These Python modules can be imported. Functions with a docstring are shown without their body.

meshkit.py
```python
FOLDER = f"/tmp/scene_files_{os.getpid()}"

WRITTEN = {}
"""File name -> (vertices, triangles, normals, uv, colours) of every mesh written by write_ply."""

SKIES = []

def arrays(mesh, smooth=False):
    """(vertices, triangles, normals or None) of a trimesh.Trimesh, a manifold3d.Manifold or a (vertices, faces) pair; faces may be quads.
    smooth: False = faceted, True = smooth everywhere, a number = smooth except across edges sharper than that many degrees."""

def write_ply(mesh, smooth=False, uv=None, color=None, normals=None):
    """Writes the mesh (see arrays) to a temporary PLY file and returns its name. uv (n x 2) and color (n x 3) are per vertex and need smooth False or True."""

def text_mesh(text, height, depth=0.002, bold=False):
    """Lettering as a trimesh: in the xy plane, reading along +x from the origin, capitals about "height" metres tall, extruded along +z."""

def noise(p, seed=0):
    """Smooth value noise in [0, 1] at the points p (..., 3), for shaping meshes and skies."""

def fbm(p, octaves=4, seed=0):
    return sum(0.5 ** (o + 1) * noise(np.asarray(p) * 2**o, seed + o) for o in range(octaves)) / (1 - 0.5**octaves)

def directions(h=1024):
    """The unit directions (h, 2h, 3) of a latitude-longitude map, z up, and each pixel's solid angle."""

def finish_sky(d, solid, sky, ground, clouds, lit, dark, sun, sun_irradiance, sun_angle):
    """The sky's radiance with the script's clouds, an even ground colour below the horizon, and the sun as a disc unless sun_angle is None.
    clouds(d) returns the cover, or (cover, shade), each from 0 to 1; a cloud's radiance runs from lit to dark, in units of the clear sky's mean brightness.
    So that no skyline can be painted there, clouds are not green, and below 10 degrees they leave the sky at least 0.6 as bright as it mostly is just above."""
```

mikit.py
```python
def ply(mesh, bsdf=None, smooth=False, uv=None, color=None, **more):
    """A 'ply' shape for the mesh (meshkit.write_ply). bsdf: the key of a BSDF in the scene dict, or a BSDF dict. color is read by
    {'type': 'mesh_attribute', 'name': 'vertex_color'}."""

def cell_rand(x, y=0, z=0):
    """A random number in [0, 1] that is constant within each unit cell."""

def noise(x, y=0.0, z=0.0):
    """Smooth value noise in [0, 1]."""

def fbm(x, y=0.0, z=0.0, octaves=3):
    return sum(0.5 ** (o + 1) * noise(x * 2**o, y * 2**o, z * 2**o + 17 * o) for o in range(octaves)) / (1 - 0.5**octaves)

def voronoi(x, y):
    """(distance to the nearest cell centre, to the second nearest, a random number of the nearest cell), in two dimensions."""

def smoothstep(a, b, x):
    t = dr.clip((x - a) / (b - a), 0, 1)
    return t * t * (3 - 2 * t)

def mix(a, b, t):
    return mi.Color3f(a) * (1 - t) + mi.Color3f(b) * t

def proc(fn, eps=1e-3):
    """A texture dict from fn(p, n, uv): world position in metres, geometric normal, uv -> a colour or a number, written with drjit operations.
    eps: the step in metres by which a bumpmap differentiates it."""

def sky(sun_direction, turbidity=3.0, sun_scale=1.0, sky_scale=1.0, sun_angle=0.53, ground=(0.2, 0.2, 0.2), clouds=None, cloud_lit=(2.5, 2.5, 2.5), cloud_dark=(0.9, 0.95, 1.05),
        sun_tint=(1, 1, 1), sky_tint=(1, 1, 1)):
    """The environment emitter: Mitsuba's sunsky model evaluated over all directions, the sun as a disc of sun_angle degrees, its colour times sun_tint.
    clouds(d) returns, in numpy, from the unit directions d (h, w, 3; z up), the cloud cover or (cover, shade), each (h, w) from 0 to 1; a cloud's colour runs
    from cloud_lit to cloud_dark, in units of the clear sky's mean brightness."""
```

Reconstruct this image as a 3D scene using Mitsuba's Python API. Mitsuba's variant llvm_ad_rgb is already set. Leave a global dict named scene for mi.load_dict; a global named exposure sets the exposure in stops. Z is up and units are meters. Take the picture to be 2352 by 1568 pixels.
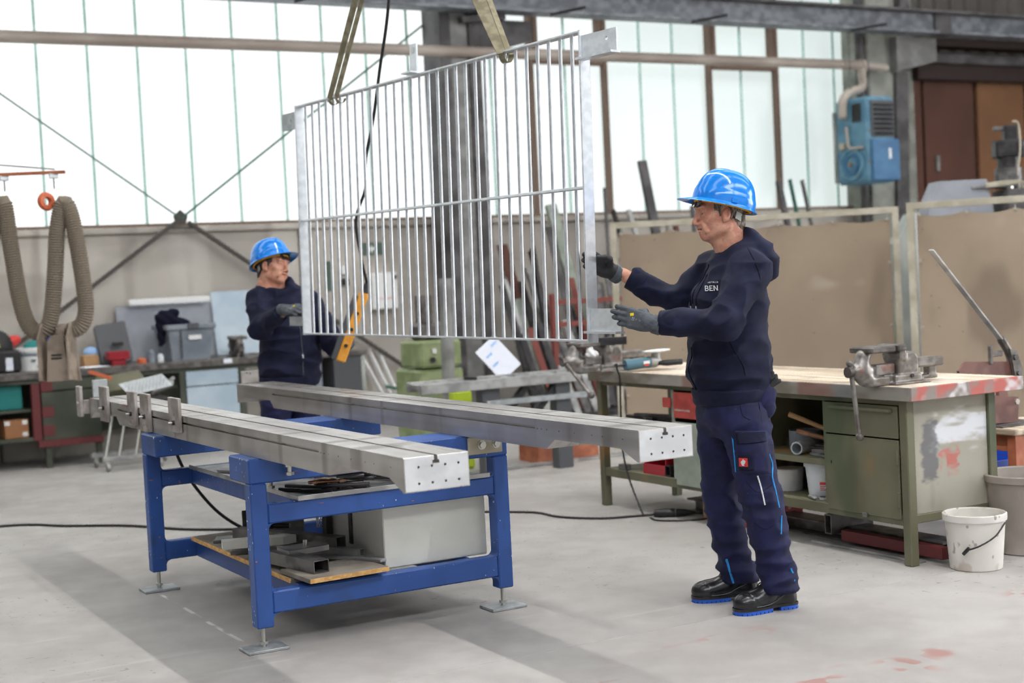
import math, random
import numpy as np, trimesh, mitsuba as mi, drjit as dr, mikit, meshkit, manifold3d
from mikit import proc, noise, fbm, voronoi, smoothstep, mix
from shapely.geometry import Polygon, Point, box as sbox
from shapely.ops import unary_union

random.seed(7)
rng = np.random.default_rng(7)
T = mi.ScalarTransform4f
scene, labels = {}, {}

# ------------------------------------------------------------------ camera, light, exposure
exposure = -0.08
CAM = [0.0, 0.0, 1.42]
VIEW = [0.489243, 0.871104, -0.042647]
UP = [0.064745, 0.012488, 0.997824]
scene['camera'] = {'type': 'thinlens', 'fov': math.degrees(2 * math.atan(1176 / 3360.5)), 'fov_axis': 'x',
                   'to_world': T().look_at(origin=CAM, target=[c + v for c, v in zip(CAM, VIEW)], up=UP),
                   'aperture_radius': 0.011, 'focus_distance': 6.0, 'near_clip': 0.05, 'far_clip': 200.0}
PANE_LEFT = [1.25, 1.30, 1.30]        # daylight through the translucent channel glass
PANE_RIGHT = [0.72, 0.80, 0.78]       # duller, greener glass between the brown mullions
FRONT_FILL = [0.5, 0.52, 0.55]  # unseen glass wall behind the camera, added as soft frontal fill
ROOF_LIGHT = [3.6, 3.6, 3.6]
ROOF_FRONT = [10.5, 10.7, 11.2]
RIGHT_LIGHT = [9.0, 9.0, 9.2]
TUBE_LIGHT = [180.0, 175.0, 170.0]


def emit(rgb):
    return {'type': 'area', 'radiance': {'type': 'rgb', 'value': list(rgb)}}


# ------------------------------------------------------------------ helpers: names
def num(key):
    if key not in scene and key not in labels and not any(k.startswith(key + '__') for k in scene):
        return key
    i = 1
    while True:
        k = f'{key}_{i:03d}'
        if k not in scene and k not in labels and not any(q.startswith(k + '__') for q in scene):
            return k
        i += 1


def tag(key, label, cat=None, group=None, kind=None):
    d = {}
    if label: d['label'] = label
    if cat: d['category'] = cat
    if group: d['group'] = group
    if kind: d['kind'] = kind
    labels[key] = d


def thing(name, label, cat, group=None):
    key = num(name)
    tag(key, label, cat, group)
    return key


COUNT = {}


def part(parent, name, mesh, m, smooth=False, label=None, kind=None, **more):
    base = f'{parent}__{name}'
    n = COUNT.get(base, -1) + 1
    COUNT[base] = n
    key = base if n == 0 else f'{base}_{n:03d}'
    scene[key] = mesh_entry(mesh, m, smooth, **more)
    if label or kind: tag(key, label, None, None, kind)
    return key


def mesh_entry(mesh, m, smooth, **more):
    if isinstance(mesh, dict):
        return dict(mesh)
    return mikit.ply(mesh, m, smooth=smooth, **more)


def solo(name, mesh, m, label, cat, group=None, smooth=False, kind=None, **more):
    key = num(name)
    scene[key] = mesh_entry(mesh, m, smooth, **more)
    tag(key, label, cat, group, kind)
    return key


def struct(name, mesh, m, label=None, smooth=False, **more):
    if mesh is not None:
        scene[name] = mesh_entry(mesh, m, smooth, **more)
    tag(name, label, None, None, 'structure')
    return name


# ------------------------------------------------------------------ helpers: meshes as (vertices, triangles)
def cat(*ms):
    if len(ms) == 1 and isinstance(ms[0], list): ms = ms[0]
    vs, fs, n = [], [], 0
    for v, f in ms:
        vs.append(np.asarray(v, float)); fs.append(np.asarray(f, int) + n); n += len(v)
    return np.vstack(vs), np.vstack(fs)


def tf(mesh, M):
    v, f = mesh
    M = np.asarray(M, float)
    v = np.asarray(v, float) @ M[:3, :3].T + M[:3, 3]
    f = np.asarray(f, int)
    if np.linalg.det(M[:3, :3]) < 0: f = f[:, ::-1]
    return v, f


def frame(o, x, y, z):
    M = np.eye(4); M[:3, 0], M[:3, 1], M[:3, 2], M[:3, 3] = x, y, z, o
    return M


def unit(v):
    v = np.asarray(v, float)
    return v / (np.linalg.norm(v) + 1e-12)


def rot(axis, deg, o=(0, 0, 0)):
    M = trimesh.transformations.rotation_matrix(math.radians(deg), axis, o)
    return M


def move(mesh, d):
    return np.asarray(mesh[0], float) + np.asarray(d, float), mesh[1]


def hull(pts):
    m = manifold3d.Manifold.hull_points(np.asarray(pts, float)).to_mesh()
    return np.array(m.vert_properties[:, :3], float), np.array(m.tri_verts, int)


def _boxpts(h, b):
    h = np.asarray(h, float)
    b = min(b, 0.45 * h.min())
    P = []
    for s in np.ndindex(2, 2, 2):
        s = np.array(s) * 2 - 1
        for k in range(3):
            q = h - b; q[k] = h[k]
            P.append(s * q)
    return P


_BOXF = hull(_boxpts([1, 1, 1], 0.1))
_BT = {}


def cbox(h, b=0.003):
    """chamfered box of half sizes h at the origin"""
    if b <= 0:
        return np.array([[x, y, z] for x in (-1, 1) for y in (-1, 1) for z in (-1, 1)], float) * h, np.array(
            [[0, 1, 3], [0, 3, 2], [4, 6, 7], [4, 7, 5], [0, 4, 5], [0, 5, 1], [2, 3, 7], [2, 7, 6], [0, 2, 6], [0, 6, 4], [1, 5, 7], [1, 7, 3]])
    p = np.array(_boxpts([1, 1, 1], 0.1))
    if 'm' not in _BT:
        idx = [int(np.argmin(np.abs(p - v).sum(1))) for v in _BOXF[0]]
        _BT['m'] = idx
    q = np.array(_boxpts(h, b))
    return q[_BT['m']], _BOXF[1]


def box(x0, x1, y0, y1, z0, z1, b=0.003):
    v, f = cbox([abs(x1 - x0) / 2, abs(y1 - y0) / 2, abs(z1 - z0) / 2], b)
    return v + [(x0 + x1) / 2, (y0 + y1) / 2, (z0 + z1) / 2], f


def obox(c, size, rz=0, ry=0, rx=0, b=0.003):
    M = rot([0, 0, 1], rz) @ rot([0, 1, 0], ry) @ rot([1, 0, 0], rx)
    M = M.copy(); M[:3, 3] = c
    return tf(cbox(np.asarray(size) / 2, b), M)


def bar(p0, p1, w, h, up=(0, 0, 1), b=0.002):
    """rectangular bar from p0 to p1: w across, h along up"""
    p0, p1 = np.asarray(p0, float), np.asarray(p1, float)
    x = unit(p1 - p0); y = unit(np.cross(up, x)); z = np.cross(x, y)
    return tf(cbox([np.linalg.norm(p1 - p0) / 2, w / 2, h / 2], b), frame((p0 + p1) / 2, x, y, z))


def hollow(p0, p1, w, h, t=0.004, up=(0, 0, 1)):
    """open rectangular tube"""
    p0, p1 = np.asarray(p0, float), np.asarray(p1, float)
    x = unit(p1 - p0); y = unit(np.cross(up, x)); z = np.cross(x, y)
    poly = sbox(-w / 2, -h / 2, w / 2, h / 2).difference(sbox(-w / 2 + t, -h / 2 + t, w / 2 - t, h / 2 - t))
    return tf(ext(poly, np.linalg.norm(p1 - p0)), frame(p0, y, z, x))


def ext(poly, depth):
    """polygon (points or shapely) extruded along +z from 0"""
    if not isinstance(poly, Polygon): poly = Polygon(poly)
    if not poly.is_valid: poly = poly.buffer(0)
    m = trimesh.creation.extrude_polygon(poly, depth, engine='earcut')
    return np.array(m.vertices), np.array(m.faces)


def prism(poly, depth, o, x, y):
    """polygon in the plane (o, x, y) extruded along x cross y"""
    x, y = unit(x), unit(y)
    return tf(ext(poly, depth), frame(o, x, y, np.cross(x, y)))


def tube(path, r, n=10, cap=True):
    p = np.asarray(path, float)
    r = np.broadcast_to(np.asarray(r, float), (len(p),))
    t = np.gradient(p, axis=0)
    t /= np.linalg.norm(t, axis=1, keepdims=True) + 1e-12
    u = np.cross(t[0], [0, 0, 1.0])
    if np.linalg.norm(u) < 0.1: u = np.cross(t[0], [1.0, 0, 0])
    u = unit(u); rings = []
    a = np.arange(n) * 2 * np.pi / n
    for i in range(len(p)):
        u = unit(u - t[i] * (u @ t[i])); w = np.cross(t[i], u)
        rings.append(p[i] + r[i] * (np.cos(a)[:, None] * u + np.sin(a)[:, None] * w))
    v = np.vstack(rings); f = []
    for i in range(len(p) - 1):
        for j in range(n):
            A, B = i * n + j, i * n + (j + 1) % n
            f += [[A, B, B + n], [A, B + n, A + n]]
    if cap:
        v = np.vstack([v, p[:1], p[-1:]]); L = (len(p) - 1) * n
        for j in range(n):
            f.append([len(v) - 2, (j + 1) % n, j]); f.append([len(v) - 1, L + j, L + (j + 1) % n])
    return v, np.array(f)


def cyl(p0, p1, r, r1=None, n=16):
    return tube([p0, p1], [r, r if r1 is None else r1], n)


def spline(pts, n=8):
    """Catmull-Rom through pts"""
    p = np.asarray(pts, float)
    q = np.vstack([2 * p[0] - p[1], p, 2 * p[-1] - p[-2]]); out = []
    for i in range(1, len(q) - 2):
        for k in range(n):
            t = k / n
            out.append(0.5 * ((2 * q[i]) + (-q[i - 1] + q[i + 1]) * t + (2 * q[i - 1] - 5 * q[i] + 4 * q[i + 1] - q[i + 2]) * t * t + (-q[i - 1] + 3 * q[i] - 3 * q[i + 1] + q[i + 2]) * t ** 3))
    out.append(p[-1])
    return np.array(out)


def lathe(prof, n=24, o=(0, 0, 0), axis=(0, 0, 1)):
    """profile [(r, z)...] revolved about axis through o"""
    pr = np.asarray(prof, float); a = np.arange(n) * 2 * np.pi / n
    v = np.stack([pr[:, None, 0] * np.cos(a), pr[:, None, 0] * np.sin(a), np.broadcast_to(pr[:, None, 1], (len(pr), n))], -1).reshape(-1, 3)
    f = []
    for i in range(len(pr) - 1):
        for j in range(n):
            A, B = i * n + j, i * n + (j + 1) % n
            if pr[i, 0] > 1e-6: f.append([A, B, B + n])
            if pr[i + 1, 0] > 1e-6: f.append([A, B + n, A + n])
            elif pr[i, 0] > 1e-6: pass
    z = unit(axis); x = np.cross(z, [0, 1, 0])
    if np.linalg.norm(x) < 0.1: x = np.cross(z, [1, 0, 0])
    x = unit(x)
    return tf((v, np.array(f)), frame(o, x, np.cross(z, x), z))


def ball(c, r, n=12):
    m = trimesh.creation.uv_sphere(1.0, count=[n, 2 * n])
    return np.array(m.vertices) * np.broadcast_to(r, 3) + c, np.array(m.faces)


def hexnut(c, axis, r=0.012, h=0.01):
    return cyl(np.asarray(c, float), np.asarray(c, float) + unit(axis) * h, r, n=6)


# ------------------------------------------------------------------ implicit surfaces for bodies, clothes, castings
def surface_nets(fn, lo, hi, h):
    lo, hi = np.asarray(lo, float), np.asarray(hi, float)
    n = np.ceil((hi - lo) / h).astype(int) + 1
    ax = [lo[k] + h * np.arange(n[k]) for k in range(3)]
    G = np.stack(np.meshgrid(*ax, indexing='ij'), -1).astype(np.float32)
    d = fn(G).astype(np.float32)
    c = [d[a:n[0] - 1 + a, b:n[1] - 1 + b, e:n[2] - 1 + e] for a, b, e in np.ndindex(2, 2, 2)]
    s = sum((x < 0).astype(np.int8) for x in c)
    act = (s > 0) & (s < 8)
    ids = -np.ones(act.shape, int); I = np.argwhere(act); ids[act] = np.arange(len(I))
    cv = np.stack([x[act] for x in c], -1); co = np.array(list(np.ndindex(2, 2, 2)), float)
    acc, cnt = np.zeros((len(I), 3)), np.zeros((len(I), 1))
    for i in range(8):
        for j in range(i + 1, 8):
            if np.abs(co[i] - co[j]).sum() != 1: continue
            m = (cv[:, i] < 0) != (cv[:, j] < 0)
            t = cv[m, i] / (cv[m, i] - cv[m, j])
            acc[m] += co[i] + t[:, None] * (co[j] - co[i]); cnt[m] += 1
    v = lo + h * (I + acc / np.maximum(cnt, 1)); F = []
    for k in range(3):
        o = [x for x in range(3) if x != k]
        a0, a1 = [slice(None)] * 3, [slice(None)] * 3
        a0[k], a1[k] = slice(0, n[k] - 1), slice(1, n[k])
        A, B = d[tuple(a0)], d[tuple(a1)]
        cr = (A < 0) != (B < 0)
        E = np.argwhere(cr); E = E[(E[:, o[0]] > 0) & (E[:, o[1]] > 0) & (E[:, o[0]] < n[o[0]] - 1) & (E[:, o[1]] < n[o[1]] - 1)]
        if not len(E): continue
        flip = A[tuple(E.T)] < 0
        q = []
        for du, dv in ((1, 1), (0, 1), (0, 0), (1, 0)):
            e = E.copy(); e[:, o[0]] -= du; e[:, o[1]] -= dv
            q.append(ids[tuple(e.T)])
        q = np.stack(q, -1)
        if k == 1: flip = ~flip
        q[~flip] = q[~flip][:, ::-1]
        F.append(q)
    F = np.vstack(F); F = F[(F >= 0).all(1)]
    return v, np.vstack([F[:, [0, 1, 2]], F[:, [0, 2, 3]]])


def smin(a, b, k):
    if k <= 0: return np.minimum(a, b)
    h = np.clip(0.5 + 0.5 * (b - a) / k, 0, 1)
    return b + (a - b) * h - k * h * (1 - h)


def sd_cap(p, a, b, r0, r1, sx=None):
    a, b = np.asarray(a, np.float32), np.asarray(b, np.float32)
    ab = b - a
    t = np.clip(((p - a) @ ab) / max(float(ab @ ab), 1e-9), 0, 1)
    q = p - a - t[..., None] * ab
    if sx is not None:
        ax, k = sx
        ax = np.asarray(ax, np.float32); ax = ax / np.linalg.norm(ax)
        q = q - (q @ ax)[..., None] * ax * (1 - 1 / k)
    return np.linalg.norm(q, axis=-1) - (r0 + (r1 - r0) * t)


def sd_ell(p, c, r, M=None):
    q = p - np.asarray(c, np.float32)
    if M is not None: q = q @ np.asarray(M, np.float32)
    r = np.asarray(r, np.float32)
    k0 = np.linalg.norm(q / r, axis=-1); k1 = np.linalg.norm(q / (r * r), axis=-1)
    return k0 * (k0 - 1) / np.maximum(k1, 1e-6)


def sd_box(p, c, h, r=0.0, M=None):
    q = p - np.asarray(c, np.float32)
    if M is not None: q = q @ np.asarray(M, np.float32)
    q = np.abs(q) - (np.asarray(h, np.float32) - r)
    return np.linalg.norm(np.maximum(q, 0), axis=-1) + np.minimum(q.max(-1), 0) - r


def normals(v, f):
    n = np.zeros_like(v); fn = np.cross(v[f[:, 1]] - v[f[:, 0]], v[f[:, 2]] - v[f[:, 0]])
    for k in range(3): np.add.at(n, f[:, k], fn)
    return n / (np.linalg.norm(n, axis=1, keepdims=True) + 1e-12)


def relax(mesh, it=6, lam=0.5):
    m = trimesh.Trimesh(mesh[0], mesh[1], process=False)
    trimesh.smoothing.filter_taubin(m, lamb=lam, nu=lam + 0.03, iterations=it)
    return np.array(m.vertices), np.array(m.faces)

# ------------------------------------------------------------------ materials
def L(r, g, b):
    return [((c / 255 + 0.055) / 1.055) ** 2.4 if c > 10 else c / 255 / 12.92 for c in (r, g, b)]


def two(b):
    return {'type': 'twosided', 'b': b}


def col(c):
    return {'type': 'rgb', 'value': list(c)}


def prin(name, c, rough=0.5, metal=0.0, spec=0.5, clear=0.0, sheen=0.0, bump=None):
    d = {'type': 'principled', 'base_color': c if isinstance(c, dict) else col(c), 'roughness': rough, 'metallic': metal, 'specular': spec}
    if clear: d['clearcoat'] = clear; d['clearcoat_gloss'] = 0.9
    if sheen: d['sheen'] = sheen
    if bump: d = {'type': 'bumpmap', 'arbitrary': bump[0], 'scale': bump[1], 'b': d}
    scene[name] = two(d)
    return name


def mottled(a, b, scale=6.0, speck=None, sx=1.0, sy=1.0, sz=1.0, lo=0.3, hi=0.7):
    """two tones in cloudy patches, with optional flecks of a third"""
    def fn(p, n, uv):
        t = smoothstep(lo, hi, fbm(p.x * scale * sx, p.y * scale * sy, p.z * scale * sz, octaves=3))
        c = mix(a, b, t)
        if speck:
            s, th, tone = speck
            k = smoothstep(th, th + 0.05, noise(p.x * s, p.y * s, p.z * s))
            c = mix(c, tone, k)
        return c
    return proc(fn)


def floor_tone(p, n, uv):
    a = fbm(p.x * 0.9, p.y * 0.9, 3.0, octaves=3)
    b = fbm(p.x * 7.0, p.y * 7.0, 9.0, octaves=3)
    c = mix(L(147, 143, 139), L(164, 161, 157), smoothstep(0.25, 0.75, a * 0.6 + b * 0.4))
    # scuffs drawn out along the hall, dark specks, and smudges of red primer
    s = noise(p.x * 3.2, p.y * 22.0, 1.0) * noise(p.x * 1.7, p.y * 3.0, 5.0)
    c = mix(c, L(180, 178, 174), smoothstep(0.55, 0.8, s) * 0.25)
    d = noise(p.x * 42.0, p.y * 42.0, 2.0)
    c = mix(c, L(112, 106, 102), smoothstep(0.88, 0.95, d) * smoothstep(0.5, 0.7, noise(p.x * 1.7, p.y * 1.7, 4.0)) * 0.5)
    r = smoothstep(0.66, 0.80, fbm(p.x * 2.6 + 4.0, p.y * 4.2, 13.0, octaves=3)) * smoothstep(0.40, 0.60, noise(p.x * 19.0, p.y * 23.0, 6.0))
    near = smoothstep(5.2, 4.2, p.y) * smoothstep(1.9, 2.5, p.x)
    c = mix(c, L(150, 95, 88), dr.clip(r * near, 0, 1) * 0.65)
    w = smoothstep(0.012, 0.006, dr.abs(p.x - 1.886 + 0.006 * noise(p.y * 9.0))) * smoothstep(5.70, 5.75, p.y) * smoothstep(6.92, 6.85, p.y) * smoothstep(0.3, 0.6, noise(p.x * 20.0, p.y * 14.0, 3.0))
    return mix(c, L(225, 220, 214), w * 0.6)


def wall_tone(p, n, uv):
    a = fbm(p.x * 1.3, p.y, p.z * 1.1, octaves=3)
    c = mix(L(168, 162, 154), L(190, 184, 175), smoothstep(0.3, 0.7, a))
    run = fbm(p.x * 5.0, 0.0, p.z * 0.35, octaves=3)          # rain runs and limewash streaks below the ledge
    c = mix(c, L(140, 133, 126), smoothstep(0.56, 0.74, run) * 0.5)
    c = mix(c, L(206, 202, 194), smoothstep(0.62, 0.80, fbm(p.x * 3.1 + 9.0, 1.0, p.z * 0.5, octaves=2)) * 0.55)
    dirt = smoothstep(0.52, 0.70, fbm(p.x * 0.8 + 2.0, 4.0, p.z * 2.0, octaves=3))
    return mix(c, L(120, 114, 108), dirt * 0.3)


def beam_tone(p, n, uv):
    s = fbm(p.x * 14.0, p.y * 0.8, p.z * 14.0, octaves=3)
    b = fbm(p.x * 5.0, p.y * 5.0, p.z * 3.0, octaves=3)
    c = mix(L(158, 154, 149), L(196, 193, 190), smoothstep(0.3, 0.7, s * 0.5 + b * 0.5))
    run = noise(p.x * 3.0, p.y * 16.0, p.z * 0.8)
    c = mix(c, L(112, 104, 97), smoothstep(0.62, 0.85, run) * 0.6)
    sc = noise(p.x * 60.0, p.y * 4.0, 3.0)
    c = mix(c, L(120, 114, 110), smoothstep(0.82, 0.95, sc) * 0.6)
    red = smoothstep(0.865, 0.885, p.z + 0.03 * noise(p.x * 9.0, p.y * 9.0)) * smoothstep(0.55, 0.68, noise(p.x * 3.0, p.y * 2.3, 8.0)) * smoothstep(0.012, 0.0, p.x - 1.925)
    return mix(c, L(176, 70, 62), dr.clip(red, 0, 1) * 0.7)


def blue_tone(p, n, uv):
    c = mix(L(36, 70, 132), L(44, 82, 150), smoothstep(0.3, 0.7, fbm(p.x * 3.0, p.y * 3.0, p.z * 3.0, octaves=3)))
    gr = smoothstep(0.60, 0.78, fbm(p.x * 9.0, p.y * 9.0, p.z * 4.0, octaves=3))
    c = mix(c, L(44, 66, 104), gr * 0.6)
    chip = smoothstep(0.885, 0.915, noise(p.x * 120.0, p.y * 120.0, p.z * 62.0)) * smoothstep(0.45, 0.6, noise(p.x * 7.0, p.y * 7.0, p.z * 7.0))
    c = mix(c, L(196, 200, 206), chip)
    rust = smoothstep(0.92, 0.95, noise(p.x * 61.0 + 7.0, p.y * 61.0, p.z * 50.0))
    return mix(c, L(150, 92, 66), rust * 0.8)


def bench_tone(p, n, uv):
    a = fbm(p.x * 3.0, p.y * 3.0, p.z * 1.6, octaves=3)
    c = mix(L(72, 73, 54), L(104, 102, 80), smoothstep(0.3, 0.7, a))
    c = mix(c, L(56, 72, 46), smoothstep(0.52, 0.70, fbm(p.x * 2.0 + 5.0, p.y * 4.0, p.z * 1.5, octaves=3)) * 0.7)
    c = mix(c, L(140, 96, 46), smoothstep(0.66, 0.78, fbm(p.x * 2.0, p.y * 5.0 + 3.0, p.z * 2.2 + 3.0, octaves=2)) * 0.7)
    return mix(c, L(150, 150, 142), smoothstep(0.70, 0.82, fbm(p.x * 6.0, p.y * 7.0, p.z * 2.5, octaves=3)) * 0.6)


def bench_end_tone(p, n, uv):
    """end panel: grey beige paint under swipes of white, grey and red brushed out on it"""
    a = fbm(p.x * 4.0, p.y * 3.0, p.z * 2.0, octaves=3)
    c = mix(L(136, 132, 118), L(160, 156, 142), smoothstep(0.3, 0.7, a))
    q = 0.10 * (fbm(p.x * 14.0, 1.0, p.z * 26.0, octaves=3) - 0.5)
    w = smoothstep(0.03, -0.05, dr.abs(p.z - 0.61 + q) - 0.075) * smoothstep(4.985, 5.05, p.x + q) * smoothstep(5.50, 5.36, p.x)
    c = mix(c, L(222, 224, 228), dr.clip(w, 0, 1) * smoothstep(0.22, 0.5, noise(p.x * 6.0, 2.0, p.z * 30.0)))
    g = smoothstep(0.015, -0.015, dr.abs(p.x - 4.995 + 0.5 * q) - 0.05) * smoothstep(0.02, -0.02, dr.abs(p.z - 0.52 + q) - 0.13)
    c = mix(c, L(92, 92, 98), dr.clip(g, 0, 1) * 0.8)
    r = smoothstep(0.01, -0.02, dr.abs(p.x - 5.12 + q) - 0.06) * smoothstep(0.02, -0.03, dr.abs(p.z - 0.475 - q) - 0.06) * smoothstep(0.35, 0.6, noise(p.x * 24.0, 1.0, p.z * 5.0))
    c = mix(c, L(186, 84, 78), dr.clip(r, 0, 1) * 0.75)
    return mix(c, L(104, 100, 88), smoothstep(0.62, 0.8, fbm(p.x * 8.0, 5.0, p.z * 3.0, octaves=3)) * 0.4)


def edge_tone(p, n, uv):
    """worn steel edging of the worktop, red paint on the near end"""
    c = mix(L(112, 106, 94), L(146, 142, 134), smoothstep(0.3, 0.7, fbm(p.x * 6.0, p.y * 5.0, p.z * 9.0, octaves=3)))
    c = mix(c, L(120, 70, 62), smoothstep(0.60, 0.72, fbm(p.x * 3.0, p.y * 4.0 + 8.0, 2.0, octaves=2)) * 0.6)
    c = mix(c, L(96, 110, 118), smoothstep(0.62, 0.74, fbm(p.x * 3.0, p.y * 3.0 + 2.0, 7.0, octaves=2)) * 0.6)
    return mix(c, L(206, 200, 198), smoothstep(0.66, 0.76, fbm(p.x * 9.0, p.y * 2.0, p.z * 9.0, octaves=3)) * 0.7)


def edge_red_tone(p, n, uv):
    c = mix(L(138, 128, 122), L(178, 94, 86), smoothstep(0.36, 0.50, fbm(p.x * 7.0, 3.0, p.z * 6.0, octaves=3)))
    return mix(c, L(206, 202, 202), smoothstep(0.58, 0.70, fbm(p.x * 9.0 + 3.0, p.y * 2.0, p.z * 9.0, octaves=3)) * 0.85)


def wood_tone(p, n, uv):
    g = fbm(p.x * 30.0, p.y * 1.6, p.z * 30.0, octaves=3)
    c = mix(L(158, 142, 122), L(200, 186, 166), smoothstep(0.3, 0.7, g))
    c = mix(c, L(216, 206, 192), smoothstep(0.5, 0.75, fbm(p.x * 3.0, p.y * 2.0, 2.0, octaves=3)) * 0.6)
    return mix(c, L(110, 100, 88), smoothstep(0.66, 0.82, fbm(p.x * 5.0 + 3.0, p.y * 5.0, 1.0, octaves=3)) * 0.6)


def canvas_tone(p, n, uv):
    c = mix(L(146, 131, 114), L(160, 144, 126), smoothstep(0.3, 0.7, fbm(p.x * 1.5, p.y * 1.5, p.z * 1.2, octaves=3)))
    st = smoothstep(0.58, 0.76, fbm(p.x * 3.0, p.y * 3.0, p.z * 1.0, octaves=3))
    c = mix(c, L(112, 100, 90), st * 0.55)
    sp = smoothstep(0.93, 0.97, noise(p.x * 22.0, p.y * 22.0, p.z * 22.0))
    c = mix(c, L(100, 90, 82), sp * 0.6)
    return mix(c, L(190, 180, 166), smoothstep(0.72, 0.84, fbm(p.x * 2.4 + 8.0, p.y * 2.4, p.z * 2.4, octaves=3)) * 0.5)


def skin_tone(p, n, uv):
    a = fbm(p.x * 34.0, p.y * 34.0, p.z * 34.0, octaves=3)
    c = mix(L(186, 126, 104), L(206, 154, 130), smoothstep(0.3, 0.7, a))
    return mix(c, L(168, 104, 88), smoothstep(0.55, 0.8, fbm(p.x * 90.0, p.y * 90.0, p.z * 60.0, octaves=2)) * 0.35)


def hair_tone(p, n, uv):
    s = noise(p.x * 160.0, p.y * 160.0, p.z * 40.0)
    return mix(L(74, 62, 53), L(142, 128, 116), smoothstep(0.3, 0.75, s))


def weave(p, n, uv):
    return 0.5 * noise(p.x * 420.0, p.y * 420.0, p.z * 420.0) + 0.5 * fbm(p.x * 60.0, p.y * 60.0, p.z * 60.0, octaves=2)


def cast_tone(p, n, uv):
    c = mix(L(112, 106, 100), L(150, 146, 142), smoothstep(0.3, 0.7, fbm(p.x * 22.0, p.y * 22.0, p.z * 22.0, octaves=3)))
    return mix(c, L(150, 96, 84), smoothstep(0.70, 0.78, fbm(p.x * 13.0 + 3.0, p.y * 13.0, p.z * 13.0, octaves=2)) * 0.5)


def pail_tone(p, n, uv):
    c = mix(L(206, 203, 194), L(222, 219, 212), smoothstep(0.3, 0.7, fbm(p.x * 9.0, p.y * 9.0, p.z * 5.0, octaves=2)))
    c = mix(c, L(150, 128, 104), smoothstep(0.60, 0.76, fbm(p.x * 14.0, p.y * 14.0, p.z * 9.0 + 2.0, octaves=3)) * 0.45)
    return mix(c, L(110, 92, 78), smoothstep(0.74, 0.82, fbm(p.x * 40.0, p.y * 40.0, p.z * 24.0, octaves=2)) * 0.6)


def corrug_tone(p, n, uv):
    return mix(L(66, 62, 59), L(84, 80, 76), smoothstep(0.3, 0.7, fbm(p.x * 2.0, p.y, p.z * 0.6, octaves=3)))


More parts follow.
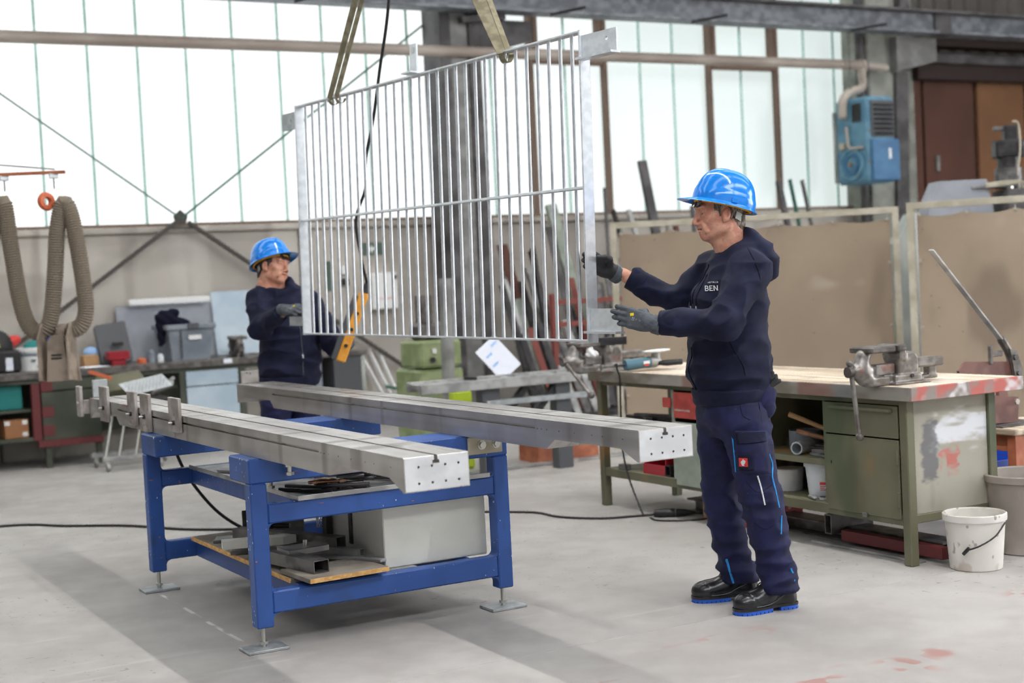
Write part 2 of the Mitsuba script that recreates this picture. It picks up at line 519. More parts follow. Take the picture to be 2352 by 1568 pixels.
prin('m_floor', proc(floor_tone), 0.55, spec=0.45, bump=(proc(lambda p, n, uv: fbm(p.x * 40.0, p.y * 40.0, octaves=3)), 0.0012))
prin('m_joint', L(120, 114, 108), 0.9, spec=0.2)
prin('m_wall', proc(wall_tone), 0.9, spec=0.2)
prin('m_roof', L(100, 98, 95), 0.9, spec=0.2)
prin('m_outer_wall', L(104, 100, 96), 0.9, spec=0.2)
prin('m_glass_strip', L(96, 106, 104), 0.25, spec=0.4)
prin('m_glass_edge', L(178, 216, 204), 0.4, spec=0.5)
prin('m_mullion', L(112, 92, 78), 0.6)
prin('m_steel_dark', mottled(L(56, 54, 54), L(86, 84, 84), 5.0), 0.6)
prin('m_steel_grey', mottled(L(108, 108, 106), L(134, 134, 132), 7.0), 0.55)
prin('m_crane', mottled(L(88, 92, 98), L(122, 126, 132), 12.0), 0.5)
prin('m_duct', mottled(L(150, 138, 128), L(176, 166, 156), 4.0, sx=0.5), 0.55)
prin('m_brace', L(70, 66, 62), 0.7)
prin('m_brace_green', L(52, 96, 82), 0.6)
prin('m_beam', proc(beam_tone), 0.36, metal=0.7)
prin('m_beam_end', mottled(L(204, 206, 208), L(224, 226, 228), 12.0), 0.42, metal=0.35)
prin('m_plate', mottled(L(150, 142, 136), L(186, 180, 176), 14.0, speck=(50.0, 0.86, L(110, 96, 88))), 0.42, metal=0.55)
prin('m_blue', proc(blue_tone), 0.42, spec=0.5)
prin('m_galv', mottled(L(208, 213, 217), L(224, 228, 231), 30.0), 0.36, metal=0.75)
prin('m_galv_dull_shaded', mottled(L(150, 156, 158), L(176, 180, 182), 24.0), 0.48, metal=0.6)  # dull zinc; on the far lugs its grey stands in for shade
prin('m_zinc', L(196, 196, 190), 0.3, metal=0.9)
prin('m_mill', mottled(L(78, 76, 76), L(112, 110, 108), 16.0), 0.42, metal=0.5)
prin('m_mill_light', mottled(L(142, 142, 142), L(178, 178, 176), 12.0), 0.4, metal=0.55)
prin('m_mill_dark', mottled(L(40, 39, 40), L(62, 60, 60), 14.0), 0.4, metal=0.4)
prin('m_bronze', mottled(L(128, 92, 68), L(168, 124, 92), 40.0), 0.4, metal=0.5)
prin('m_black', L(26, 26, 27), 0.5)
prin('m_rubber', L(34, 34, 35), 0.6)
prin('m_whitebox', mottled(L(206, 206, 196), L(220, 220, 211), 3.0, speck=(60.0, 0.955, L(170, 168, 158))), 0.45)
prin('m_chip_edge', mottled(L(186, 142, 86), L(214, 172, 112), 60.0), 0.8)
prin('m_board', mottled(L(112, 104, 94), L(142, 134, 122), 9.0), 0.8)
prin('m_bench', proc(bench_tone), 0.55)
prin('m_bench_end', proc(bench_end_tone), 0.6)
prin('m_bench_edge', proc(edge_tone), 0.5, metal=0.2)
prin('m_bench_edge_red', proc(edge_red_tone), 0.5, metal=0.1)
prin('m_wood', proc(wood_tone), 0.7)
prin('m_red', mottled(L(160, 56, 52), L(186, 74, 66), 12.0, speck=(30.0, 0.85, L(170, 160, 150))), 0.5)
prin('m_red_bright', L(204, 52, 46), 0.5)
prin('m_red_plastic', L(150, 24, 38), 0.35)
prin('m_cast', proc(cast_tone), 0.38, metal=0.6)
prin('m_cast_dark', mottled(L(84, 80, 77), L(116, 111, 107), 20.0), 0.45, metal=0.5)
prin('m_canvas', proc(canvas_tone), 0.9, spec=0.15)
prin('m_frame_beige', mottled(L(158, 152, 134), L(184, 178, 162), 8.0), 0.6)
prin('m_frame_grey', mottled(L(140, 146, 142), L(170, 174, 168), 6.0, sz=0.4), 0.5)
prin('m_pail', proc(pail_tone), 0.5)
prin('m_pail_inside', mottled(L(96, 84, 74), L(176, 170, 160), 22.0), 0.8)
prin('m_white', L(226, 227, 226), 0.5)
prin('m_white_plastic', L(206, 210, 214), 0.4)
prin('m_grey_plastic', mottled(L(112, 120, 130), L(130, 137, 146), 6.0), 0.5)
prin('m_grey_dark', L(74, 76, 80), 0.5)
prin('m_green_light', mottled(L(120, 134, 92), L(142, 154, 112), 8.0), 0.5)
prin('m_green_pale', mottled(L(126, 136, 124), L(148, 156, 144), 8.0), 0.6)
prin('m_hose', L(122, 112, 98), 0.75)
prin('m_hood', mottled(L(116, 104, 92), L(150, 136, 122), 9.0), 0.7)
prin('m_orange', L(196, 98, 62), 0.5)
prin('m_rust', mottled(L(150, 84, 58), L(176, 108, 78), 10.0), 0.6)
prin('m_brown_gate', mottled(L(74, 44, 33), L(86, 52, 39), 2.0, sz=0.4), 0.7)
prin('m_brown_light', mottled(L(112, 76, 48), L(124, 86, 56), 2.0, sz=0.4), 0.7)
prin('m_brown_dark', L(44, 30, 25), 0.7)
prin('m_shear', mottled(L(92, 60, 54), L(116, 80, 72), 9.0), 0.55)
prin('m_bin', mottled(L(136, 128, 120), L(164, 156, 148), 5.0, speck=(9.0, 0.8, L(112, 100, 92))), 0.6)
prin('m_maroon', L(104, 44, 46), 0.6)
prin('m_rack_red', L(122, 58, 50), 0.6)
prin('m_pier', mottled(L(128, 130, 122), L(152, 154, 146), 5.0), 0.8)
prin('m_carton', L(160, 112, 76), 0.8)
prin('m_wall_bench', mottled(L(58, 64, 52), L(80, 84, 72), 4.0), 0.6)
prin('m_corrug', proc(corrug_tone), 0.7)
prin('m_heater', mottled(L(74, 120, 146), L(94, 140, 162), 8.0, speck=(14.0, 0.84, L(104, 112, 108))), 0.45)
prin('m_heater_dark', mottled(L(48, 98, 140), L(60, 112, 152), 8.0), 0.45)
prin('m_navy', mottled(L(22, 25, 44), L(28, 31, 53), 20.0), 0.85, spec=0.2, sheen=0.4, bump=(proc(weave), 0.0006))
prin('m_navy_dark', L(17, 19, 35), 0.9, spec=0.2)
prin('m_trouser', mottled(L(21, 24, 54), L(28, 31, 68), 16.0, speck=(52.0, 0.955, L(38, 96, 150))), 0.75, spec=0.3, sheen=0.3, bump=(proc(weave), 0.0004))
prin('m_trouser_dark', L(19, 21, 44), 0.8, spec=0.25)
prin('m_azure', L(26, 132, 200), 0.6)
prin('m_helmet', L(18, 122, 214), 0.16, spec=0.55, clear=0.6)
prin('m_helmet_pad', L(214, 152, 40), 0.7)
prin('m_grey_strap', L(168, 172, 166), 0.5)
prin('m_skin', proc(skin_tone), 0.5, spec=0.4)
prin('m_lip', L(170, 104, 92), 0.5)
prin('m_eye', L(214, 208, 202), 0.3)
prin('m_iris', L(58, 56, 58), 0.2)
prin('m_hair', proc(hair_tone), 0.6)
prin('m_hair_dark', L(44, 36, 32), 0.6)
prin('m_glove', mottled(L(72, 77, 83), L(84, 89, 95), 60.0), 0.75, spec=0.3)
prin('m_glove_dark', L(28, 29, 32), 0.6)
prin('m_shoe', L(24, 24, 26), 0.26, spec=0.6)
prin('m_shoe_line', L(96, 98, 102), 0.4)
prin('m_sole', L(34, 88, 190), 0.5)
prin('m_print', L(214, 216, 220), 0.7)
prin('m_yellow', L(228, 206, 30), 0.6)
prin('m_pendant', mottled(L(212, 142, 44), L(228, 160, 60), 20.0), 0.5)
prin('m_paper', L(226, 230, 240), 0.8)
prin('m_paper_blue', L(150, 184, 226), 0.8)
prin('m_sheet', mottled(L(166, 184, 198), L(186, 200, 210), 4.0), 0.4)
prin('m_panel_grey', mottled(L(138, 142, 152), L(156, 160, 168), 4.0), 0.5)
prin('m_cardboard', L(168, 132, 92), 0.8)
prin('m_teal', L(20, 122, 118), 0.5)
prin('m_blue_plastic', L(38, 74, 170), 0.45)
prin('m_grinder', L(70, 106, 120), 0.4)
prin('m_sign_green', L(72, 92, 80), 0.6)
prin('m_sling', mottled(L(122, 116, 96), L(150, 144, 122), 30.0), 0.9, spec=0.1)
prin('m_lime', L(168, 190, 40), 0.6)

# ------------------------------------------------------------------ the hall: x along the back wall, y towards it, z up
YW = 13.7
SILL = 2.08
struct('floor', box(-8, 20, -8, YW, -0.2, -0.012, 0), 'm_joint', 'light grey concrete workshop floor cast in slabs')
for xa, xb in ((-8, -1.2), (-1.2, 8.6), (8.6, 20)):
    for ya, yb in ((-8, -1.0), (-1.0, 4.77), (4.77, 9.05), (9.05, YW)):
        part('floor', 'slab', box(xa + 0.002, xb - 0.002, ya + 0.002, yb - 0.002, -0.012, 0.0, 0.002), 'm_floor')

# back wall: concrete parapet of precast panels with a ledge, glazing above
struct('wall_back', box(-8, 13.75, YW + 0.03, YW + 0.25, 0, SILL - 0.06, 0), 'm_joint', 'stained concrete parapet below the glazing')
for xa, xb in ((-8, -3.1), (-3.1, -0.05), (-0.05, 2.38), (2.38, 5.33), (5.33, 6.84), (6.84, 9.8), (9.8, 13.2)):
    part('wall_back', 'panel', box(xa + 0.012, xb - 0.012, YW, YW + 0.05, 0, SILL - 0.06, 0.008), 'm_wall')
part('wall_back', 'ledge', box(-8, 13.2, YW - 0.05, YW + 0.22, SILL - 0.06, SILL, 0.01), 'm_wall')

VENTS = ((8.12, 9.07), (10.53, 11.52))
LEFT = [2.92 - 0.468 * k for k in range(3, 0, -1)] + [2.92, 3.382, 3.851, 4.319, 4.787, 5.26, 5.727, 6.2, 6.673, 6.88]
RIGHT = [7.16, 7.644, 8.12, 8.58, 9.075, 9.585, 10.045, 10.53, 11.027, 11.523, 12.0, 12.47, 12.88]
struct('window_1', None, None, 'wall of milky channel glass strips left of the steel column')
struct('window_2', None, None, 'wall of milky glass strips with brown mullions right of the steel column')


def pane(win, x0, x1, z0, z1, rgb):
    part(win, 'pane', box(x0 + 0.008, x1 - 0.008, YW + 0.10, YW + 0.13, z0, z1, 0.0), 'm_glass_strip', emitter=emit(rgb))


def scaled(c, k): return [a * k for a in c]


tone = np.random.default_rng(3)
for k, (a, b) in enumerate(zip(LEFT[:-1], LEFT[1:])):
    pane('window_1', a, b, SILL, 5.6, scaled(PANE_LEFT, tone.uniform(0.94, 1.06)))
    part('window_1', 'joint', box(b - 0.013, b + 0.013, YW + 0.085, YW + 0.14, SILL, 5.6, 0), 'm_glass_edge')
part('window_1', 'pane', box(-8, LEFT[0] - 0.008, YW + 0.10, YW + 0.13, SILL, 5.6, 0), 'm_glass_strip', emitter=emit(PANE_LEFT))
part('window_1', 'sill', box(-8, 6.9, YW - 0.01, YW + 0.16, SILL, SILL + 0.03, 0.004), 'm_mullion')
for k, (a, b) in enumerate(zip(RIGHT[:-1], RIGHT[1:])):
    rgb = [c0 * (1 - t) + c1 * t for c0, c1, t in zip(PANE_LEFT, PANE_RIGHT, [min(1.0, 0.45 + k * 0.09)] * 3)]
    rgb = scaled(rgb, tone.uniform(0.95, 1.04))
    vent = any(v0 - 0.02 <= a and b <= v1 + 0.02 for v0, v1 in VENTS)
    if vent:
        pane('window_2', a, b, SILL, 3.74, rgb)
        pane('window_2', a, b, 3.86, 4.26, scaled(rgb, 1.12)); pane('window_2', a, b, 4.36, 5.6, rgb)
    else:
        pane('window_2', a, b, SILL, 5.6, rgb)
    if any(abs(b - m) < 0.02 for m in (8.12, 9.075, 10.53, 11.523)):
        part('window_2', 'mullion', box(b - 0.026, b + 0.026, YW + 0.02, YW + 0.15, SILL, 5.6, 0.004), 'm_mullion')
    else:
        part('window_2', 'joint', box(b - 0.013, b + 0.013, YW + 0.085, YW + 0.14, SILL, 5.6, 0), 'm_glass_edge')
for v0, v1 in VENTS:
    for z0, z1 in ((3.74, 3.86), (4.26, 4.36)):
        part('window_2', 'vent_rail', box(v0 + 0.03, v1 - 0.03, YW + 0.01, YW + 0.15, z0, z1, 0.004), 'm_mullion')
    for x in (v0 + 0.065, v1 - 0.065):
        part('window_2', 'vent_stile', box(x - 0.028, x + 0.028, YW + 0.015, YW + 0.15, 3.862, 4.258, 0.004), 'm_mullion')
part('window_2', 'sill', box(7.2, 12.9, YW - 0.01, YW + 0.16, SILL, SILL + 0.03, 0.004), 'm_mullion')
struct('wall_back_upper', box(-8, 20, YW + 0.02, YW + 0.25, 5.6, 7.6, 0), 'm_outer_wall', 'wall above the glazing')

# steel column in the middle of the back wall: flanges and web
struct('column_middle', None, None, 'dark grey steel I section column between the two glass walls')
part('column_middle', 'flange', box(6.76, 6.88, 13.20, 13.60, 0, 7.4, 0.004), 'm_steel_dark')
part('column_middle', 'flange', box(7.09, 7.22, 13.20, 13.60, 0, 7.4, 0.004), 'm_steel_dark')
part('column_middle', 'web', box(6.88, 7.09, 13.23, 13.27, 0, 7.4, 0.004), 'm_steel_grey')
part('column_middle', 'bracket', prism([(0, 0), (0.62, 0.16), (0.62, 0.36), (0, 0.36)], 0.10, (7.22, 13.30, 3.72), (1, 0, 0), (0, 0, 1)), 'm_steel_dark')
part('column_middle', 'bracket', prism([(0, 0), (0.5, 0.0), (0.5, 0.06), (0, 0.06)], 0.10, (6.98, 13.2, 4.02), (1, 0, 0.1), (-0.1, 0, 1)), 'm_steel_dark')

# right corner: concrete pier, steel post, then the gate bay
struct('column_corner', box(12.62, 13.05, 13.35, 13.95, 0, 7.4, 0.01), 'm_pier', 'grey concrete pier beside the gate')
part('column_corner', 'downpipe', cyl((12.56, 13.42, 0), (12.56, 13.42, 7.4), 0.055, n=16), 'm_steel_dark', smooth=40)
part('column_corner', 'infill', box(12.88, 13.62, 13.60, 13.95, 0, 7.4, 0.01), 'm_pier')
struct('column_gate', prism([(12.90, 0.0), (13.10, 0.0), (13.235, 3.70), (13.035, 3.70)], 0.22, (0, 13.52, 0), (1, 0, 0), (0, 0, 1)), 'm_steel_dark', 'dark tapering steel post at the gate jamb')
part('column_gate', 'head', prism([(0, 0), (0.66, 0.14), (0.66, 0.42), (0, 0.42)], 0.14, (12.98, 13.36, 3.70), (1, 0, 0), (0, 0, 1)), 'm_steel_grey')
part('column_gate', 'flange', box(13.06, 13.22, 13.22, 13.34, 3.72, 4.12, 0.006), 'm_steel_dark')
part('column_gate', 'flange', box(13.06, 13.22, 13.22, 13.34, 4.41, 7.4, 0.006), 'm_steel_dark')
struct('wall_right_bay', box(13.3, 20, YW + 0.05, YW + 0.25, 4.02, 7.4, 0), 'm_corrug', 'dark profiled sheet wall above the gate')
for k in range(24):
    x = 13.6 + k * 0.27
    part('wall_right_bay', 'rib', prism([(0, 0), (0.03, -0.045), (0.11, -0.045), (0.14, 0)], 3.2, (x, YW + 0.05, 4.10), (1, 0, 0), (0, 1, 0)), 'm_corrug')
struct('trim_1', box(13.55, 20, 13.42, 13.62, 3.86, 3.98, 0.006), 'm_steel_dark', 'dark steel lintel over the gate')
part('trim_1', 'rail', box(13.6, 20, 13.36, 13.62, 4.06, 4.16, 0.006), 'm_brown_dark')
part('trim_1', 'rail', box(13.6, 20, 13.5, 13.66, 3.66, 3.86, 0.006), 'm_brown_dark')
struct('door_1', box(13.4, 20, YW + 0.02, YW + 0.10, 0, 4.05, 0), 'm_brown_dark', 'brown panelled sliding gate')
for xa, xb, m in ((13.42, 13.80, 'm_brown_gate'), (13.84, 14.72, 'm_brown_gate'), (14.80, 15.66, 'm_brown_light'), (15.74, 16.6, 'm_brown_gate'), (16.7, 17.6, 'm_brown_gate')):
    part('door_1', 'leaf', box(xa, xb, YW - 0.04, YW + 0.03, 0.02, 3.74, 0.008), m)
part('door_1', 'handle', box(14.0, 14.05, YW - 0.08, YW - 0.04, 2.52, 2.72, 0.006), 'm_steel_grey')

# the rest of the hall, out of view: it bounces and lets in the light
struct('wall_left', box(-8.2, -8, -8, YW, 0, 7.6, 0), 'm_outer_wall', 'left wall of the hall')
struct('wall_front', box(-8, 20, -8.2, -8, 0, 2.1, 0), 'm_outer_wall', 'front wall of the hall')
part('wall_front', 'upper', box(-8, 20, -8.2, -8, 5.6, 7.6, 0), 'm_outer_wall')
struct('window_3', None, None, 'added unseen glass strip wall glowing as frontal fill')
for k in range(5):
    part('window_3', 'pane', box(-8 + k * 5.6, -8 + k * 5.6 + 5.4, -8.12, -8.08, 2.1, 5.6, 0), 'm_glass_strip', emitter=emit(FRONT_FILL))
struct('wall_right', box(20, 20.2, -8, YW, 0, 7.6, 0), 'm_outer_wall', 'right wall of the hall')
struct('door_2', None, None, 'open gateway to the yard in the right wall')
part('door_2', 'opening', box(19.93, 19.97, -4.5, 3.5, 0.4, 5.6, 0), 'm_glass_strip', emitter=emit(RIGHT_LIGHT))
struct('ceiling', box(-8, 20, -8, YW, 7.6, 7.8, 0), 'm_roof', 'hall roof')
for ya, yb in ((-4.4, -2.0), (2.2, 3.4), (6.8, 7.8), (10.6, 12.2)):  # the strip nearest the back wall is added to brighten that wall
    for xa, xb in ((-6, 5.6), (6.4, 18)):
        part('ceiling', 'rooflight', box(xa, xb, ya, yb, 7.50, 7.56, 0), 'm_glass_strip', emitter=emit(ROOF_FRONT if ya < -1 else ROOF_LIGHT))

# a row of tube lamps hung along the crane aisle, above the picture
for k in range(5):
    y0 = 1.1 + k * 1.5
    t = thing('tube_lamp', ['tube lamp nearest the camera in the row above the steel beams', 'second tube lamp from the camera end of the row', 'middle tube lamp of the row above the steel beams', 'second tube lamp from the wall end of the row', 'tube lamp nearest the glass wall in the row'][k], 'lamp')
    part(t, 'housing', box(3.86, 4.06, y0 - 0.02, y0 + 1.40, 5.36, 5.42, 0.006), 'm_white')
    part(t, 'tube', cyl((3.96, y0, 5.32), (3.96, y0 + 1.38, 5.32), 0.030, n=12), 'm_white', emitter=emit(TUBE_LIGHT))
    part(t, 'hanger', cyl((3.96, y0 + 0.7, 5.42), (3.96, y0 + 0.7, 7.5), 0.006, n=6), 'm_steel_dark')

# crane runway, duct, wall bracing
t = thing('crane_runway', 'grey steel I beam of the crane track running along the top of the wall', 'beam')
part(t, 'web', box(-6, 13.42, 13.02, 13.08, 4.14, 4.39, 0.004), 'm_crane')
part(t, 'lower_flange', box(-6, 13.42, 12.93, 13.17, 4.125, 4.155, 0.004), 'm_crane')
part(t, 'upper_flange', box(-6, 13.42, 12.90, 13.20, 4.37, 4.40, 0.004), 'm_steel_dark')
part(t, 'web', box(13.66, 19.5, 13.02, 13.08, 4.14, 4.39, 0.004), 'm_crane')
part(t, 'lower_flange', box(13.66, 19.5, 12.93, 13.17, 4.125, 4.155, 0.004), 'm_crane')
part(t, 'upper_flange', box(13.42, 19.5, 12.90, 13.20, 4.37, 4.40, 0.004), 'm_steel_dark')
part(t, 'splice_plate', box(13.40, 13.68, 12.99, 13.11, 4.13, 4.38, 0.004), 'm_steel_dark')
for x in (5.15, 7.95, 9.75, 12.05):
    part(t, 'hook', bar((x, 13.0, 4.12), (x + 0.18, 12.6, 4.13), 0.02, 0.03), 'm_black')
t = thing('duct_pipe', 'long round beige pipe hung across the glass wall', 'pipe')
part(t, 'pipe', cyl((-6, 13.2, 3.71), (12.42, 13.2, 3.755), 0.057, n=20), 'm_duct', smooth=40)
part(t, 'stub', cyl((12.42, 13.2, 3.755), (12.78, 13.2, 3.73), 0.045, n=16), 'm_duct', smooth=40)
part(t, 'collar', cyl((12.36, 13.2, 3.755), (12.44, 13.2, 3.755), 0.068, n=20), 'm_duct', smooth=40)

t = thing('cross_brace', 'thin green and rusty steel cross bracing with a gusset on the ledge', 'brace')
yb = 13.58
part(t, 'rod', cyl((1.9, yb, 3.76), (4.11, yb, 2.15), 0.009, n=8), 'm_brace_green', smooth=40)
part(t, 'rod', cyl((6.95, yb, 4.20), (4.12, yb, 2.15), 0.011, n=8), 'm_brace_green', smooth=40)
part(t, 'gusset', prism([(-0.07, 0.03), (0.0, 0.09), (0.07, 0.03), (0.05, -0.04), (-0.05, -0.04)], 0.012, (4.11, yb + 0.006, 2.14), (1, 0, 0), (0, 0, 1)), 'm_brace')
part(t, 'lower_bar', bar((4.06, yb, 2.11), (2.50, yb, 1.02), 0.05, 0.035), 'm_brace')
part(t, 'lower_bar', bar((4.18, yb, 2.11), (6.95, yb, 0.16), 0.05, 0.035), 'm_brace')
part(t, 'tie', cyl((3.98, yb, 2.06), (4.26, yb, 2.06), 0.012, n=8), 'm_brace')

# ------------------------------------------------------------------ solids with holes
def solid(mesh):
    v, f = mesh
    return manifold3d.Manifold(manifold3d.Mesh(np.asarray(v, np.float32), np.asarray(f, np.uint32)))


def back(m):
    g = m.to_mesh()
    return np.array(g.vert_properties[:, :3], float), np.array(g.tri_verts, int)


def minus(a, *bs):
    m = solid(a)
    for b in bs: m = m - solid(b)
    return back(m)


# ------------------------------------------------------------------ the blue assembly stand
t = thing('assembly_stand', 'chipped blue steel stand carrying the two long steel beams', 'stand')
ZT = 0.765
for x0, x1 in ((1.875, 1.945), (2.965, 3.035)):
    for y0, y1, yc in ((5.495, 5.562, 5.535), (6.985, 7.052, 7.015)):
        part(t, 'leg', box(x0, x1, y0, y1, 0.092, ZT - 0.10, 0.005), 'm_blue')
        f = part(t, 'foot', box((x0 + x1) / 2 - 0.085, (x0 + x1) / 2 + 0.085, yc - 0.062, yc + 0.062, 0.0, 0.012, 0.003), 'm_galv_dull_shaded', label='galvanised levelling foot plate')
        xc = (x0 + x1) / 2
        part(f, 'screw', cyl((xc, yc, 0.012), (xc, yc, 0.095), 0.009, n=10), 'm_zinc', smooth=40)
        part(f, 'nut', hexnut((xc, yc, 0.022), (0, 0, 1), 0.017, 0.012), 'm_zinc')
for y0, y1 in ((5.495, 5.735), (6.81, 7.052)):
    part(t, 'cross_beam', box(1.874, 3.036, y0, y1, 0.665, ZT, 0.006), 'm_blue')
for y0, y1 in ((5.497, 5.56), (6.987, 7.05)):
    part(t, 'rail', box(1.945, 2.965, y0, y1, 0.502, 0.580, 0.006), 'm_blue')
    part(t, 'rail', box(1.945, 2.965, y0, y1, 0.145, 0.233, 0.006), 'm_blue')
    for xa, s in ((1.945, 1), (2.965, -1)):                     # rounded weld corners
        for z, sz in ((0.580, 1), (0.502, -1), (0.233, 1), (0.145, -1)):
            a = np.linspace(0, math.pi / 2, 6)
            pts = [(0, 0)] + [(0.026 * (1 - math.sin(q)), 0.026 * (1 - math.cos(q))) for q in a]
            part(t, 'corner', prism([(s * px, sz * pz) for px, pz in pts], 0.055, (xa, y0 + 0.059, z), (1, 0, 0), (0, 0, 1)), 'm_blue')
for x0, x1 in ((2.095, 2.165), (2.80, 2.87)):
    part(t, 'long_rail', box(x0, x1, 5.56, 6.987, 0.500, 0.578, 0.006), 'm_blue')
    part(t, 'long_rail', box(x0, x1, 5.56, 6.987, 0.143, 0.231, 0.006), 'm_blue')
p = part(t, 'bolted_plate', box(2.842, 3.006, 5.482, 5.495, 0.683, 0.758, 0.003), 'm_frame_beige', label='pale steel plate with two hexagon bolts')
for x in (2.905, 2.975):
    part(p, 'washer', cyl((x, 5.482, 0.722), (x, 5.478, 0.722), 0.020, n=16), 'm_zinc')
    part(p, 'bolt', hexnut((x, 5.478, 0.722), (0, -1, 0), 0.015, 0.012), 'm_zinc')
for x, y in ((2.03, 5.46), (2.07, 5.80)):
    s = part(t, 'clamp_bolt', cyl((x, y, 0.60 if y > 5.6 else 0.69), (x, y, 0.765), 0.010, n=10), 'm_zinc', smooth=40)
    part(s, 'nut', hexnut((x, y, 0.725), (0, 0, 1), 0.022, 0.014), 'm_zinc')
    part(s, 'head', hexnut((x, y, 0.60 if y > 5.6 else 0.692), (0, 0, 1), 0.018, 0.012), 'm_zinc')

tray = thing('tool_tray', 'flat grey sheet metal tray full of tools, on the middle rails of the stand', 'tray')
part(tray, 'bottom', box(2.075, 2.94, 5.50, 6.94, 0.581, 0.586, 0), 'm_mill_light')
part(tray, 'lip', box(2.069, 2.075, 5.49, 6.94, 0.581, 0.600, 0.001), 'm_mill_light')
part(tray, 'lip', box(2.069, 2.94, 5.484, 5.49, 0.581, 0.600, 0.001), 'm_mill_light')

# ------------------------------------------------------------------ the two machined beams with T slots
BZ0, BZ1 = 0.766, 0.877


def long_beam(name, label, x0, x1, ya, yb):
    zr = BZ0 + 0.040
    prof = [(ya, BZ0), (ya + 0.012, BZ0), (ya + 0.115, zr), (ya + 0.563, zr), (ya + 0.625, BZ0), (yb - 0.625, BZ0), (yb - 0.563, zr), (yb - 0.115, zr), (yb - 0.012, BZ0), (yb, BZ0),
            (yb, BZ1 - 0.003), (yb - 0.003, BZ1), (ya + 0.003, BZ1), (ya, BZ1 - 0.003)]
    body = prism(prof, x1 - x0, (x0, 0, 0), (0, 1, 0), (0, 0, 1))
    xm = x0 + (x1 - x0) * 0.49
    cut = [box(xm - 0.006, xm + 0.006, ya - 0.1, yb + 0.1, BZ1 - 0.016, BZ1 + 0.05, 0), box(xm - 0.012, xm + 0.012, ya - 0.1, yb + 0.1, BZ1 - 0.026, BZ1 - 0.0155, 0)]
    for xs in (x0, x1):
        cut.append(box(xs - 0.016, xs + 0.016, ya + 0.71, yb - 0.60, BZ0 + 0.073, BZ0 + 0.082, 0))
    for j in range(4):
        for z in (BZ0 + 0.025, BZ0 + 0.078):
            xh = x0 + (x1 - x0) * (0.22 + 0.205 * j)
            cut.append(cyl((xh, ya - 0.02, z), (xh, ya + 0.018, z), 0.0042, n=10))
            cut.append(cyl((xh, yb + 0.02, z), (xh, yb - 0.018, z), 0.0042, n=10))
    for dy in (0.10, 0.23, 0.30, 0.42, 0.53, 0.62, 0.66, 0.69):
        cut.append(cyl((x0 - 0.02, ya + dy, BZ0 + 0.074), (x0 + 0.015, ya + dy, BZ0 + 0.074), 0.0032, n=8))
    key = thing(name, label, 'beam')
    part(key, 'body', minus(body, *cut), 'm_beam')
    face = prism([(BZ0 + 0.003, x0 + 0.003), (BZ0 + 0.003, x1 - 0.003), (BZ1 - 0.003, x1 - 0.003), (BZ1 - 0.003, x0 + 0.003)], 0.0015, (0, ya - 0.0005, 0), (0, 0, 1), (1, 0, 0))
    part(key, 'end_face', minus(face, *cut), 'm_beam_end', label='paler end face with eight screw holes')  # thin sheet in a paler tone than the beam body
    return key


long_beam('steel_beam', 'long bare steel beam with T slots and stop plates, lying nearest the camera on the blue stand', 1.92, 2.15, 4.15, 8.25)
long_beam('steel_beam', 'darker long steel beam with T slots lying behind, its end in front of the worker in the foreground', 2.822, 3.05, 4.17, 8.40)

for k, (ya, yb, z0, z1, w) in enumerate(((7.79, 7.95, 0.77, 0.958, 'farthest but one'), (7.235, 7.375, 0.785, 0.955, 'left one of the close pair'), (6.99, 7.135, 0.768, 0.955, 'right one of the close pair'), (6.495, 6.65, 0.798, 0.957, 'nearest to the camera'))):
    s = thing('stop_plate', f'upright steel stop plate bolted to the near beam, {w}', 'plate', 'stop plates on the near beam')
    part(s, 'plate', minus(box(1.900, 1.918, ya, yb, z0, z1, 0.003), cyl((1.88, ya + 0.05, z0 + 0.035), (1.93, ya + 0.05, z0 + 0.035), 0.006, n=10)), 'm_plate')
    part(s, 'bolt', hexnut((1.900, ya + 0.07, 0.843), (-1, 0, 0), 0.012, 0.010), 'm_mill_dark')
    part(s, 'stud', cyl((1.890, ya + 0.07, 0.843), (1.872, ya + 0.07, 0.843), 0.006, n=8), 'm_zinc', smooth=40)
s = thing('stop_plate', 'narrow upright steel plate at the far end of the near beam', 'plate', 'stop plates on the near beam')
part(s, 'plate', box(1.866, 1.886, 8.256, 8.34, 0.775, 0.945, 0.003), 'm_plate')
part(s, 'arm', box(1.886, 2.10, 8.256, 8.272, 0.79, 0.868, 0.002), 'm_plate')
part(s, 'bolt', hexnut((1.866, 8.29, 0.85), (-1, 0, 0), 0.012, 0.01), 'm_zinc')
s = solo('stop_plate', box(1.936, 2.02, 8.231, 8.249, 0.878, 0.976, 0.003), 'm_galv_dull_shaded', 'pale square plate standing at the back of the near beam end', 'plate', 'stop plates on the near beam')
s = solo('stop_plate', minus(box(2.848, 2.955, 8.375, 8.395, 0.878, 0.952, 0.003), cyl((2.90, 8.3, 0.935), (2.90, 8.5, 0.935), 0.007, n=10)), 'm_plate', 'pale square plate with a hole standing on the far end of the darker beam', 'plate')

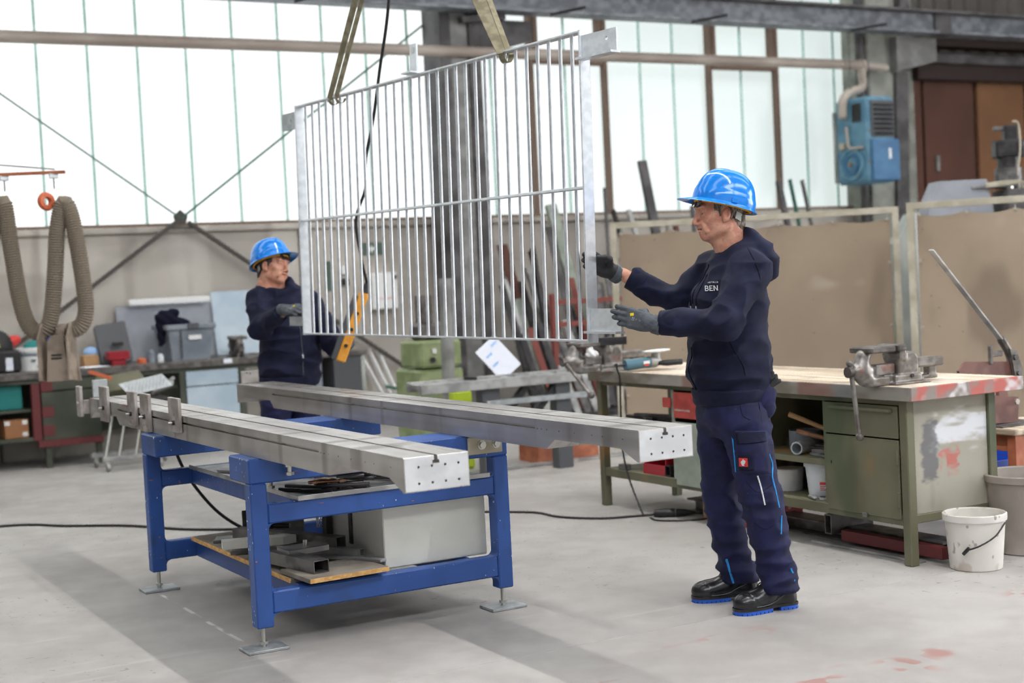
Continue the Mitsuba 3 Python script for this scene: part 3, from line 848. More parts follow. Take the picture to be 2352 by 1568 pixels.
# ------------------------------------------------------------------ under the stand
bd = thing('chipboard_shelf', 'grey topped chipboard with raw orange edges, lower shelf of the stand', 'shelf')
part(bd, 'board', box(2.062, 2.455, 5.60, 6.93, 0.234, 0.252, 0.001), 'm_board')
part(bd, 'edge', box(2.056, 2.062, 5.60, 6.93, 0.234, 0.252, 0.0005), 'm_chip_edge')
bd = thing('chipboard_offcut', 'smaller chipboard panel with an orange front edge, lying on the front rail', 'board')
q = rot([0, 0, 1], 3.0, (2.08, 5.43, 0))
part(bd, 'board', tf(box(2.078, 2.43, 5.430, 5.72, 0.2545, 0.2725, 0.001), q), 'm_board')
part(bd, 'edge', tf(box(2.078, 2.43, 5.425, 5.430, 0.2545, 0.2725, 0.0005), q), 'm_chip_edge')
cb = thing('control_cabinet', 'off white sheet steel cabinet standing on the lower rails of the stand', 'cabinet')
part(cb, 'body', box(2.470, 2.955, 5.575, 6.17, 0.236, 0.500, 0.004), 'm_whitebox')
part(cb, 'hinge', box(2.462, 2.470, 5.9, 5.93, 0.30, 0.44, 0.001), 'm_mill_dark')

Z0 = 0.2525
solo('square_tube', hollow((2.085, 5.98, Z0 + 0.047), (2.165, 5.52, Z0 + 0.047), 0.072, 0.052), 'm_mill', 'dark square steel tube with its open end at the front of the lower shelf', 'tube')
solo('square_tube', hollow((2.13, 6.45, Z0 + 0.070), (2.395, 5.86, Z0 + 0.070), 0.060, 0.050), 'm_mill', 'dark square steel tube lying behind the paint splashed block', 'tube')
solo('square_tube', hollow((2.20, 6.10, Z0 + 0.036), (2.44, 5.74, Z0 + 0.036), 0.038, 0.034), 'm_mill_light', 'small bright square tube in the heap on the lower shelf', 'tube')
solo('flat_bar', bar((2.24, 6.02, Z0 + 0.014), (2.455, 5.555, Z0 + 0.014 + 0.012), 0.040, 0.012), 'm_mill_light', 'flat bright bar pointing at the foot of the white cabinet', 'bar')
solo('flat_bar', bar((2.10, 6.70, Z0 + 0.008), (2.42, 6.55, Z0 + 0.008), 0.12, 0.014), 'm_mill', 'wide flat bar at the back of the lower shelf', 'bar')
pl = thing('base_plate', 'thick steel plate with a bolt standing on it in the heap', 'plate')
part(pl, 'plate', tf(ext([(-0.10, -0.06), (0.09, -0.07), (0.11, -0.03), (0.10, 0.06), (-0.08, 0.07)], 0.022), frame((2.20, 5.82, Z0 + 0.062), unit((1, 0.2, 0)), unit((-0.2, 1, 0)), (0, 0, 1))), 'm_mill_light')
part(pl, 'bolt', cyl((2.22, 5.83, Z0 + 0.084), (2.22, 5.83, Z0 + 0.108), 0.011, n=10), 'm_zinc', smooth=40)
solo('spacer_block', tf(ext([(-0.15, -0.03), (0.11, -0.04), (0.17, -0.01), (0.12, 0.04), (-0.15, 0.04)], 0.035), frame((2.10, 6.10, Z0 + 0.062), unit((1, -0.25, 0)), unit((0.25, 1, 0)), (0, 0, 1))), 'm_whitebox', 'white splashed wedge block lying on the heap', 'block')
solo('spacer_block', tf(ext([(-0.07, -0.04), (0.05, -0.05), (0.08, 0.0), (0.03, 0.05), (-0.07, 0.04)], 0.020), frame((2.27, 5.66, Z0), unit((1, 0.1, 0)), unit((-0.1, 1, 0)), (0, 0, 1))), 'm_mill_light', 'small chamfered steel plate at the front of the heap', 'block')
solo('spacer_block', tf(ext([(-0.08, -0.04), (0.05, -0.05), (0.08, 0.0), (0.03, 0.05), (-0.07, 0.04)], 0.018), frame((2.13, 6.30, Z0 + 0.0), unit((1, -0.4, 0)), unit((0.4, 1, 0)), (0, 0, 1))), 'm_mill', 'grey plate lying under the white wedge block', 'block')
solo('drill_chuck', cat(cyl((2.27, 6.62, Z0 + 0.065), (2.34, 6.55, Z0 + 0.065), 0.028, n=14), cyl((2.34, 6.55, Z0 + 0.065), (2.40, 6.49, Z0 + 0.065), 0.013, n=12), box(2.26, 2.33, 6.56, 6.64, Z0 + 0.017, Z0 + 0.040)), 'm_mill_dark', 'black drill chuck at the back of the lower shelf', 'tool', smooth=40)
solo('steel_sheet', tf(box(0.0, 0.30, -0.006, 0.006, 0, 0.13, 0.002), frame((2.24, 6.70, Z0), unit((1, -0.1, 0)), unit((0.1, 1, 0)), (0, 0, 1))), 'm_mill', 'dark drilled steel sheet standing at the back of the lower shelf', 'sheet')
hp = unary_union([Point(0.012 * i + 0.006 * (j % 2), 0.0105 * j).buffer(0.0048, 6) for i in range(3) for j in range(8)])
solo('perforated_strip', prism(sbox(-0.010, -0.010, 0.040, 0.086).difference(hp), 0.004, (2.425, 6.19, Z0 + 0.10), (1, -0.15, 0), (0, 0, 1)), 'm_galv', 'bright strip of perforated metal beside the white cabinet', 'strip')
solo('channel_bar', cat(box(2.435, 2.462, 6.12, 6.17, Z0, Z0 + 0.24), ), 'm_mill_dark', 'dark upright steel channel against the white cabinet', 'bar')

# tools in the tray
r2 = np.random.default_rng(12)
Zt = 0.5865
ORD = ['first', 'second', 'third', 'fourth', 'fifth', 'sixth', 'seventh', 'eighth', 'ninth', 'tenth', 'eleventh', 'twelfth', 'thirteenth', 'fourteenth', 'fifteenth', 'sixteenth', 'seventeenth', 'eighteenth', 'nineteenth', 'twentieth']
mats = [('m_mill_dark', 'dark'), ('m_mill', 'grey'), ('m_black', 'black'), ('m_mill_light', 'bright'), ('m_bronze', 'brown'), ('m_mill_dark', 'dark')]


def tool(kind, x, y, a, ln, m, lay, label, grp):
    c = np.array([x, y, Zt + 0.012 + lay * 0.017]); d = np.array([math.cos(a), math.sin(a), 0])
    p0, p1 = c - d * ln / 2, c + d * ln / 2
    if kind == 'spanner':
        me = cat(bar(p0, p1, 0.016, 0.007), cyl(p0 - [0, 0, 0.005], p0 + [0, 0, 0.005], 0.020, n=12), cyl(p1 - [0, 0, 0.005], p1 + [0, 0, 0.005], 0.017, n=6))
    elif kind == 'drill_bit':
        me = cat(cyl(p0, c, 0.008, n=8), cyl(c, p1, 0.008, 0.003, n=6))
    elif kind == 'file':
        me = cat(bar(p0, c + d * ln * 0.12, 0.024, 0.006), cyl(c + d * ln * 0.12, p1, 0.012, 0.015, n=10))
    elif kind == 'punch':
        me = cat(cyl(p0, c, 0.005, 0.011, n=8), cyl(c, p1, 0.011, n=8))
    else:
        me = cyl(p0, p1, 0.0085, n=8)
    solo(kind, me, m, label, kind.replace('_', ' '), grp, smooth=40)


kinds = ['spanner', 'steel_rod', 'file', 'drill_bit', 'punch']
lots = []
for k in range(54):
    lots.append((2.20 + 0.44 * r2.random(), 5.53 + 0.62 * r2.random(), kinds[int(r2.integers(0, 5))], math.radians(r2.normal(-32, 20)), 0.10 + 0.13 * r2.random(), int(r2.integers(0, 6)), k % 5))
tally = {}
for x, y, kind, a, ln, mi_, lay_ in sorted(lots):
    m, w = mats[mi_]
    n_ = tally[kind, w] = tally.get((kind, w), -1) + 1
    nm = kind.replace('_', ' ').replace('steel rod', 'round rod')
    tool(kind, x, y, a, ln, m, lay_, f'{w} {nm} in the crowded tool tray, {ORD[n_]} {w} one from the left', nm + 's in the tray')
h = thing('file', 'file with a pale wooden handle lying at the left of the tool tray', 'file')
part(h, 'handle', tube(spline([(2.245, 5.76, Zt + 0.02), (2.285, 5.745, Zt + 0.022), (2.335, 5.725, Zt + 0.020)], 4), [0.010, 0.014, 0.017, 0.018, 0.017, 0.016, 0.016, 0.014, 0.010][:9], 10), 'm_bronze', smooth=True)
part(h, 'blade', bar((2.335, 5.725, Zt + 0.018), (2.44, 5.683, Zt + 0.016), 0.018, 0.005), 'm_mill')
solo('steel_rod', bar((2.10, 5.78, Zt + 0.008), (2.235, 5.53, Zt + 0.008), 0.016, 0.014), 'm_black', 'long black bar at the left edge of the tool tray', 'rod')
solo('steel_rod', bar((2.16, 5.86, Zt + 0.008), (2.30, 5.62, Zt + 0.008), 0.022, 0.012), 'm_mill_dark', 'dark flat bar second from the left in the tool tray', 'rod')
for k in range(4):
    solo('chisel', bar((2.11 + 0.02 * k, 6.62 - 0.03 * k, Zt + 0.008), (2.20 + 0.02 * k, 6.42 - 0.03 * k, Zt + 0.008), 0.016, 0.012), 'm_mill_light', ['bright flat chisel nearest the left edge of the tray', 'second bright flat chisel from the left at the back of the tray', 'third bright flat chisel from the left at the back of the tray', 'last bright flat chisel on the right at the back of the tray'][k], 'chisel', 'chisels at the back of the tray')

# ------------------------------------------------------------------ the galvanised railing panel in the slings
PL0, PL1 = np.array([3.128, 7.989, 1.163]), np.array([3.169, 8.030, 2.480])      # far end bottom, top
PR0, PR1 = np.array([3.359, 5.275, 1.138]), np.array([3.409, 5.311, 2.459])      # near end bottom, top


def pan(s, q):
    return (PL0 * (1 - s) + PR0 * s) * (1 - q) + (PL1 * (1 - s) + PR1 * s) * q


ux = unit(PR0 - PL0); uz = unit(PR1 - PR0); un = unit(np.cross(uz, ux))
g = thing('railing_panel', 'galvanised steel railing panel of upright round bars hanging in two slings', 'railing')
for s in (0, 1):
    part(g, 'end_post', bar(pan(s, -0.006), pan(s, 1.004), 0.056, 0.010, up=ux), 'm_galv')
part(g, 'bottom_bar', bar(pan(0.002, 0), pan(0.998, 0), 0.042, 0.010, up=uz), 'm_galv')
part(g, 'top_bar', bar(pan(0.002, 1), pan(0.998, 1), 0.042, 0.010, up=uz), 'm_galv')
part(g, 'middle_bar', bar(pan(0.002, 0.497), pan(0.998, 0.497), 0.030, 0.012, up=uz), 'm_galv')
for k in range(31):
    s = (k + 1) / 32
    part(g, 'upright_bar', cyl(pan(s, 0.002), pan(s, 0.998), 0.0082, n=12), 'm_galv', smooth=40)


def lug(s, q0, q1, d0, d1, hole, flange, m='m_galv'):
    o0 = pan(s, q0); o1 = pan(s, q1); hgt = np.linalg.norm(o1 - o0)
    poly = sbox(min(d0, d1), 0, max(d0, d1), hgt)
    if hole: poly = poly.difference(Point(*hole).buffer(0.009, 8))
    k = part(g, 'fixing_lug', prism(poly, 0.010, o0 - un * 0.005, ux, uz), m, label='flat fixing lug with a bolt hole')
    if flange:
        part(k, 'flange', prism(sbox(min(d0, d1), -0.006, max(d0, d1) + 0.012, 0.004), 0.05, o0 - un * 0.005, ux, uz), 'm_galv')


lug(1.0, 0.908, 0.985, 0.006, 0.24, (0.175, 0.065), True)
lug(1.0, 0.030, 0.105, 0.006, 0.215, None, True)
lug(0.0, 0.905, 0.98, -0.20, -0.006, (-0.08, 0.05), False, 'm_galv_dull_shaded')  # shade on the far lugs is put into the greyer zinc colour
lug(0.0, 0.034, 0.075, -0.20, -0.006, None, False, 'm_galv_dull_shaded')
o = pan(0.485, 1.0) + uz * 0.006
k = part(g, 'standing_lug', prism(sbox(-0.032, 0, 0.032, 0.155), 0.010, o, ux, uz), 'm_galv', label='upright lug with a bolt in the middle of the top bar')
part(k, 'foot', prism(sbox(-0.032, 0, 0.06, 0.008), 0.045, o - un * 0.02, ux, uz), 'm_galv')
part(k, 'bolt', hexnut(o + uz * 0.122 - un * 0.001, -un, 0.016, 0.012), 'm_zinc')


def sling(label, base, legs):
    """flat webbing: each leg runs (foot, head, foot width, head width, direction of the width at foot and head)"""
    key = thing('lifting_sling', label, 'sling')
    for foot, head, w0, w1_, d0, d1 in legs:
        foot, head = np.asarray(foot, float), np.asarray(head, float); n = 14; V = []
        tt = unit(head - foot)
        for i in range(n):
            q = i / (n - 1); p_ = foot * (1 - q) + head * q
            d = unit(np.asarray(d0, float) * (1 - q) + np.asarray(d1, float) * q); d = unit(d - tt * (d @ tt)); nn = np.cross(tt, d)
            w = w0 + (w1_ - w0) * min(1, q * 2.2)
            for sa, sb in ((-1, -1), (1, -1), (1, 1), (-1, 1)): V.append(p_ + d * w / 2 * sa + nn * 0.0035 * sb)
        F = []
        for i in range(n - 1):
            for j in range(4):
                A, B = i * 4 + j, i * 4 + (j + 1) % 4
                F += [[A, B, B + 4], [A, B + 4, A + 4]]
        F += [[0, 2, 1], [0, 3, 2], [4 * n - 4, 4 * n - 3, 4 * n - 2], [4 * n - 4, 4 * n - 2, 4 * n - 1]]
        part(key, 'strap', (np.array(V), np.array(F)), 'm_sling')
    for o_, w, dy in base:
        ring = [o_ + un * 0.027 * math.cos(q) - uz * (0.012 + dy * math.sin(q)) for q in np.linspace(0, math.pi, 11)]
        V = []; F = []
        for p_ in ring:
            for sa in (-1, 1): V.append(p_ + ux * w / 2 * sa)
        for i in range(len(ring) - 1): F += [[2 * i, 2 * i + 1, 2 * i + 3], [2 * i, 2 * i + 3, 2 * i + 2]]
        part(key, 'loop', (np.array(V), np.array(F)), 'm_sling')


sl, sr = pan(0.173, 1.0), pan(0.785, 1.0)
hook = np.array([3.29, 6.66, 3.75])
cr_ = np.array([0.87, -0.49, 0.0])
sling('pair of narrow edge on webbing straps holding the far end of the railing panel', [(sl - ux * 0.035, 0.035, 0.030), (sl + ux * 0.045, 0.030, 0.030)],
      [(sl - ux * 0.035 - un * 0.026 - uz * 0.010, hook + np.array([-0.02, 0.0, 0.0]), 0.032, 0.036, ux + un * 0.4, ux + un * 0.6), (sl + ux * 0.045 - un * 0.026 - uz * 0.010, hook + np.array([0.02, 0.0, 0.0]), 0.028, 0.022, ux + un * 0.4, ux * 0.6 + un)])
sling('broad webbing strap folded over the top bar near the worker in the foreground', [(sr, 0.045, 0.040)],
      [(sr - un * 0.026 - uz * 0.010, hook + np.array([-0.03, 0.0, 0.0]), 0.042, 0.088, cr_, cr_), (sr + un * 0.026 - uz * 0.010 - ux * 0.01, hook + np.array([0.06, -0.03, 0.0]), 0.030, 0.030, un + cr_ * 0.3, un)])
hk = thing('crane_hook', 'crane hook above the railing panel', 'hook')
part(hk, 'hook', tube(spline([hook + [0, 0, 0.05], hook + [0, 0.10, 0.08], hook + [0, 0.12, 0.2], hook + [0, 0.02, 0.3], hook + [0, 0, 0.5]], 6), 0.03, 10), 'm_steel_dark', smooth=True)
part(hk, 'chain', cyl(hook + [0, 0, 0.5], hook + [0, 0, 3.6], 0.012, n=8), 'm_steel_dark')

pc = thing('pendant_control', 'yellow and black crane control hanging behind the bars, held by the worker in the background', 'crane control')
pb, pt = np.array([3.335, 8.02, 0.985]), np.array([3.485, 7.95, 1.385])
d = unit(pt - pb); sd = unit(np.cross(d, [0.35, 0.94, 0]))
part(pc, 'body', bar(pb, pt, 0.060, 0.050, up=(0.35, 0.94, 0), b=0.008), 'm_pendant')
part(pc, 'side_cover', bar(pb - sd * -0.042 + d * 0.0, pt + sd * 0.042 - d * 0.03, 0.030, 0.056, up=(0.35, 0.94, 0), b=0.006), 'm_grey_dark')
part(pc, 'top_cap', cyl(pt, pt + d * 0.06, 0.028, 0.016, n=12), 'm_black', smooth=40)
for q in (0.1, 0.2, 0.3):
    part(pc, 'button', cyl(pb + d * q - np.array([0.35, 0.94, 0]) * 0.020, pb + d * q - np.array([0.35, 0.94, 0]) * 0.033, 0.011, n=10), 'm_black')
solo('control_cable', tube(spline([pt + d * 0.05, (3.44, 7.86, 1.566), (3.39, 7.80, 1.80), (3.415, 7.70, 1.975), (3.385, 7.60, 2.14), (3.376, 7.448, 2.349), (3.381, 7.343, 2.597), (3.363, 7.14, 2.936), (3.33, 6.9, 3.6), (3.31, 6.8, 4.4)], 6), 0.0085, 8), 'm_black', 'black control cable winding down behind the railing bars', 'cable', smooth=True)

# ------------------------------------------------------------------ people
def M4(o, deg, pitch=0.0, roll=0.0):
    """x forward, y left, z up; yaw, nose-down pitch, roll to the right, in degrees"""
    M = rot([0, 0, 1], deg) @ rot([0, 1, 0], pitch) @ rot([1, 0, 0], roll)
    M = M.copy(); M[:3, 3] = o
    return M


def inv(M): return np.linalg.inv(M)


def flip_y(p): return (p[0], -p[1], p[2])


def head_sdf(p):
    e = lambda c, r, M=None: sd_ell(p, c, r, M)
    d = e((-0.004, 0, 0.050), (0.096, 0.075, 0.098))
    d = smin(d, e((0.040, 0, -0.015), (0.058, 0.058, 0.080)), 0.03)
    d = smin(d, e((0.020, 0, -0.040), (0.052, 0.058, 0.046)), 0.03)
    for s in (1, -1):
        d = smin(d, sd_cap(p, (0.008, s * 0.050, -0.056), (0.068, s * 0.018, -0.084), 0.016, 0.015), 0.02)
        d = smin(d, e((0.058, s * 0.043, -0.010), (0.026, 0.022, 0.020)), 0.02)
        d = smin(d, sd_cap(p, (0.090, s * 0.042, 0.036), (0.101, s * 0.010, 0.034), 0.010, 0.009), 0.014)
    d = smin(d, e((0.070, 0, -0.084), (0.021, 0.020, 0.019)), 0.015)
    d = smin(d, e((0.080, 0, -0.052), (0.020, 0.026, 0.024)), 0.02)
    for s in (1, -1):                                             # eye sockets
        d = -smin(-d, e((0.106, s * 0.031, 0.012), (0.017, 0.019, 0.012)), 0.012)
    d = smin(d, sd_cap(p, (0.098, 0, 0.018), (0.116, 0, -0.022), 0.0075, 0.0105), 0.010)
    d = smin(d, e((0.118, 0, -0.027), (0.011, 0.011, 0.010)), 0.006)
    for s in (1, -1):
        d = smin(d, e((0.107, s * 0.012, -0.031), (0.010, 0.0075, 0.0075)), 0.005)
        d = smin(d, sd_cap(p, (0.0850, s * 0.040, 0.0165), (0.0915, s * 0.024, 0.0185), 0.0068, 0.0068), 0.004)      # lids
        d = smin(d, sd_cap(p, (0.0855, s * 0.039, 0.001), (0.0915, s * 0.024, 0.001), 0.0058, 0.0058), 0.006)
        d = smin(d, sd_cap(p, (0.095, s * 0.024, -0.032), (0.078, s * 0.038, -0.064), 0.007, 0.007), 0.014)         # fold beside the mouth
    d = smin(d, sd_cap(p, (0.088, 0.018, -0.0485), (0.097, 0, -0.0455), 0.0055, 0.0065), 0.004)
    d = smin(d, sd_cap(p, (0.088, -0.018, -0.0485), (0.097, 0, -0.0455), 0.0055, 0.0065), 0.004)
    d = smin(d, sd_cap(p, (0.083, 0.015, -0.0605), (0.090, 0, -0.0610), 0.0055, 0.0070), 0.004)
    d = smin(d, sd_cap(p, (0.083, -0.015, -0.0605), (0.090, 0, -0.0610), 0.0055, 0.0070), 0.004)
    d = np.maximum(d, -sd_cap(p, (0.105, -0.024, -0.0545), (0.105, 0.024, -0.0545), 0.0042, 0.0042, ((1, 0, 0), 4.0)))
    # neck with tendons
    d = smin(d, sd_cap(p, (-0.022, 0, -0.02), (-0.060, 0, -0.17), 0.053, 0.062), 0.025)
    d = smin(d, sd_cap(p, (0.022, 0, -0.095), (-0.020, 0, -0.17), 0.030, 0.040), 0.03)
    for s in (1, -1):
        d = smin(d, sd_cap(p, (-0.012, s * 0.052, -0.05), (-0.015, s * 0.020, -0.17), 0.012, 0.013), 0.016)
        R = rot([1, 0, 0], s * 12) @ rot([0, 0, 1], s * -22) @ rot([0, 1, 0], -10)
        ear = sd_ell(p, (0.004, s * 0.077, 0.0), (0.018, 0.009, 0.031), R[:3, :3])
        ear = np.maximum(ear, -sd_ell(p, (0.007, s * 0.088, 0.003), (0.0105, 0.009, 0.021), R[:3, :3]))
        d = smin(d, ear, 0.004)
        d = smin(d, sd_ell(p, (0.012, s * 0.074, -0.026), (0.008, 0.006, 0.008)), 0.006)
    return d


HEAD = surface_nets(head_sdf, (-0.15, -0.115, -0.215), (0.155, 0.115, 0.17), 0.0029)


def hair_sdf(p):
    d = sd_ell(p, (-0.006, 0, 0.048), (0.101, 0.0805, 0.104))
    n = 0.0025 * np.sin(p[..., 0] * 330 + 3 * np.sin(p[..., 2] * 160)) * np.sin(p[..., 1] * 290 + p[..., 2] * 130)
    d = smin(d, sd_ell(p, (-0.060, 0, -0.030), (0.042, 0.052, 0.055)), 0.02) + n
    face = (p[..., 0] - 0.050) * 0.92 - np.maximum(p[..., 2] - 0.062, 0) * 6 - 0.001
    low = (-0.004 - p[..., 2]) - np.clip((0.02 - p[..., 0]) * 1.15, -0.02, 0.085)
    ear = 0.030 - np.sqrt((p[..., 0] - 0.004) ** 2 + (np.abs(p[..., 1]) - 0.085) ** 2 + (p[..., 2] * 0.85) ** 2)
    d = np.maximum(np.maximum(d, np.maximum(face, low)), ear)
    for k in range(9):
        y = -0.044 + 0.011 * k
        d = smin(d, sd_cap(p, (0.085, y, 0.085), (0.110 + 0.004 * math.sin(k * 2.1), y + 0.006, 0.046 + 0.006 * math.sin(k * 1.7)), 0.008, 0.003), 0.004)
    for s in (1, -1):
        d = smin(d, sd_cap(p, (0.030, s * 0.074, 0.03), (0.028, s * 0.074, -0.002), 0.006, 0.004), 0.006)
    return d


HAIR = surface_nets(hair_sdf, (-0.13, -0.11, -0.12), (0.14, 0.11, 0.17), 0.0034)


def helmet_parts():
    A = M4((-0.0125, 0, 0.046), 0, -15.0)
    nu, nv = 72, 22
    def shell(off, low):
        V = []
        for i in range(nv):
            q = i / (nv - 1) * math.pi / 2
            for j in range(nu):
                a = 2 * math.pi * j / nu
                cx, sy = math.cos(a), math.sin(a)
                r = math.cos(q) ** 0.74; z = math.sin(q) ** 0.92
                step = 0.004 * (1 / (1 + math.exp((z * 0.142 - 0.040 - 0.006 * cx) / 0.0016)))
                ridge = 0.004 * math.exp(-((sy * 0.105 * r) / 0.020) ** 2) * (1 if z > 0.25 else z * 4)
                V.append(((0.130 * r + step + off) * cx * (1.0 if cx > 0 else 1.02), (0.108 * r + step + off) * sy, 0.142 * z + ridge * min(1, z * 2) + off * z + low * (1 - z)))
        V = np.array(V); F = []
        for i in range(nv - 1):
            for j in range(nu):
                a, b = i * nu + j, i * nu + (j + 1) % nu
                F += [[a, b, b + nu], [a, b + nu, a + nu]]
        return V, np.array(F)
    ov, of = shell(0.0, 0.0); iv, jf = shell(-0.0045, 0.0)
    rim = []
    for k, (dr, dz) in enumerate(((0.0, 0.0), (0.004, -0.006), (0.010, -0.012), (0.011, -0.0145), (0.005, -0.013), (-0.0045, 0.0))):
        for j in range(nu):
            a = 2 * math.pi * j / nu; c, s = math.cos(a), math.sin(a)
            pk = 0.054 * max(0, c) ** 2.2 if k in (1, 2, 3, 4) else 0.0
            pk *= (0.55, 0.95, 1.0, 0.75)[k - 1] if pk else 0
            R0, R1 = 0.134, 0.112
            rim.append(((R0 + dr + pk) * c * (1.0 if c > 0 else 1.02), (R1 + dr + pk * 0.25) * s, dz - 0.020 * (pk / 0.054) * 0.35))
    rim = np.array(rim); rf = []
    for i in range(5):
        for j in range(nu):
            a, b = i * nu + j, i * nu + (j + 1) % nu
            rf += [[a, b + nu, b], [a, a + nu, b + nu]]
    shellm = cat((ov, of), (iv, jf[:, ::-1]), (rim, np.array(rf)))
    out = {'shell': tf(shellm, A)}
    holes = []
    for s in (1, -1):
        for dx, dz in ((-0.010, 0.004), (0.0, 0.010), (0.010, 0.004), (0.0, -0.004)):
            x, z = -0.012 + dx, 0.098 + dz
            r = math.sqrt(max(0, 1 - (z / 0.142) ** 2))
            y = 0.108 * r * math.sqrt(max(0, 1 - (x / (0.13 * r)) ** 2)) + 0.0015
            holes.append(tf(ball((x, s * y, z), (0.0026, 0.0022, 0.0026), 6), A))
    out['vent_hole'] = holes
    out['slot'] = [tf(cbox((0.014, 0.004, 0.010), 0.002), A @ M4((-0.008, s * 0.1125, 0.010), 0)) for s in (1, -1)]
    ring = [(0.118 * math.cos(a), 0.097 * math.sin(a), -0.010) for a in np.linspace(0, 2 * math.pi, 40)]
    out['sweatband'] = tf(tube(ring, 0.0065, 8, cap=False), A)
    st = [(-0.090 * math.cos(a), 0.078 * math.sin(a), -0.042 - 0.012 * math.cos(a)) for a in np.linspace(-1.15, 1.15, 15)]
    V = []; F = []
    for (x, y, z) in st:
        for dz, k in ((0.030, 1.0), (0.0, 1.0), (0.0, 1.04), (0.030, 1.04)): V.append((x * k, y * k, z + dz - 0.008))
    for i in range(len(st) - 1):
        for j in range(4):
            a, b = 4 * i + j, 4 * i + (j + 1) % 4
            F += [[a, b, b + 4], [a, b + 4, a + 4]]
    out['nape_strap'] = tf((np.array(V), np.array(F)), A)
    return out


HELMET = helmet_parts()


def hand_sdf(curl, thumb, spread=0.0, k=1.0):
    """glove in hand space: x along the fingers from the wrist, y towards the thumb, z out of the back. Returns the sdf and the joints."""
    base = [(0.088, 0.032), (0.092, 0.011), (0.087, -0.010), (0.078, -0.030)]
    seg = [(0.044, 0.026, 0.021), (0.048, 0.030, 0.022), (0.044, 0.028, 0.021), (0.035, 0.021, 0.018)]
    rad = [0.0112, 0.0116, 0.0112, 0.0100]
    ch = []
    for i in range(4):
        p = np.array([base[i][0], base[i][1], 0.0]); a = 0.0; pts = [p]
        for j in range(3):
            a += math.radians(curl[i][j]); y = math.radians(spread * (1.5 - i))
            p = p + seg[i][j] * np.array([math.cos(a) * math.cos(y), math.sin(y), -math.sin(a)]); pts.append(p)
        ch.append((pts, rad[i]))
    th = [np.array(q, float) for q in thumb]

    def fn(p):
        d = sd_cap(p, (-0.05, 0, 0.0), (0.0, 0, 0.0), 0.0365, 0.033, ((0, 0, 1), 0.92))
        for i in range(4):
            d = smin(d, sd_cap(p, (0.004, base[i][1] * 0.62, 0.0), (base[i][0], base[i][1], 0.0), 0.0150, 0.0135), 0.014)
        d = smin(d, sd_ell(p, (0.035, -0.024, -0.010), (0.040, 0.018, 0.015)), 0.012)
        for pts, r in ch:
            f = None
            for j in range(3):
                c = sd_cap(p, pts[j], pts[j + 1], r * (1 - 0.06 * j), r * (0.94 - 0.07 * j))
                f = c if f is None else smin(f, c, 0.004)
            d = smin(d, f, 0.0045)
        f = sd_cap(p, (0.012, 0.018, -0.008), th[0], 0.018, 0.0155)
        for a, b, r0, r1 in ((th[0], th[1], 0.0145, 0.0125), (th[1], th[2], 0.0122, 0.0100)):
            f = smin(f, sd_cap(p, a, b, r0, r1), 0.004)
        return smin(d, f, 0.010)
    return fn, ch, th


def glove(person, M, curl, thumb, mirror, label, spread=0.0, logo=True):
    fn, ch, th = hand_sdf(curl, thumb, spread)
    v, f = surface_nets(fn, (-0.06, -0.075, -0.12), (0.215, 0.095, 0.05), 0.0026)
    if mirror: v = v * [1, -1, 1]; f = f[:, ::-1]
    c = v[f].mean(1); n = normals(v, f)[f].mean(1)
    tip = np.zeros(len(c), bool)
    for pts, r in ch:
        q = np.array(pts[1]) * ([1, -1, 1] if mirror else [1, 1, 1]); e = np.array(pts[3]) * ([1, -1, 1] if mirror else [1, 1, 1])
        a = np.array(pts[2]) * ([1, -1, 1] if mirror else [1, 1, 1])
        for s0, s1 in ((q, a), (a, e)):
            t = np.clip(((c - s0) @ (s1 - s0)) / ((s1 - s0) @ (s1 - s0)), 0, 1)
            tip |= (np.linalg.norm(c - s0 - t[:, None] * (s1 - s0), axis=1) < r * 1.35) & (n[:, 2] < 0.55)
    dark = (((n[:, 2] < -0.25) & (c[:, 0] > -0.02)) | tip | ((c[:, 0] > 0.02) & (np.abs(c[:, 1]) > 0.036) & (n[:, 2] < 0.3)))
    key = part(person, 'glove', tf((v, f[~dark]), M), 'm_glove', smooth=True, label=label)
    part(key, 'coating', tf((v, f[dark]), M), 'm_glove_dark', smooth=True)
    cuffM = M
    part(key, 'cuff', tf(lathe([(0.036, -0.054), (0.0405, -0.052), (0.0400, -0.040), (0.0385, -0.020), (0.034, -0.020)], 20, axis=(1, 0, 0)), cuffM @ np.diag([1, 1, 0.95, 1])), 'm_glove', smooth=40)
    if logo:
        s = -1 if mirror else 1
        marks = []
        for x0, txt in ((0.068, 'III'), (0.052, '::.'), (0.036, '.::')):
            t = meshkit.text_mesh(txt, 0.0085, 0.0012)
            tv = np.array(t.vertices); tv[:, 0] -= tv[:, 0].mean()
            q = np.stack([x0 - tv[:, 1], -tv[:, 0], 0 * tv[:, 0] + 0.06], -1)
            q = project(fn, q, (0, 0, -1)); q[:, 2] += tv[:, 2] + 0.0008; q[:, 1] *= s
            marks.append((q, np.array(t.faces)))
        part(key, 'print', tf(cat(*marks), M), 'm_print')
        z = project(fn, [(0.074, 0.016, 0.06)], (0, 0, -1))[0, 2]
        part(key, 'yellow_mark', tf(cbox((0.008, 0.006, 0.0014), 0.001), M @ M4((0.074, s * 0.016, z + 0.0006), 20)), 'm_yellow')
    return key


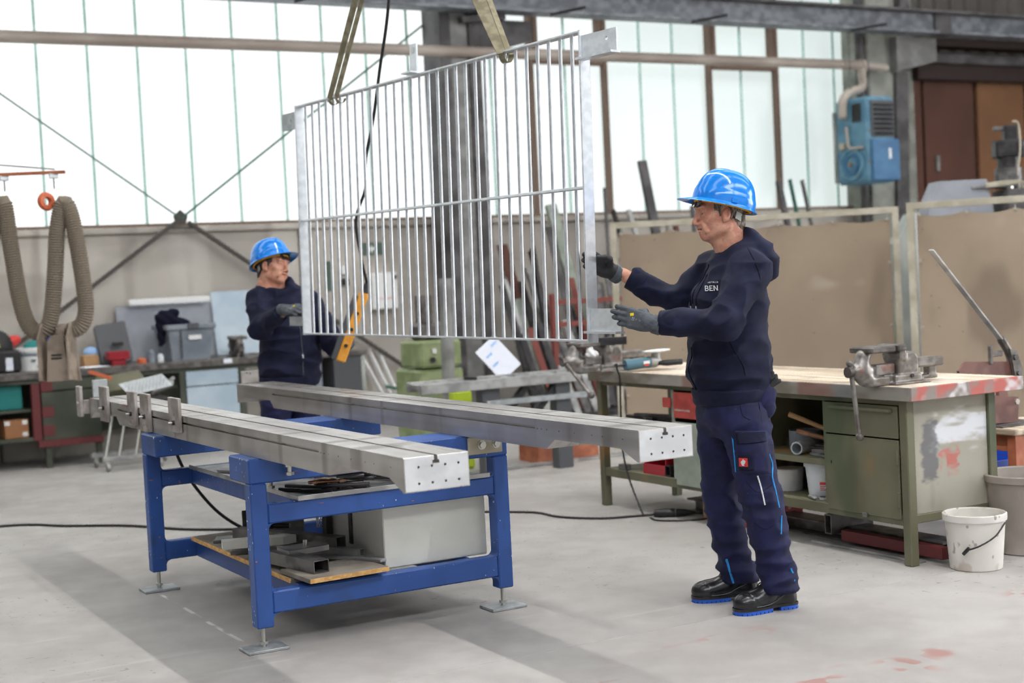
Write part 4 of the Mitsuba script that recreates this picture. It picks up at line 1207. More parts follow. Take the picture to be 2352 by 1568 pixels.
def boot(person, M, label):
    """safety shoe in shoe space: heel at x = 0, toe at x = 0.29, sole on z = 0"""
    def outline(k=0.0):
        p = [(-0.002, 0.0), (0.004, 0.026), (0.035, 0.036), (0.10, 0.034), (0.17, 0.046), (0.235, 0.050), (0.272, 0.036), (0.288, 0.008),
             (0.284, -0.018), (0.262, -0.040), (0.21, -0.048), (0.15, -0.042), (0.09, -0.031), (0.04, -0.035), (0.008, -0.028)]
        return Polygon(spline(p + [p[0]], 6)[:-1]).buffer(k)
    S = outline()
    arch = sbox(0.088, -0.1, 0.128, 0.1)
    tread = S.difference(arch)
    sole = []
    for g_ in tread.geoms: sole.append(ext(g_, 0.016))
    mid = move(ext(outline(0.002), 0.011), (0, 0, 0.0165))
    key = part(person, 'shoe', None or surf_boot(M), 'm_shoe', smooth=True, label=label)
    part(key, 'sole', tf(cat(*sole), M), 'm_sole')
    part(key, 'midsole', tf(mid, M), 'm_shoe')
    lugs = []
    for k in range(34):
        q = S.exterior.interpolate(k / 34, normalized=True)
        if 0.085 < q.x < 0.132: continue
        lugs.append(cat(move(cbox((0.0014, 0.0014, 0.0035), 0.0004), (q.x, q.y, 0.0045))))
    part(key, 'tread_gap', tf(cat(*lugs), M), 'm_black')
    for s in (1, -1):
        ln = [(0.245, s * 0.043, 0.036), (0.20, s * 0.0535, 0.033), (0.14, s * 0.0475, 0.038), (0.10, s * 0.043, 0.055), (0.055, s * 0.0425, 0.075), (0.01, s * 0.034, 0.098)]
        part(key, 'seam', tf(tube(spline(ln, 5), 0.0018, 6), M), 'm_shoe_line', smooth=True)
    lc = []
    for k in range(4):
        x = 0.165 - 0.022 * k; z = 0.088 + 0.012 * k
        lc.append(tube(spline([(x, 0.030, z - 0.006), (x - 0.006, 0.012, z + 0.006), (x - 0.012, -0.012, z + 0.007), (x - 0.014, -0.030, z - 0.003)], 4), 0.0028, 6))
        lc.append(tube(spline([(x, -0.030, z - 0.006), (x - 0.006, -0.010, z + 0.007), (x - 0.014, 0.030, z - 0.003)], 4), 0.0028, 6))
    lc.append(tube(spline([(0.13, 0.0, 0.112), (0.150, 0.018, 0.116), (0.155, 0.030, 0.104), (0.135, 0.012, 0.110), (0.15, -0.02, 0.114), (0.16, -0.03, 0.10)], 5), 0.0026, 6))
    part(key, 'lace', tf(cat(*lc), M), 'm_black', smooth=True)
    return key


def boot_sdf(p):
    d = sd_ell(p, (0.228, 0.004, 0.045), (0.062, 0.050, 0.044))
    d = smin(d, sd_cap(p, (0.23, 0.004, 0.036), (0.14, 0.002, 0.045), 0.044, 0.040), 0.015)
    d = smin(d, sd_cap(p, (0.20, 0.003, 0.048), (0.085, 0, 0.105), 0.036, 0.040), 0.03)
    d = smin(d, sd_cap(p, (0.040, 0, 0.045), (0.048, 0, 0.13), 0.038, 0.044), 0.02)
    d = smin(d, sd_cap(p, (0.04, 0, 0.04), (0.14, 0, 0.042), 0.036, 0.036), 0.02)
    cap = np.abs(np.sqrt((p[..., 0] - 0.29) ** 2 + ((p[..., 2] - 0.02)) ** 2) - 0.085) - 0.0016
    d = d + 0.0016 * np.exp(-(cap / 0.002) ** 2)
    return np.maximum(d, 0.022 - p[..., 2])


_BOOT = surface_nets(boot_sdf, (-0.015, -0.065, 0.015), (0.305, 0.07, 0.19), 0.0042)


def surf_boot(M): return tf(_BOOT, M)


def sections(p, secs, sharp=1.0):
    """stack of elliptical sections (z, centre x, centre y, half depth, half width)"""
    S = np.array(secs, float); z = p[..., 2]
    c, l, rx, ry = (np.interp(z, S[:, 0], S[:, k]).astype(np.float32) for k in (1, 2, 3, 4))
    q = np.sqrt(((p[..., 0] - c) / rx) ** 2 + ((p[..., 1] - l) / ry) ** 2)
    d = (q - 1) * np.minimum(rx, ry)
    return np.maximum(d, np.maximum(S[0, 0] - z, z - S[-1, 0]))


def wrinkle(v, f, amp, freq, aniso, seed, mask=None):
    n = normals(v, f)
    q = v * freq * np.asarray(aniso)
    q = q + 0.35 * np.stack([meshkit.noise(v * freq * 0.6 + 31, seed + 5)] * 3, -1)
    w = 1 - np.abs(2 * meshkit.noise(q, seed) - 1)
    w = w ** 2 - 0.4 + 0.5 * (meshkit.noise(q * 2.1 + 9, seed + 1) - 0.5)
    if mask is not None: w = w * mask(v)
    return v + n * (amp * w)[:, None]


def project(fn, pts, d, t1=0.6):
    """points moved along d until they meet the surface"""
    p = np.asarray(pts, np.float32).copy(); d = unit(d).astype(np.float32); t = np.zeros(len(p))
    for _ in range(60):
        s = fn(p); t += s * 0.8; p = p + (s * 0.8)[:, None] * d
    return p.astype(float)


def person(name, label, P, W):
    """P: pose in body space (x forward, y left, z up); W: body to world"""
    key = thing(name, label, 'person')
    # ---- body: one surface, head joined to a slim trunk and limbs
    def body_sdf(p):
        d = sections(p, P['trunk'])
        for s in ('l', 'r'):
            sh, el, wr = (P[k + s] for k in ('sh', 'el', 'wr'))
            d = smin(d, sd_cap(p, sh, el, 0.047, 0.038), 0.04)
            d = smin(d, sd_cap(p, el, wr, 0.038, 0.0285), 0.01)
            hd = P['hd' + s]
            d = smin(d, sd_cap(p, wr, hd, 0.0265, 0.008), 0.006)
            hp, kn, an = (P[k + s] for k in ('hip', 'kn', 'an'))
            d = smin(d, sd_cap(p, hp, kn, 0.072, 0.050), 0.04)
            d = smin(d, sd_cap(p, kn, an, 0.050, 0.036), 0.01)
        nk = P['neck']
        d = smin(d, sd_cap(p, nk[0], nk[1], 0.052, 0.058), 0.02)
        return d
    lo, hi = P['box']
    bv = surface_nets(body_sdf, lo, hi, 0.014)
    hd = tf(HEAD, P['head'])
    try:
        m = solid(bv) + solid(hd); bm = back(m)
        if len(bm[1]) < 0.5 * len(hd[1]): raise ValueError
    except Exception:
        bm = cat(bv, hd)
    part(key, 'body', tf(bm, W), 'm_skin', smooth=True)
    for s in (1, -1):
        e = part(key, 'eye', tf(ball((0.0808, s * 0.0305, 0.0100), 0.0108, 10), W @ P['head']), 'm_eye', smooth=True)
        part(e, 'iris', tf(ball((0.0893, s * 0.0305 + P.get('look', 0) * 0.004, 0.0075), (0.0036, 0.0052, 0.0052), 8), W @ P['head']), 'm_iris', smooth=True)
        part(key, 'eyebrow', tf(tube(spline([(0.089, s * 0.046, 0.033), (0.101, s * 0.032, 0.0405), (0.108, s * 0.014, 0.0375)], 4), [0.002] + [0.0036] * 7 + [0.0030], 6), W @ P['head']), 'm_hair_dark', smooth=True)
    lips = []
    part(key, 'lips', tf(tube(spline([(0.0835, 0.022, -0.0555), (0.0905, 0.010, -0.0562), (0.0925, 0, -0.0560), (0.0905, -0.010, -0.0562), (0.0835, -0.022, -0.0555)], 4), 0.0028, 6), W @ P['head']), 'm_lip', smooth=True)
    part(key, 'hair', tf(HAIR, W @ P['head']), P['hair'], smooth=True)
    h = part(key, 'helmet', tf(HELMET['shell'], W @ P['head']), 'm_helmet', smooth=35, label='blue safety helmet')
    for q in HELMET['slot']: part(h, 'side_slot', tf(q, W @ P['head']), 'm_helmet')
    for q in HELMET['vent_hole']: part(h, 'vent_hole', tf(q, W @ P['head']), 'm_black')
    part(h, 'sweatband', tf(HELMET['sweatband'], W @ P['head']), 'm_helmet_pad', smooth=True)
    part(h, 'nape_strap', tf(HELMET['nape_strap'], W @ P['head']), 'm_grey_strap', smooth=40)

    # ---- hooded jacket
    def hoodie_sdf(p):
        d = sections(p, P['torso'])
        for s in ('l', 'r'):
            sh, el, cf = (np.array(P[k + s], float) for k in ('sh', 'el', 'cuff'))
            nb = np.array(P['neckb'], float); nb = nb + [0, 0.055 if s == 'l' else -0.055, 0]
            d = smin(d, sd_cap(p, nb, sh, 0.060, 0.074), 0.05)
            a = sd_cap(p, sh, el, 0.082, 0.066); b = sd_cap(p, el, cf, 0.066, 0.046)
            d = smin(d, smin(a, b, 0.02), 0.022)
            ax = unit(cf - el)
            d = np.maximum(d, np.where(np.linalg.norm(p - cf.astype(np.float32), axis=-1) < 0.13, (p - cf.astype(np.float32)) @ ax.astype(np.float32), -1))
        hb = P['hood']
        d = smin(d, sd_ell(p, hb[0], hb[1], rot([0, 1, 0], hb[2])[:3, :3]), 0.035)
        # collar of the hood round the neck
        n0, n1 = np.array(P['neck'][0], float), np.array(P['neck'][1], float)
        ax = unit(n1 - n0 + np.array([-0.5, 0, 0]) * np.linalg.norm(n1 - n0)); ax = -ax; q = p - (n0 * P['collar'] + n1 * (1 - P['collar'])).astype(np.float32)
        h_ = q @ ax.astype(np.float32); r_ = np.linalg.norm(q - h_[..., None] * ax.astype(np.float32), axis=-1)
        ring = np.sqrt((r_ - 0.090) ** 2 + h_ ** 2) - 0.025
        d = smin(d, ring, 0.03)
        hole = np.maximum(r_ - 0.067, np.abs(h_) - 0.075)
        return np.maximum(d, -hole)
    hv, hf = surface_nets(hoodie_sdf, *P['hbox'], 0.0082)
    if P.get('sheer') is not None: pass
    def amt(v):
        w = np.ones(len(v))
        for s in ('l', 'r'):
            e = np.array(P['el' + s]); w += 0.9 * np.exp(-(np.linalg.norm(v - e, axis=1) / 0.10) ** 2)
        w += 0.8 * np.exp(-((v[:, 2] - P['torso'][2][0]) / 0.08) ** 2)
        return w
    hv = wrinkle(hv, hf, 0.0150, 8.5, (1.0, 1.0, 1.5), P['seed'], amt)
    hk = part(key, 'hoodie', tf((hv, hf), W), 'm_navy', smooth=True, label='navy blue zipped hooded jacket')
    band = []
    z0 = P['torso'][0][0]
    for i, a in enumerate(np.linspace(0, 2 * math.pi, 60, endpoint=False)):
        for z, k in ((z0 + 0.060, 1.02), (z0 + 0.048, 1.075), (z0 + 0.006, 1.055), (z0 - 0.006, 1.02), (z0 - 0.002, 0.95)):
            S = np.array(P['torso']); c, l, rx, ry = (np.interp(max(z, z0), S[:, 0], S[:, q]) for q in (1, 2, 3, 4))
            band.append((c + rx * k * math.cos(a), l + ry * k * math.sin(a), z))
    F = []
    for i in range(60):
        for j in range(4):
            a, b = i * 5 + j, ((i + 1) % 60) * 5 + j
            F += [[a, a + 1, b + 1], [a, b + 1, b]]
    part(hk, 'waistband', tf((np.array(band), np.array(F)), W), 'm_navy', smooth=True)
    for s in ('l', 'r'):
        cf, el = np.array(P['cuff' + s], float), np.array(P['el' + s], float)
        ax = unit(cf - el)
        part(hk, 'cuff', tf(lathe([(0.0475, -0.066), (0.0545, -0.058), (0.0525, -0.02), (0.0500, 0.006), (0.0430, 0.008), (0.0400, -0.01)], 22, o=cf, axis=ax), W), 'm_navy', smooth=True)

    # ---- trousers
    def leg_sdf(p):
        d = None
        for s in ('l', 'r'):
            g = sections(p, P['leg' + s])
            d = g if d is None else smin(d, g, 0.02)
        return smin(d, sections(p, P['pelvis']), 0.03)
    tv, tfc = surface_nets(leg_sdf, *P['tbox'], 0.0088)
    def low(v): return 0.45 + 1.3 * np.exp(-((v[:, 2] - 0.14) / 0.13) ** 2) + 0.9 * np.exp(-((v[:, 2] - 0.44) / 0.09) ** 2) + 0.6 * np.exp(-((v[:, 2] - 0.74) / 0.06) ** 2)
    tv = wrinkle(tv, tfc, 0.0150, 9.5, (0.9, 0.9, 1.7), P['seed'] + 20, low)
    tk = part(key, 'trousers', tf((tv, tfc), W), 'm_trouser', smooth=True, label='navy work trousers')
    for s in ('l', 'r'):
        o, d_ = P['foot' + s]
        boot(key, W @ M4(o, d_), 'black safety shoe with a blue sole')
    return key, hk, tk, (hoodie_sdf, leg_sdf, (hv, hf), (tv, tfc))


W1 = M4((3.80, 4.87, 0), 162)
P1 = dict(
    seed=3, hair='m_hair', look=0.0,
    head=M4((0.035, 0, 1.640), 0, 0, 0),
    neck=((-0.005, 0, 1.58), (-0.030, 0, 1.43)), neckb=(-0.030, 0, 1.468), collar=0.40,
    trunk=[(0.84, 0.03, 0, 0.10, 0.14), (1.05, 0.02, 0, 0.11, 0.14), (1.25, 0.01, 0, 0.115, 0.145), (1.38, -0.01, 0, 0.10, 0.13), (1.44, -0.02, 0, 0.07, 0.10)],
    shl=(-0.018, 0.178, 1.408), ell=(0.135, 0.255, 1.205), wrl=(0.392, 0.094, 1.215), cuffl=(0.347, 0.118, 1.212), hdl=(0.43, 0.06, 1.23),
    shr=(0.004, -0.178, 1.418), elr=(0.148, -0.285, 1.283), wrr=(0.401, -0.353, 1.432), cuffr=(0.338, -0.342, 1.398), hdr=(0.45, -0.34, 1.45),
    hipl=(0.02, 0.09, 0.86), knl=(-0.043, 0.12, 0.44), anl=(-0.105, 0.125, 0.12), hipr=(0.03, -0.09, 0.86), knr=(0.042, -0.11, 0.43), anr=(-0.02, -0.122, 0.12),
    torso=[(0.862, 0.030, 0, 0.138, 0.165), (0.905, 0.030, 0, 0.146, 0.176), (0.965, 0.028, 0, 0.166, 0.186), (1.05, 0.026, 0, 0.164, 0.187), (1.20, 0.024, 0, 0.160, 0.190), (1.32, 0.010, 0, 0.152, 0.188), (1.41, -0.012, 0, 0.122, 0.165), (1.475, -0.03, 0, 0.085, 0.10)],
    hood=((-0.112, 0, 1.468), (0.062, 0.138, 0.122), 25),
    pelvis=[(0.715, 0.018, 0, 0.105, 0.155), (0.80, 0.022, 0, 0.125, 0.168), (0.88, 0.028, 0, 0.130, 0.162), (0.93, 0.03, 0, 0.125, 0.155)],
    legl=[(0.085, -0.100, 0.126, 0.078, 0.074), (0.13, -0.098, 0.126, 0.080, 0.078), (0.155, -0.090, 0.125, 0.077, 0.074), (0.20, -0.088, 0.126, 0.070, 0.074), (0.30, -0.068, 0.123, 0.079, 0.078), (0.43, -0.047, 0.119, 0.088, 0.086), (0.55, -0.026, 0.112, 0.088, 0.092), (0.68, -0.010, 0.100, 0.094, 0.100), (0.80, 0.010, 0.085, 0.112, 0.095), (0.86, 0.02, 0.08, 0.115, 0.09)],
    legr=[(0.080, -0.020, -0.122, 0.075, 0.072), (0.125, -0.016, -0.122, 0.078, 0.076), (0.15, -0.006, -0.121, 0.073, 0.072), (0.20, 0.008, -0.122, 0.071, 0.072), (0.30, 0.028, -0.118, 0.076, 0.074), (0.43, 0.042, -0.113, 0.082, 0.086), (0.55, 0.046, -0.108, 0.086, 0.092), (0.68, 0.046, -0.100, 0.098, 0.100), (0.80, 0.036, -0.085, 0.112, 0.095), (0.86, 0.03, -0.08, 0.115, 0.09)],
    footl=((-0.178, 0.106, 0), 9.0), footr=((-0.098, -0.113, 0), -7.5),
    box=((-0.25, -0.43, 0.06), (0.56, 0.36, 1.62)), hbox=((-0.24, -0.43, 0.84), (0.44, 0.37, 1.66)), tbox=((-0.22, -0.24, 0.06), (0.20, 0.24, 0.95)))
w1, w1h, w1t, S1 = person('person', 'man standing in the foreground, in profile, blue helmet and navy jacket, gripping the railing panel', P1, W1)


def wl(W, *p): return (W @ np.array([*p, 1.0]))[:3]


def hand_frame(o, fingers, dorsal, left):
    """hand space to world; a left hand has its thumb at +y when the back is up and fingers forward, seen mirrored"""
    x = unit(fingers); z = unit(np.asarray(dorsal) - x * (np.asarray(dorsal) @ x)); y = np.cross(z, x)
    return frame(o, x, y, z)


# left hand lies on the near lug, fingers along it, back towards the camera
o = np.array([3.392, 4.900, 1.215]); kn = np.array([3.328, 4.972, 1.250])
M = hand_frame(o, (kn - o) * 0.9 + np.array([-0.004, 0.030, -0.002]), np.array([-0.92, -0.35, 0.22]), True)
glove(w1, M, [(8, 22, 18), (6, 22, 18), (6, 24, 20), (8, 28, 22)], [(0.040, 0.040, -0.030), (0.070, 0.036, -0.054), (0.094, 0.026, -0.066)], True, 'grey and black work glove spread on the lug of the panel', 1.0)
# right hand closed round the near end post, palm towards the camera, thumb in front of it
o = wl(W1, 0.401, -0.353, 1.432) + np.array([-0.030, 0.004, 0.004])
M = hand_frame(o, np.array([-0.84, 0.10, 0.44]), np.array([0.10, 0.95, 0.30]), False)
glove(w1, M, [(6, 62, 52), (8, 66, 54), (10, 68, 54), (12, 70, 54)], [(0.040, 0.044, -0.036), (0.074, 0.044, -0.068), (0.106, 0.030, -0.074)], False, 'grey and black work glove gripping the post of the panel', 2.0, False)


# ---- details sewn or printed on the clothes: laid on the finished surface along the line of sight d
from scipy.spatial import cKDTree


def lay(mesh, tree, fn, pts, d, lift):
    p = project(fn, pts, d); d = unit(d)
    v = mesh[0]; _, i = tree.query(p, k=3)
    p = p + (((v[i] - p[:, None]) @ d).mean(1))[:, None] * d
    return p - d * np.asarray(lift).reshape(-1, 1)


class Cloth:
    def __init__(s, key, mesh, fn, W): s.key, s.mesh, s.fn, s.W, s.tree = key, mesh, fn, W, cKDTree(mesh[0])

    def line(s, name, pts, d, r, m, lift=0.002, n=8, label=None):
        q = spline(pts, n); back = q - unit(d) * 0.5
        return part(s.key, name, tf(tube(lay(s.mesh, s.tree, s.fn, back, d, np.full(len(q), lift)), r, 6), s.W), m, smooth=True, label=label)

    def sheet(s, name, corners, d, th, m, n=14, label=None, rr=0.0):
        """a quilted patch between four corners (round the edge), th thick"""
        c = np.asarray(corners, float); V = []
        for i in range(n + 1):
            for j in range(n + 1):
                a, b = i / n, j / n
                V.append((c[0] * (1 - a) + c[1] * a) * (1 - b) + (c[3] * (1 - a) + c[2] * a) * b)
        V = np.array(V); e = np.array([min(i, j, n - i, n - j) for i in range(n + 1) for j in range(n + 1)])
        P_ = lay(s.mesh, s.tree, s.fn, V - unit(d) * 0.5, d, np.where(e == 0, -0.006, th))
        F = []
        for i in range(n):
            for j in range(n):
                a = i * (n + 1) + j
                F += [[a, a + 1, a + n + 2], [a, a + n + 2, a + n + 1]]
        return part(s.key, name, tf((P_, np.array(F)), s.W), m, smooth=True, label=label)

    def print_(s, name, mesh2, o, u, v, d, m, lift=0.0025):
        mv = np.array(mesh2[0]); q = np.asarray(o) + mv[:, :1] * unit(u) + mv[:, 1:2] * unit(v)
        return part(s.key, name, tf((lay(s.mesh, s.tree, s.fn, q - unit(d) * 0.5, d, lift + mv[:, 2]), mesh2[1]), s.W), m)


def lettering(txt, h, depth=0.001, bold=True):
    t = meshkit.text_mesh(txt, h, depth, bold)
    return np.array(t.vertices), np.array(t.faces)


D1 = (-0.343, -0.939, 0.0)
J = Cloth(w1h, S1[2], S1[0], W1)
K = Cloth(w1t, S1[3], S1[1], W1)
XR = (-0.939, 0.343, 0)                                             # to the right in the picture
J.print_('lettering', lettering('BEN', 0.021), (0.156, 0.10, 1.331), XR, (0.05, 0, 1), D1, 'm_print', 0.006)
J.print_('lettering', lettering('METALLB', 0.0070), (0.142, 0.10, 1.362), XR, (0.05, 0, 1), D1, 'm_print', 0.006)
J.line('seam', [(0.000, 0.2, 1.500), (-0.027, 0.2, 1.442), (-0.047, 0.2, 1.37), (-0.046, 0.2, 1.283)], D1, 0.0022, 'm_navy_dark', 0.0005)
J.line('pocket_edge', [(0.090, 0.17, 1.14), (0.060, 0.17, 1.08), (0.028, 0.17, 1.02), (0.020, 0.17, 0.96)], D1, 0.0028, 'm_navy_dark', 0.0005)
J.line('zip', [(0.20, -0.01, 1.44), (0.22, 0.0, 1.38), (0.25, 0.0, 1.28)], (-1, 0, 0), 0.004, 'm_navy_dark', 0.001)
J.line('zip', [(0.30, 0.0, 1.10), (0.30, 0.0, 1.0), (0.30, 0.0, 0.89)], (-1, 0, 0), 0.004, 'm_navy_dark', 0.001)
for l_, z_ in ((0.035, 1.40), (-0.03, 1.40)):
    J.line('drawstring', [(0.3, l_, z_), (0.3, l_ * 1.1, z_ - 0.07), (0.3, l_ * 1.05, z_ - 0.13)], (-1, 0, 0), 0.0028, 'm_navy', 0.003)
    J.line('string_end', [(0.3, l_ * 1.05, z_ - 0.13), (0.3, l_ * 1.05, z_ - 0.142), (0.3, l_ * 1.03, z_ - 0.155)], (-1, 0, 0), 0.0034, 'm_print', 0.003)
K.sheet('cargo_pocket', [(0.098, 0.2, 0.765), (-0.056, 0.2, 0.754), (-0.070, 0.2, 0.568), (0.092, 0.2, 0.575)], D1, 0.011, 'm_trouser')
K.sheet('pocket_flap', [(0.094, 0.2, 0.758), (-0.050, 0.2, 0.748), (-0.054, 0.2, 0.708), (0.090, 0.2, 0.700)], D1, 0.017, 'm_trouser_dark')
K.sheet('patch_pocket', [(0.084, 0.2, 0.668), (0.012, 0.2, 0.674), (0.006, 0.2, 0.592), (0.080, 0.2, 0.590)], D1, 0.014, 'm_trouser_dark')
K.line('piping', [(0.100, 0.2, 0.735), (0.095, 0.2, 0.664), (0.092, 0.2, 0.585)], D1, 0.0035, 'm_azure', 0.004)
K.line('piping', [(-0.066, 0.17, 0.655), (-0.078, 0.17, 0.611), (-0.075, 0.17, 0.563), (-0.087, 0.17, 0.503), (-0.099, 0.17, 0.435)], D1, 0.0040, 'm_azure', 0.003)
K.line('piping', [(-0.108, 0.17, 0.402), (-0.105, 0.17, 0.367), (-0.102, 0.17, 0.327)], D1, 0.0036, 'm_azure', 0.003)
K.line('piping', [(0.057, -0.06, 0.191), (0.044, -0.06, 0.14), (0.030, -0.06, 0.085)], D1, 0.0055, 'm_azure', 0.002)
K.line('piping', [(-0.145, 0.15, 0.178), (-0.154, 0.15, 0.155), (-0.158, 0.15, 0.128)], D1, 0.0050, 'm_azure', 0.003)
K.line('reflective_strip', [(-0.001, 0.2, 0.573), (-0.014, 0.2, 0.522), (-0.027, 0.2, 0.453)], D1, 0.0038, 'm_print', 0.002)
K.line('seam', [(0.05, 0.2, 0.55), (0.0, 0.2, 0.505), (-0.06, 0.2, 0.53)], D1, 0.0020, 'm_trouser_dark', 0.0005)
K.line('seam', [(0.040, 0.2, 0.40), (-0.02, 0.2, 0.352), (-0.09, 0.2, 0.385)], D1, 0.0020, 'm_trouser_dark', 0.0005)
K.line('seam', [(0.060, 0.2, 0.86), (0.050, 0.2, 0.82), (0.020, 0.2, 0.80)], D1, 0.0022, 'm_trouser_dark', 0.0005)
K.line('seam', [(-0.015, 0.2, 0.90), (-0.022, 0.2, 0.85), (-0.030, 0.2, 0.78)], D1, 0.0022, 'm_trouser_dark', 0.0005)
lg = K.print_('badge', ext([(0, 0), (0.036, 0), (0.036, 0.036), (0, 0.036)], 0.001), (0.076, 0.2, 0.612), XR, (0.04, 0, 1), D1, 'm_red_bright', 0.0165)
bird = unary_union([Point(0.016, 0.017).buffer(0.0085), Point(0.0215, 0.022).buffer(0.0055), Polygon([(0.014, 0.026), (0.017, 0.032), (0.021, 0.0325), (0.020, 0.027)]), Polygon([(0.009, 0.011), (0.021, 0.006), (0.023, 0.0035), (0.012, 0.0045)]), Polygon([(0.015, 0.010), (0.018, 0.004), (0.020, 0.0045), (0.019, 0.011)])])
lgv = ext(bird, 0.001)
mv = np.array(lgv[0]); q = np.array((0.076, 0.2, 0.612)) + mv[:, :1] * unit(XR) + mv[:, 1:2] * unit((0.04, 0, 1))
part(lg, 'bird_mark', tf((lay(K.mesh, K.tree, K.fn, q - unit(D1) * 0.5, D1, 0.0185 + mv[:, 2]), lgv[1]), W1), 'm_print')
def pouch_sdf(p):
    d = sd_ell(p, (-0.075, 0.125, 0.865), (0.048, 0.034, 0.085), rot([0, 1, 0], -8)[:3, :3])
    return d + 0.004 * np.sin(p[..., 2] * 90 + p[..., 0] * 60)
part(w1t, 'hip_pouch', tf(surface_nets(pouch_sdf, (-0.15, 0.06, 0.75), (0.0, 0.18, 0.97), 0.006), W1), 'm_trouser', smooth=True)
fs = []
for k, (dx, dz, dy) in enumerate(((0.0, 0.062, 0.0), (-0.020, 0.052, 0.006), (-0.038, 0.038, 0.0), (-0.046, 0.018, 0.010), (-0.028, 0.030, 0.018))):
    fs.append(((-0.086 + dx * 0.3, 0.112 + dy, 0.925), (-0.094 + dx, 0.112 + dy * 1.6, 0.928 + dz)))
def spare_sdf(p):
    d = sd_ell(p, (-0.090, 0.116, 0.930), (0.024, 0.018, 0.022))
    for a, b in fs: d = smin(d, sd_cap(p, a, b, 0.011, 0.009), 0.004)
    return d
solo('spare_gloves', tf(surface_nets(spare_sdf, (-0.17, 0.07, 0.89), (-0.05, 0.18, 1.02), 0.0035), W1), 'm_glove_dark', 'crumpled black work gloves stuck in the back pocket of the foreground worker', 'gloves', smooth=True)

W2 = M4((3.25, 8.70, 0), -88)
P2 = dict(
    seed=11, hair='m_hair_dark', look=0.5,
    head=M4((0.020, -0.062, 1.562), 30, -4, -11),
    neck=((0.005, -0.045, 1.50), (0.0, -0.015, 1.36)), neckb=(0.0, 0.000, 1.400), collar=0.66,
    trunk=[(0.80, 0.0, 0.02, 0.10, 0.14), (1.0, 0.0, 0.03, 0.11, 0.14), (1.2, 0.0, 0.025, 0.115, 0.145), (1.32, 0.0, 0.015, 0.10, 0.13), (1.38, 0.0, 0.01, 0.07, 0.10)],
    shl=(0.005, 0.178, 1.335), ell=(0.155, 0.265, 1.070), wrl=(0.50, 0.205, 1.085), cuffl=(0.46, 0.21, 1.085), hdl=(0.58, 0.15, 1.10),
    shr=(0.005, -0.152, 1.360), elr=(0.14, -0.215, 1.190), wrr=(0.415, -0.150, 1.302), cuffr=(0.375, -0.172, 1.283), hdr=(0.47, -0.15, 1.29),
    hipl=(0.0, 0.10, 0.82), knl=(0.03, 0.12, 0.43), anl=(0.0, 0.125, 0.12), hipr=(0.0, -0.08, 0.82), knr=(0.03, -0.10, 0.43), anr=(0.0, -0.11, 0.12),
    torso=[(0.825, 0.0, 0.02, 0.140, 0.180), (0.87, 0.0, 0.025, 0.148, 0.190), (0.93, 0.0, 0.03, 0.160, 0.200), (1.02, 0.0, 0.033, 0.158, 0.198), (1.16, 0.0, 0.030, 0.150, 0.192), (1.27, 0.0, 0.02, 0.140, 0.186), (1.35, 0.0, 0.012, 0.112, 0.165), (1.41, 0.0, 0.0, 0.08, 0.10)],
    hood=((-0.075, -0.015, 1.405), (0.062, 0.140, 0.085), 15),
    pelvis=[(0.68, 0.0, 0.01, 0.105, 0.155), (0.77, 0.0, 0.015, 0.122, 0.168), (0.84, 0.0, 0.02, 0.128, 0.165), (0.88, 0.0, 0.02, 0.122, 0.155)],
    legl=[(0.085, 0.0, 0.126, 0.078, 0.074), (0.20, 0.01, 0.124, 0.078, 0.076), (0.43, 0.03, 0.118, 0.086, 0.086), (0.66, 0.015, 0.108, 0.094, 0.096), (0.80, 0.0, 0.10, 0.108, 0.092)],
    legr=[(0.085, 0.0, -0.110, 0.078, 0.074), (0.20, 0.01, -0.108, 0.078, 0.076), (0.43, 0.03, -0.102, 0.086, 0.086), (0.66, 0.015, -0.090, 0.094, 0.096), (0.80, 0.0, -0.075, 0.108, 0.092)],
    footl=((-0.07, 0.125, 0), 8.0), footr=((-0.07, -0.11, 0), -8.0),
    box=((-0.22, -0.36, 0.06), (0.64, 0.40, 1.54)), hbox=((-0.24, -0.36, 0.80), (0.52, 0.40, 1.60)), tbox=((-0.20, -0.26, 0.06), (0.20, 0.26, 0.90)))
w2, w2h, w2t, S2 = person('person', 'man behind the beams, facing us, blue helmet and navy jacket, holding the crane control', P2, W2)
J2 = Cloth(w2h, S2[2], S2[0], W2)
J2.line('zip', [(0.4, 0.035, 1.34), (0.4, 0.045, 1.20), (0.4, 0.05, 1.0), (0.4, 0.045, 0.86)], (-1, 0, 0), 0.003, 'm_grey_dark', 0.001)
J2.line('zip_pull', [(0.4, 0.048, 1.02), (0.4, 0.048, 1.01), (0.4, 0.048, 0.995)], (-1, 0, 0), 0.006, 'm_print', 0.002)
# his right hand rests on the far lug, his left hand holds the crane control
lug_c = pan(0.0, 0.09) - ux * 0.12
o = np.array([3.115, 8.28, 1.302])
M = hand_frame(o, np.array([3.156, 8.15, 1.304]) - o, np.array([-0.62, -0.30, 0.72]), False)
glove(w2, M, [(28, 40, 28), (30, 42, 30), (32, 44, 30), (34, 46, 30)], [(0.040, 0.040, -0.024), (0.066, 0.040, -0.050), (0.086, 0.030, -0.064)], False, 'grey and black work glove on the far lug of the panel', 2.0)
o = wl(W2, 0.50, 0.205, 1.085)
grip = pb * 0.68 + pt * 0.32
M = hand_frame(o, grip - o + np.array([0.02, 0.0, 0.01]), np.array([0.75, -0.15, 0.62]), True)
glove(w2, M, [(50, 66, 40), (52, 68, 42), (54, 70, 42), (54, 70, 42)], [(0.040, 0.042, -0.024), (0.076, 0.044, -0.046), (0.104, 0.032, -0.052)], True, 'black work glove closed round the crane control', 2.0, False)

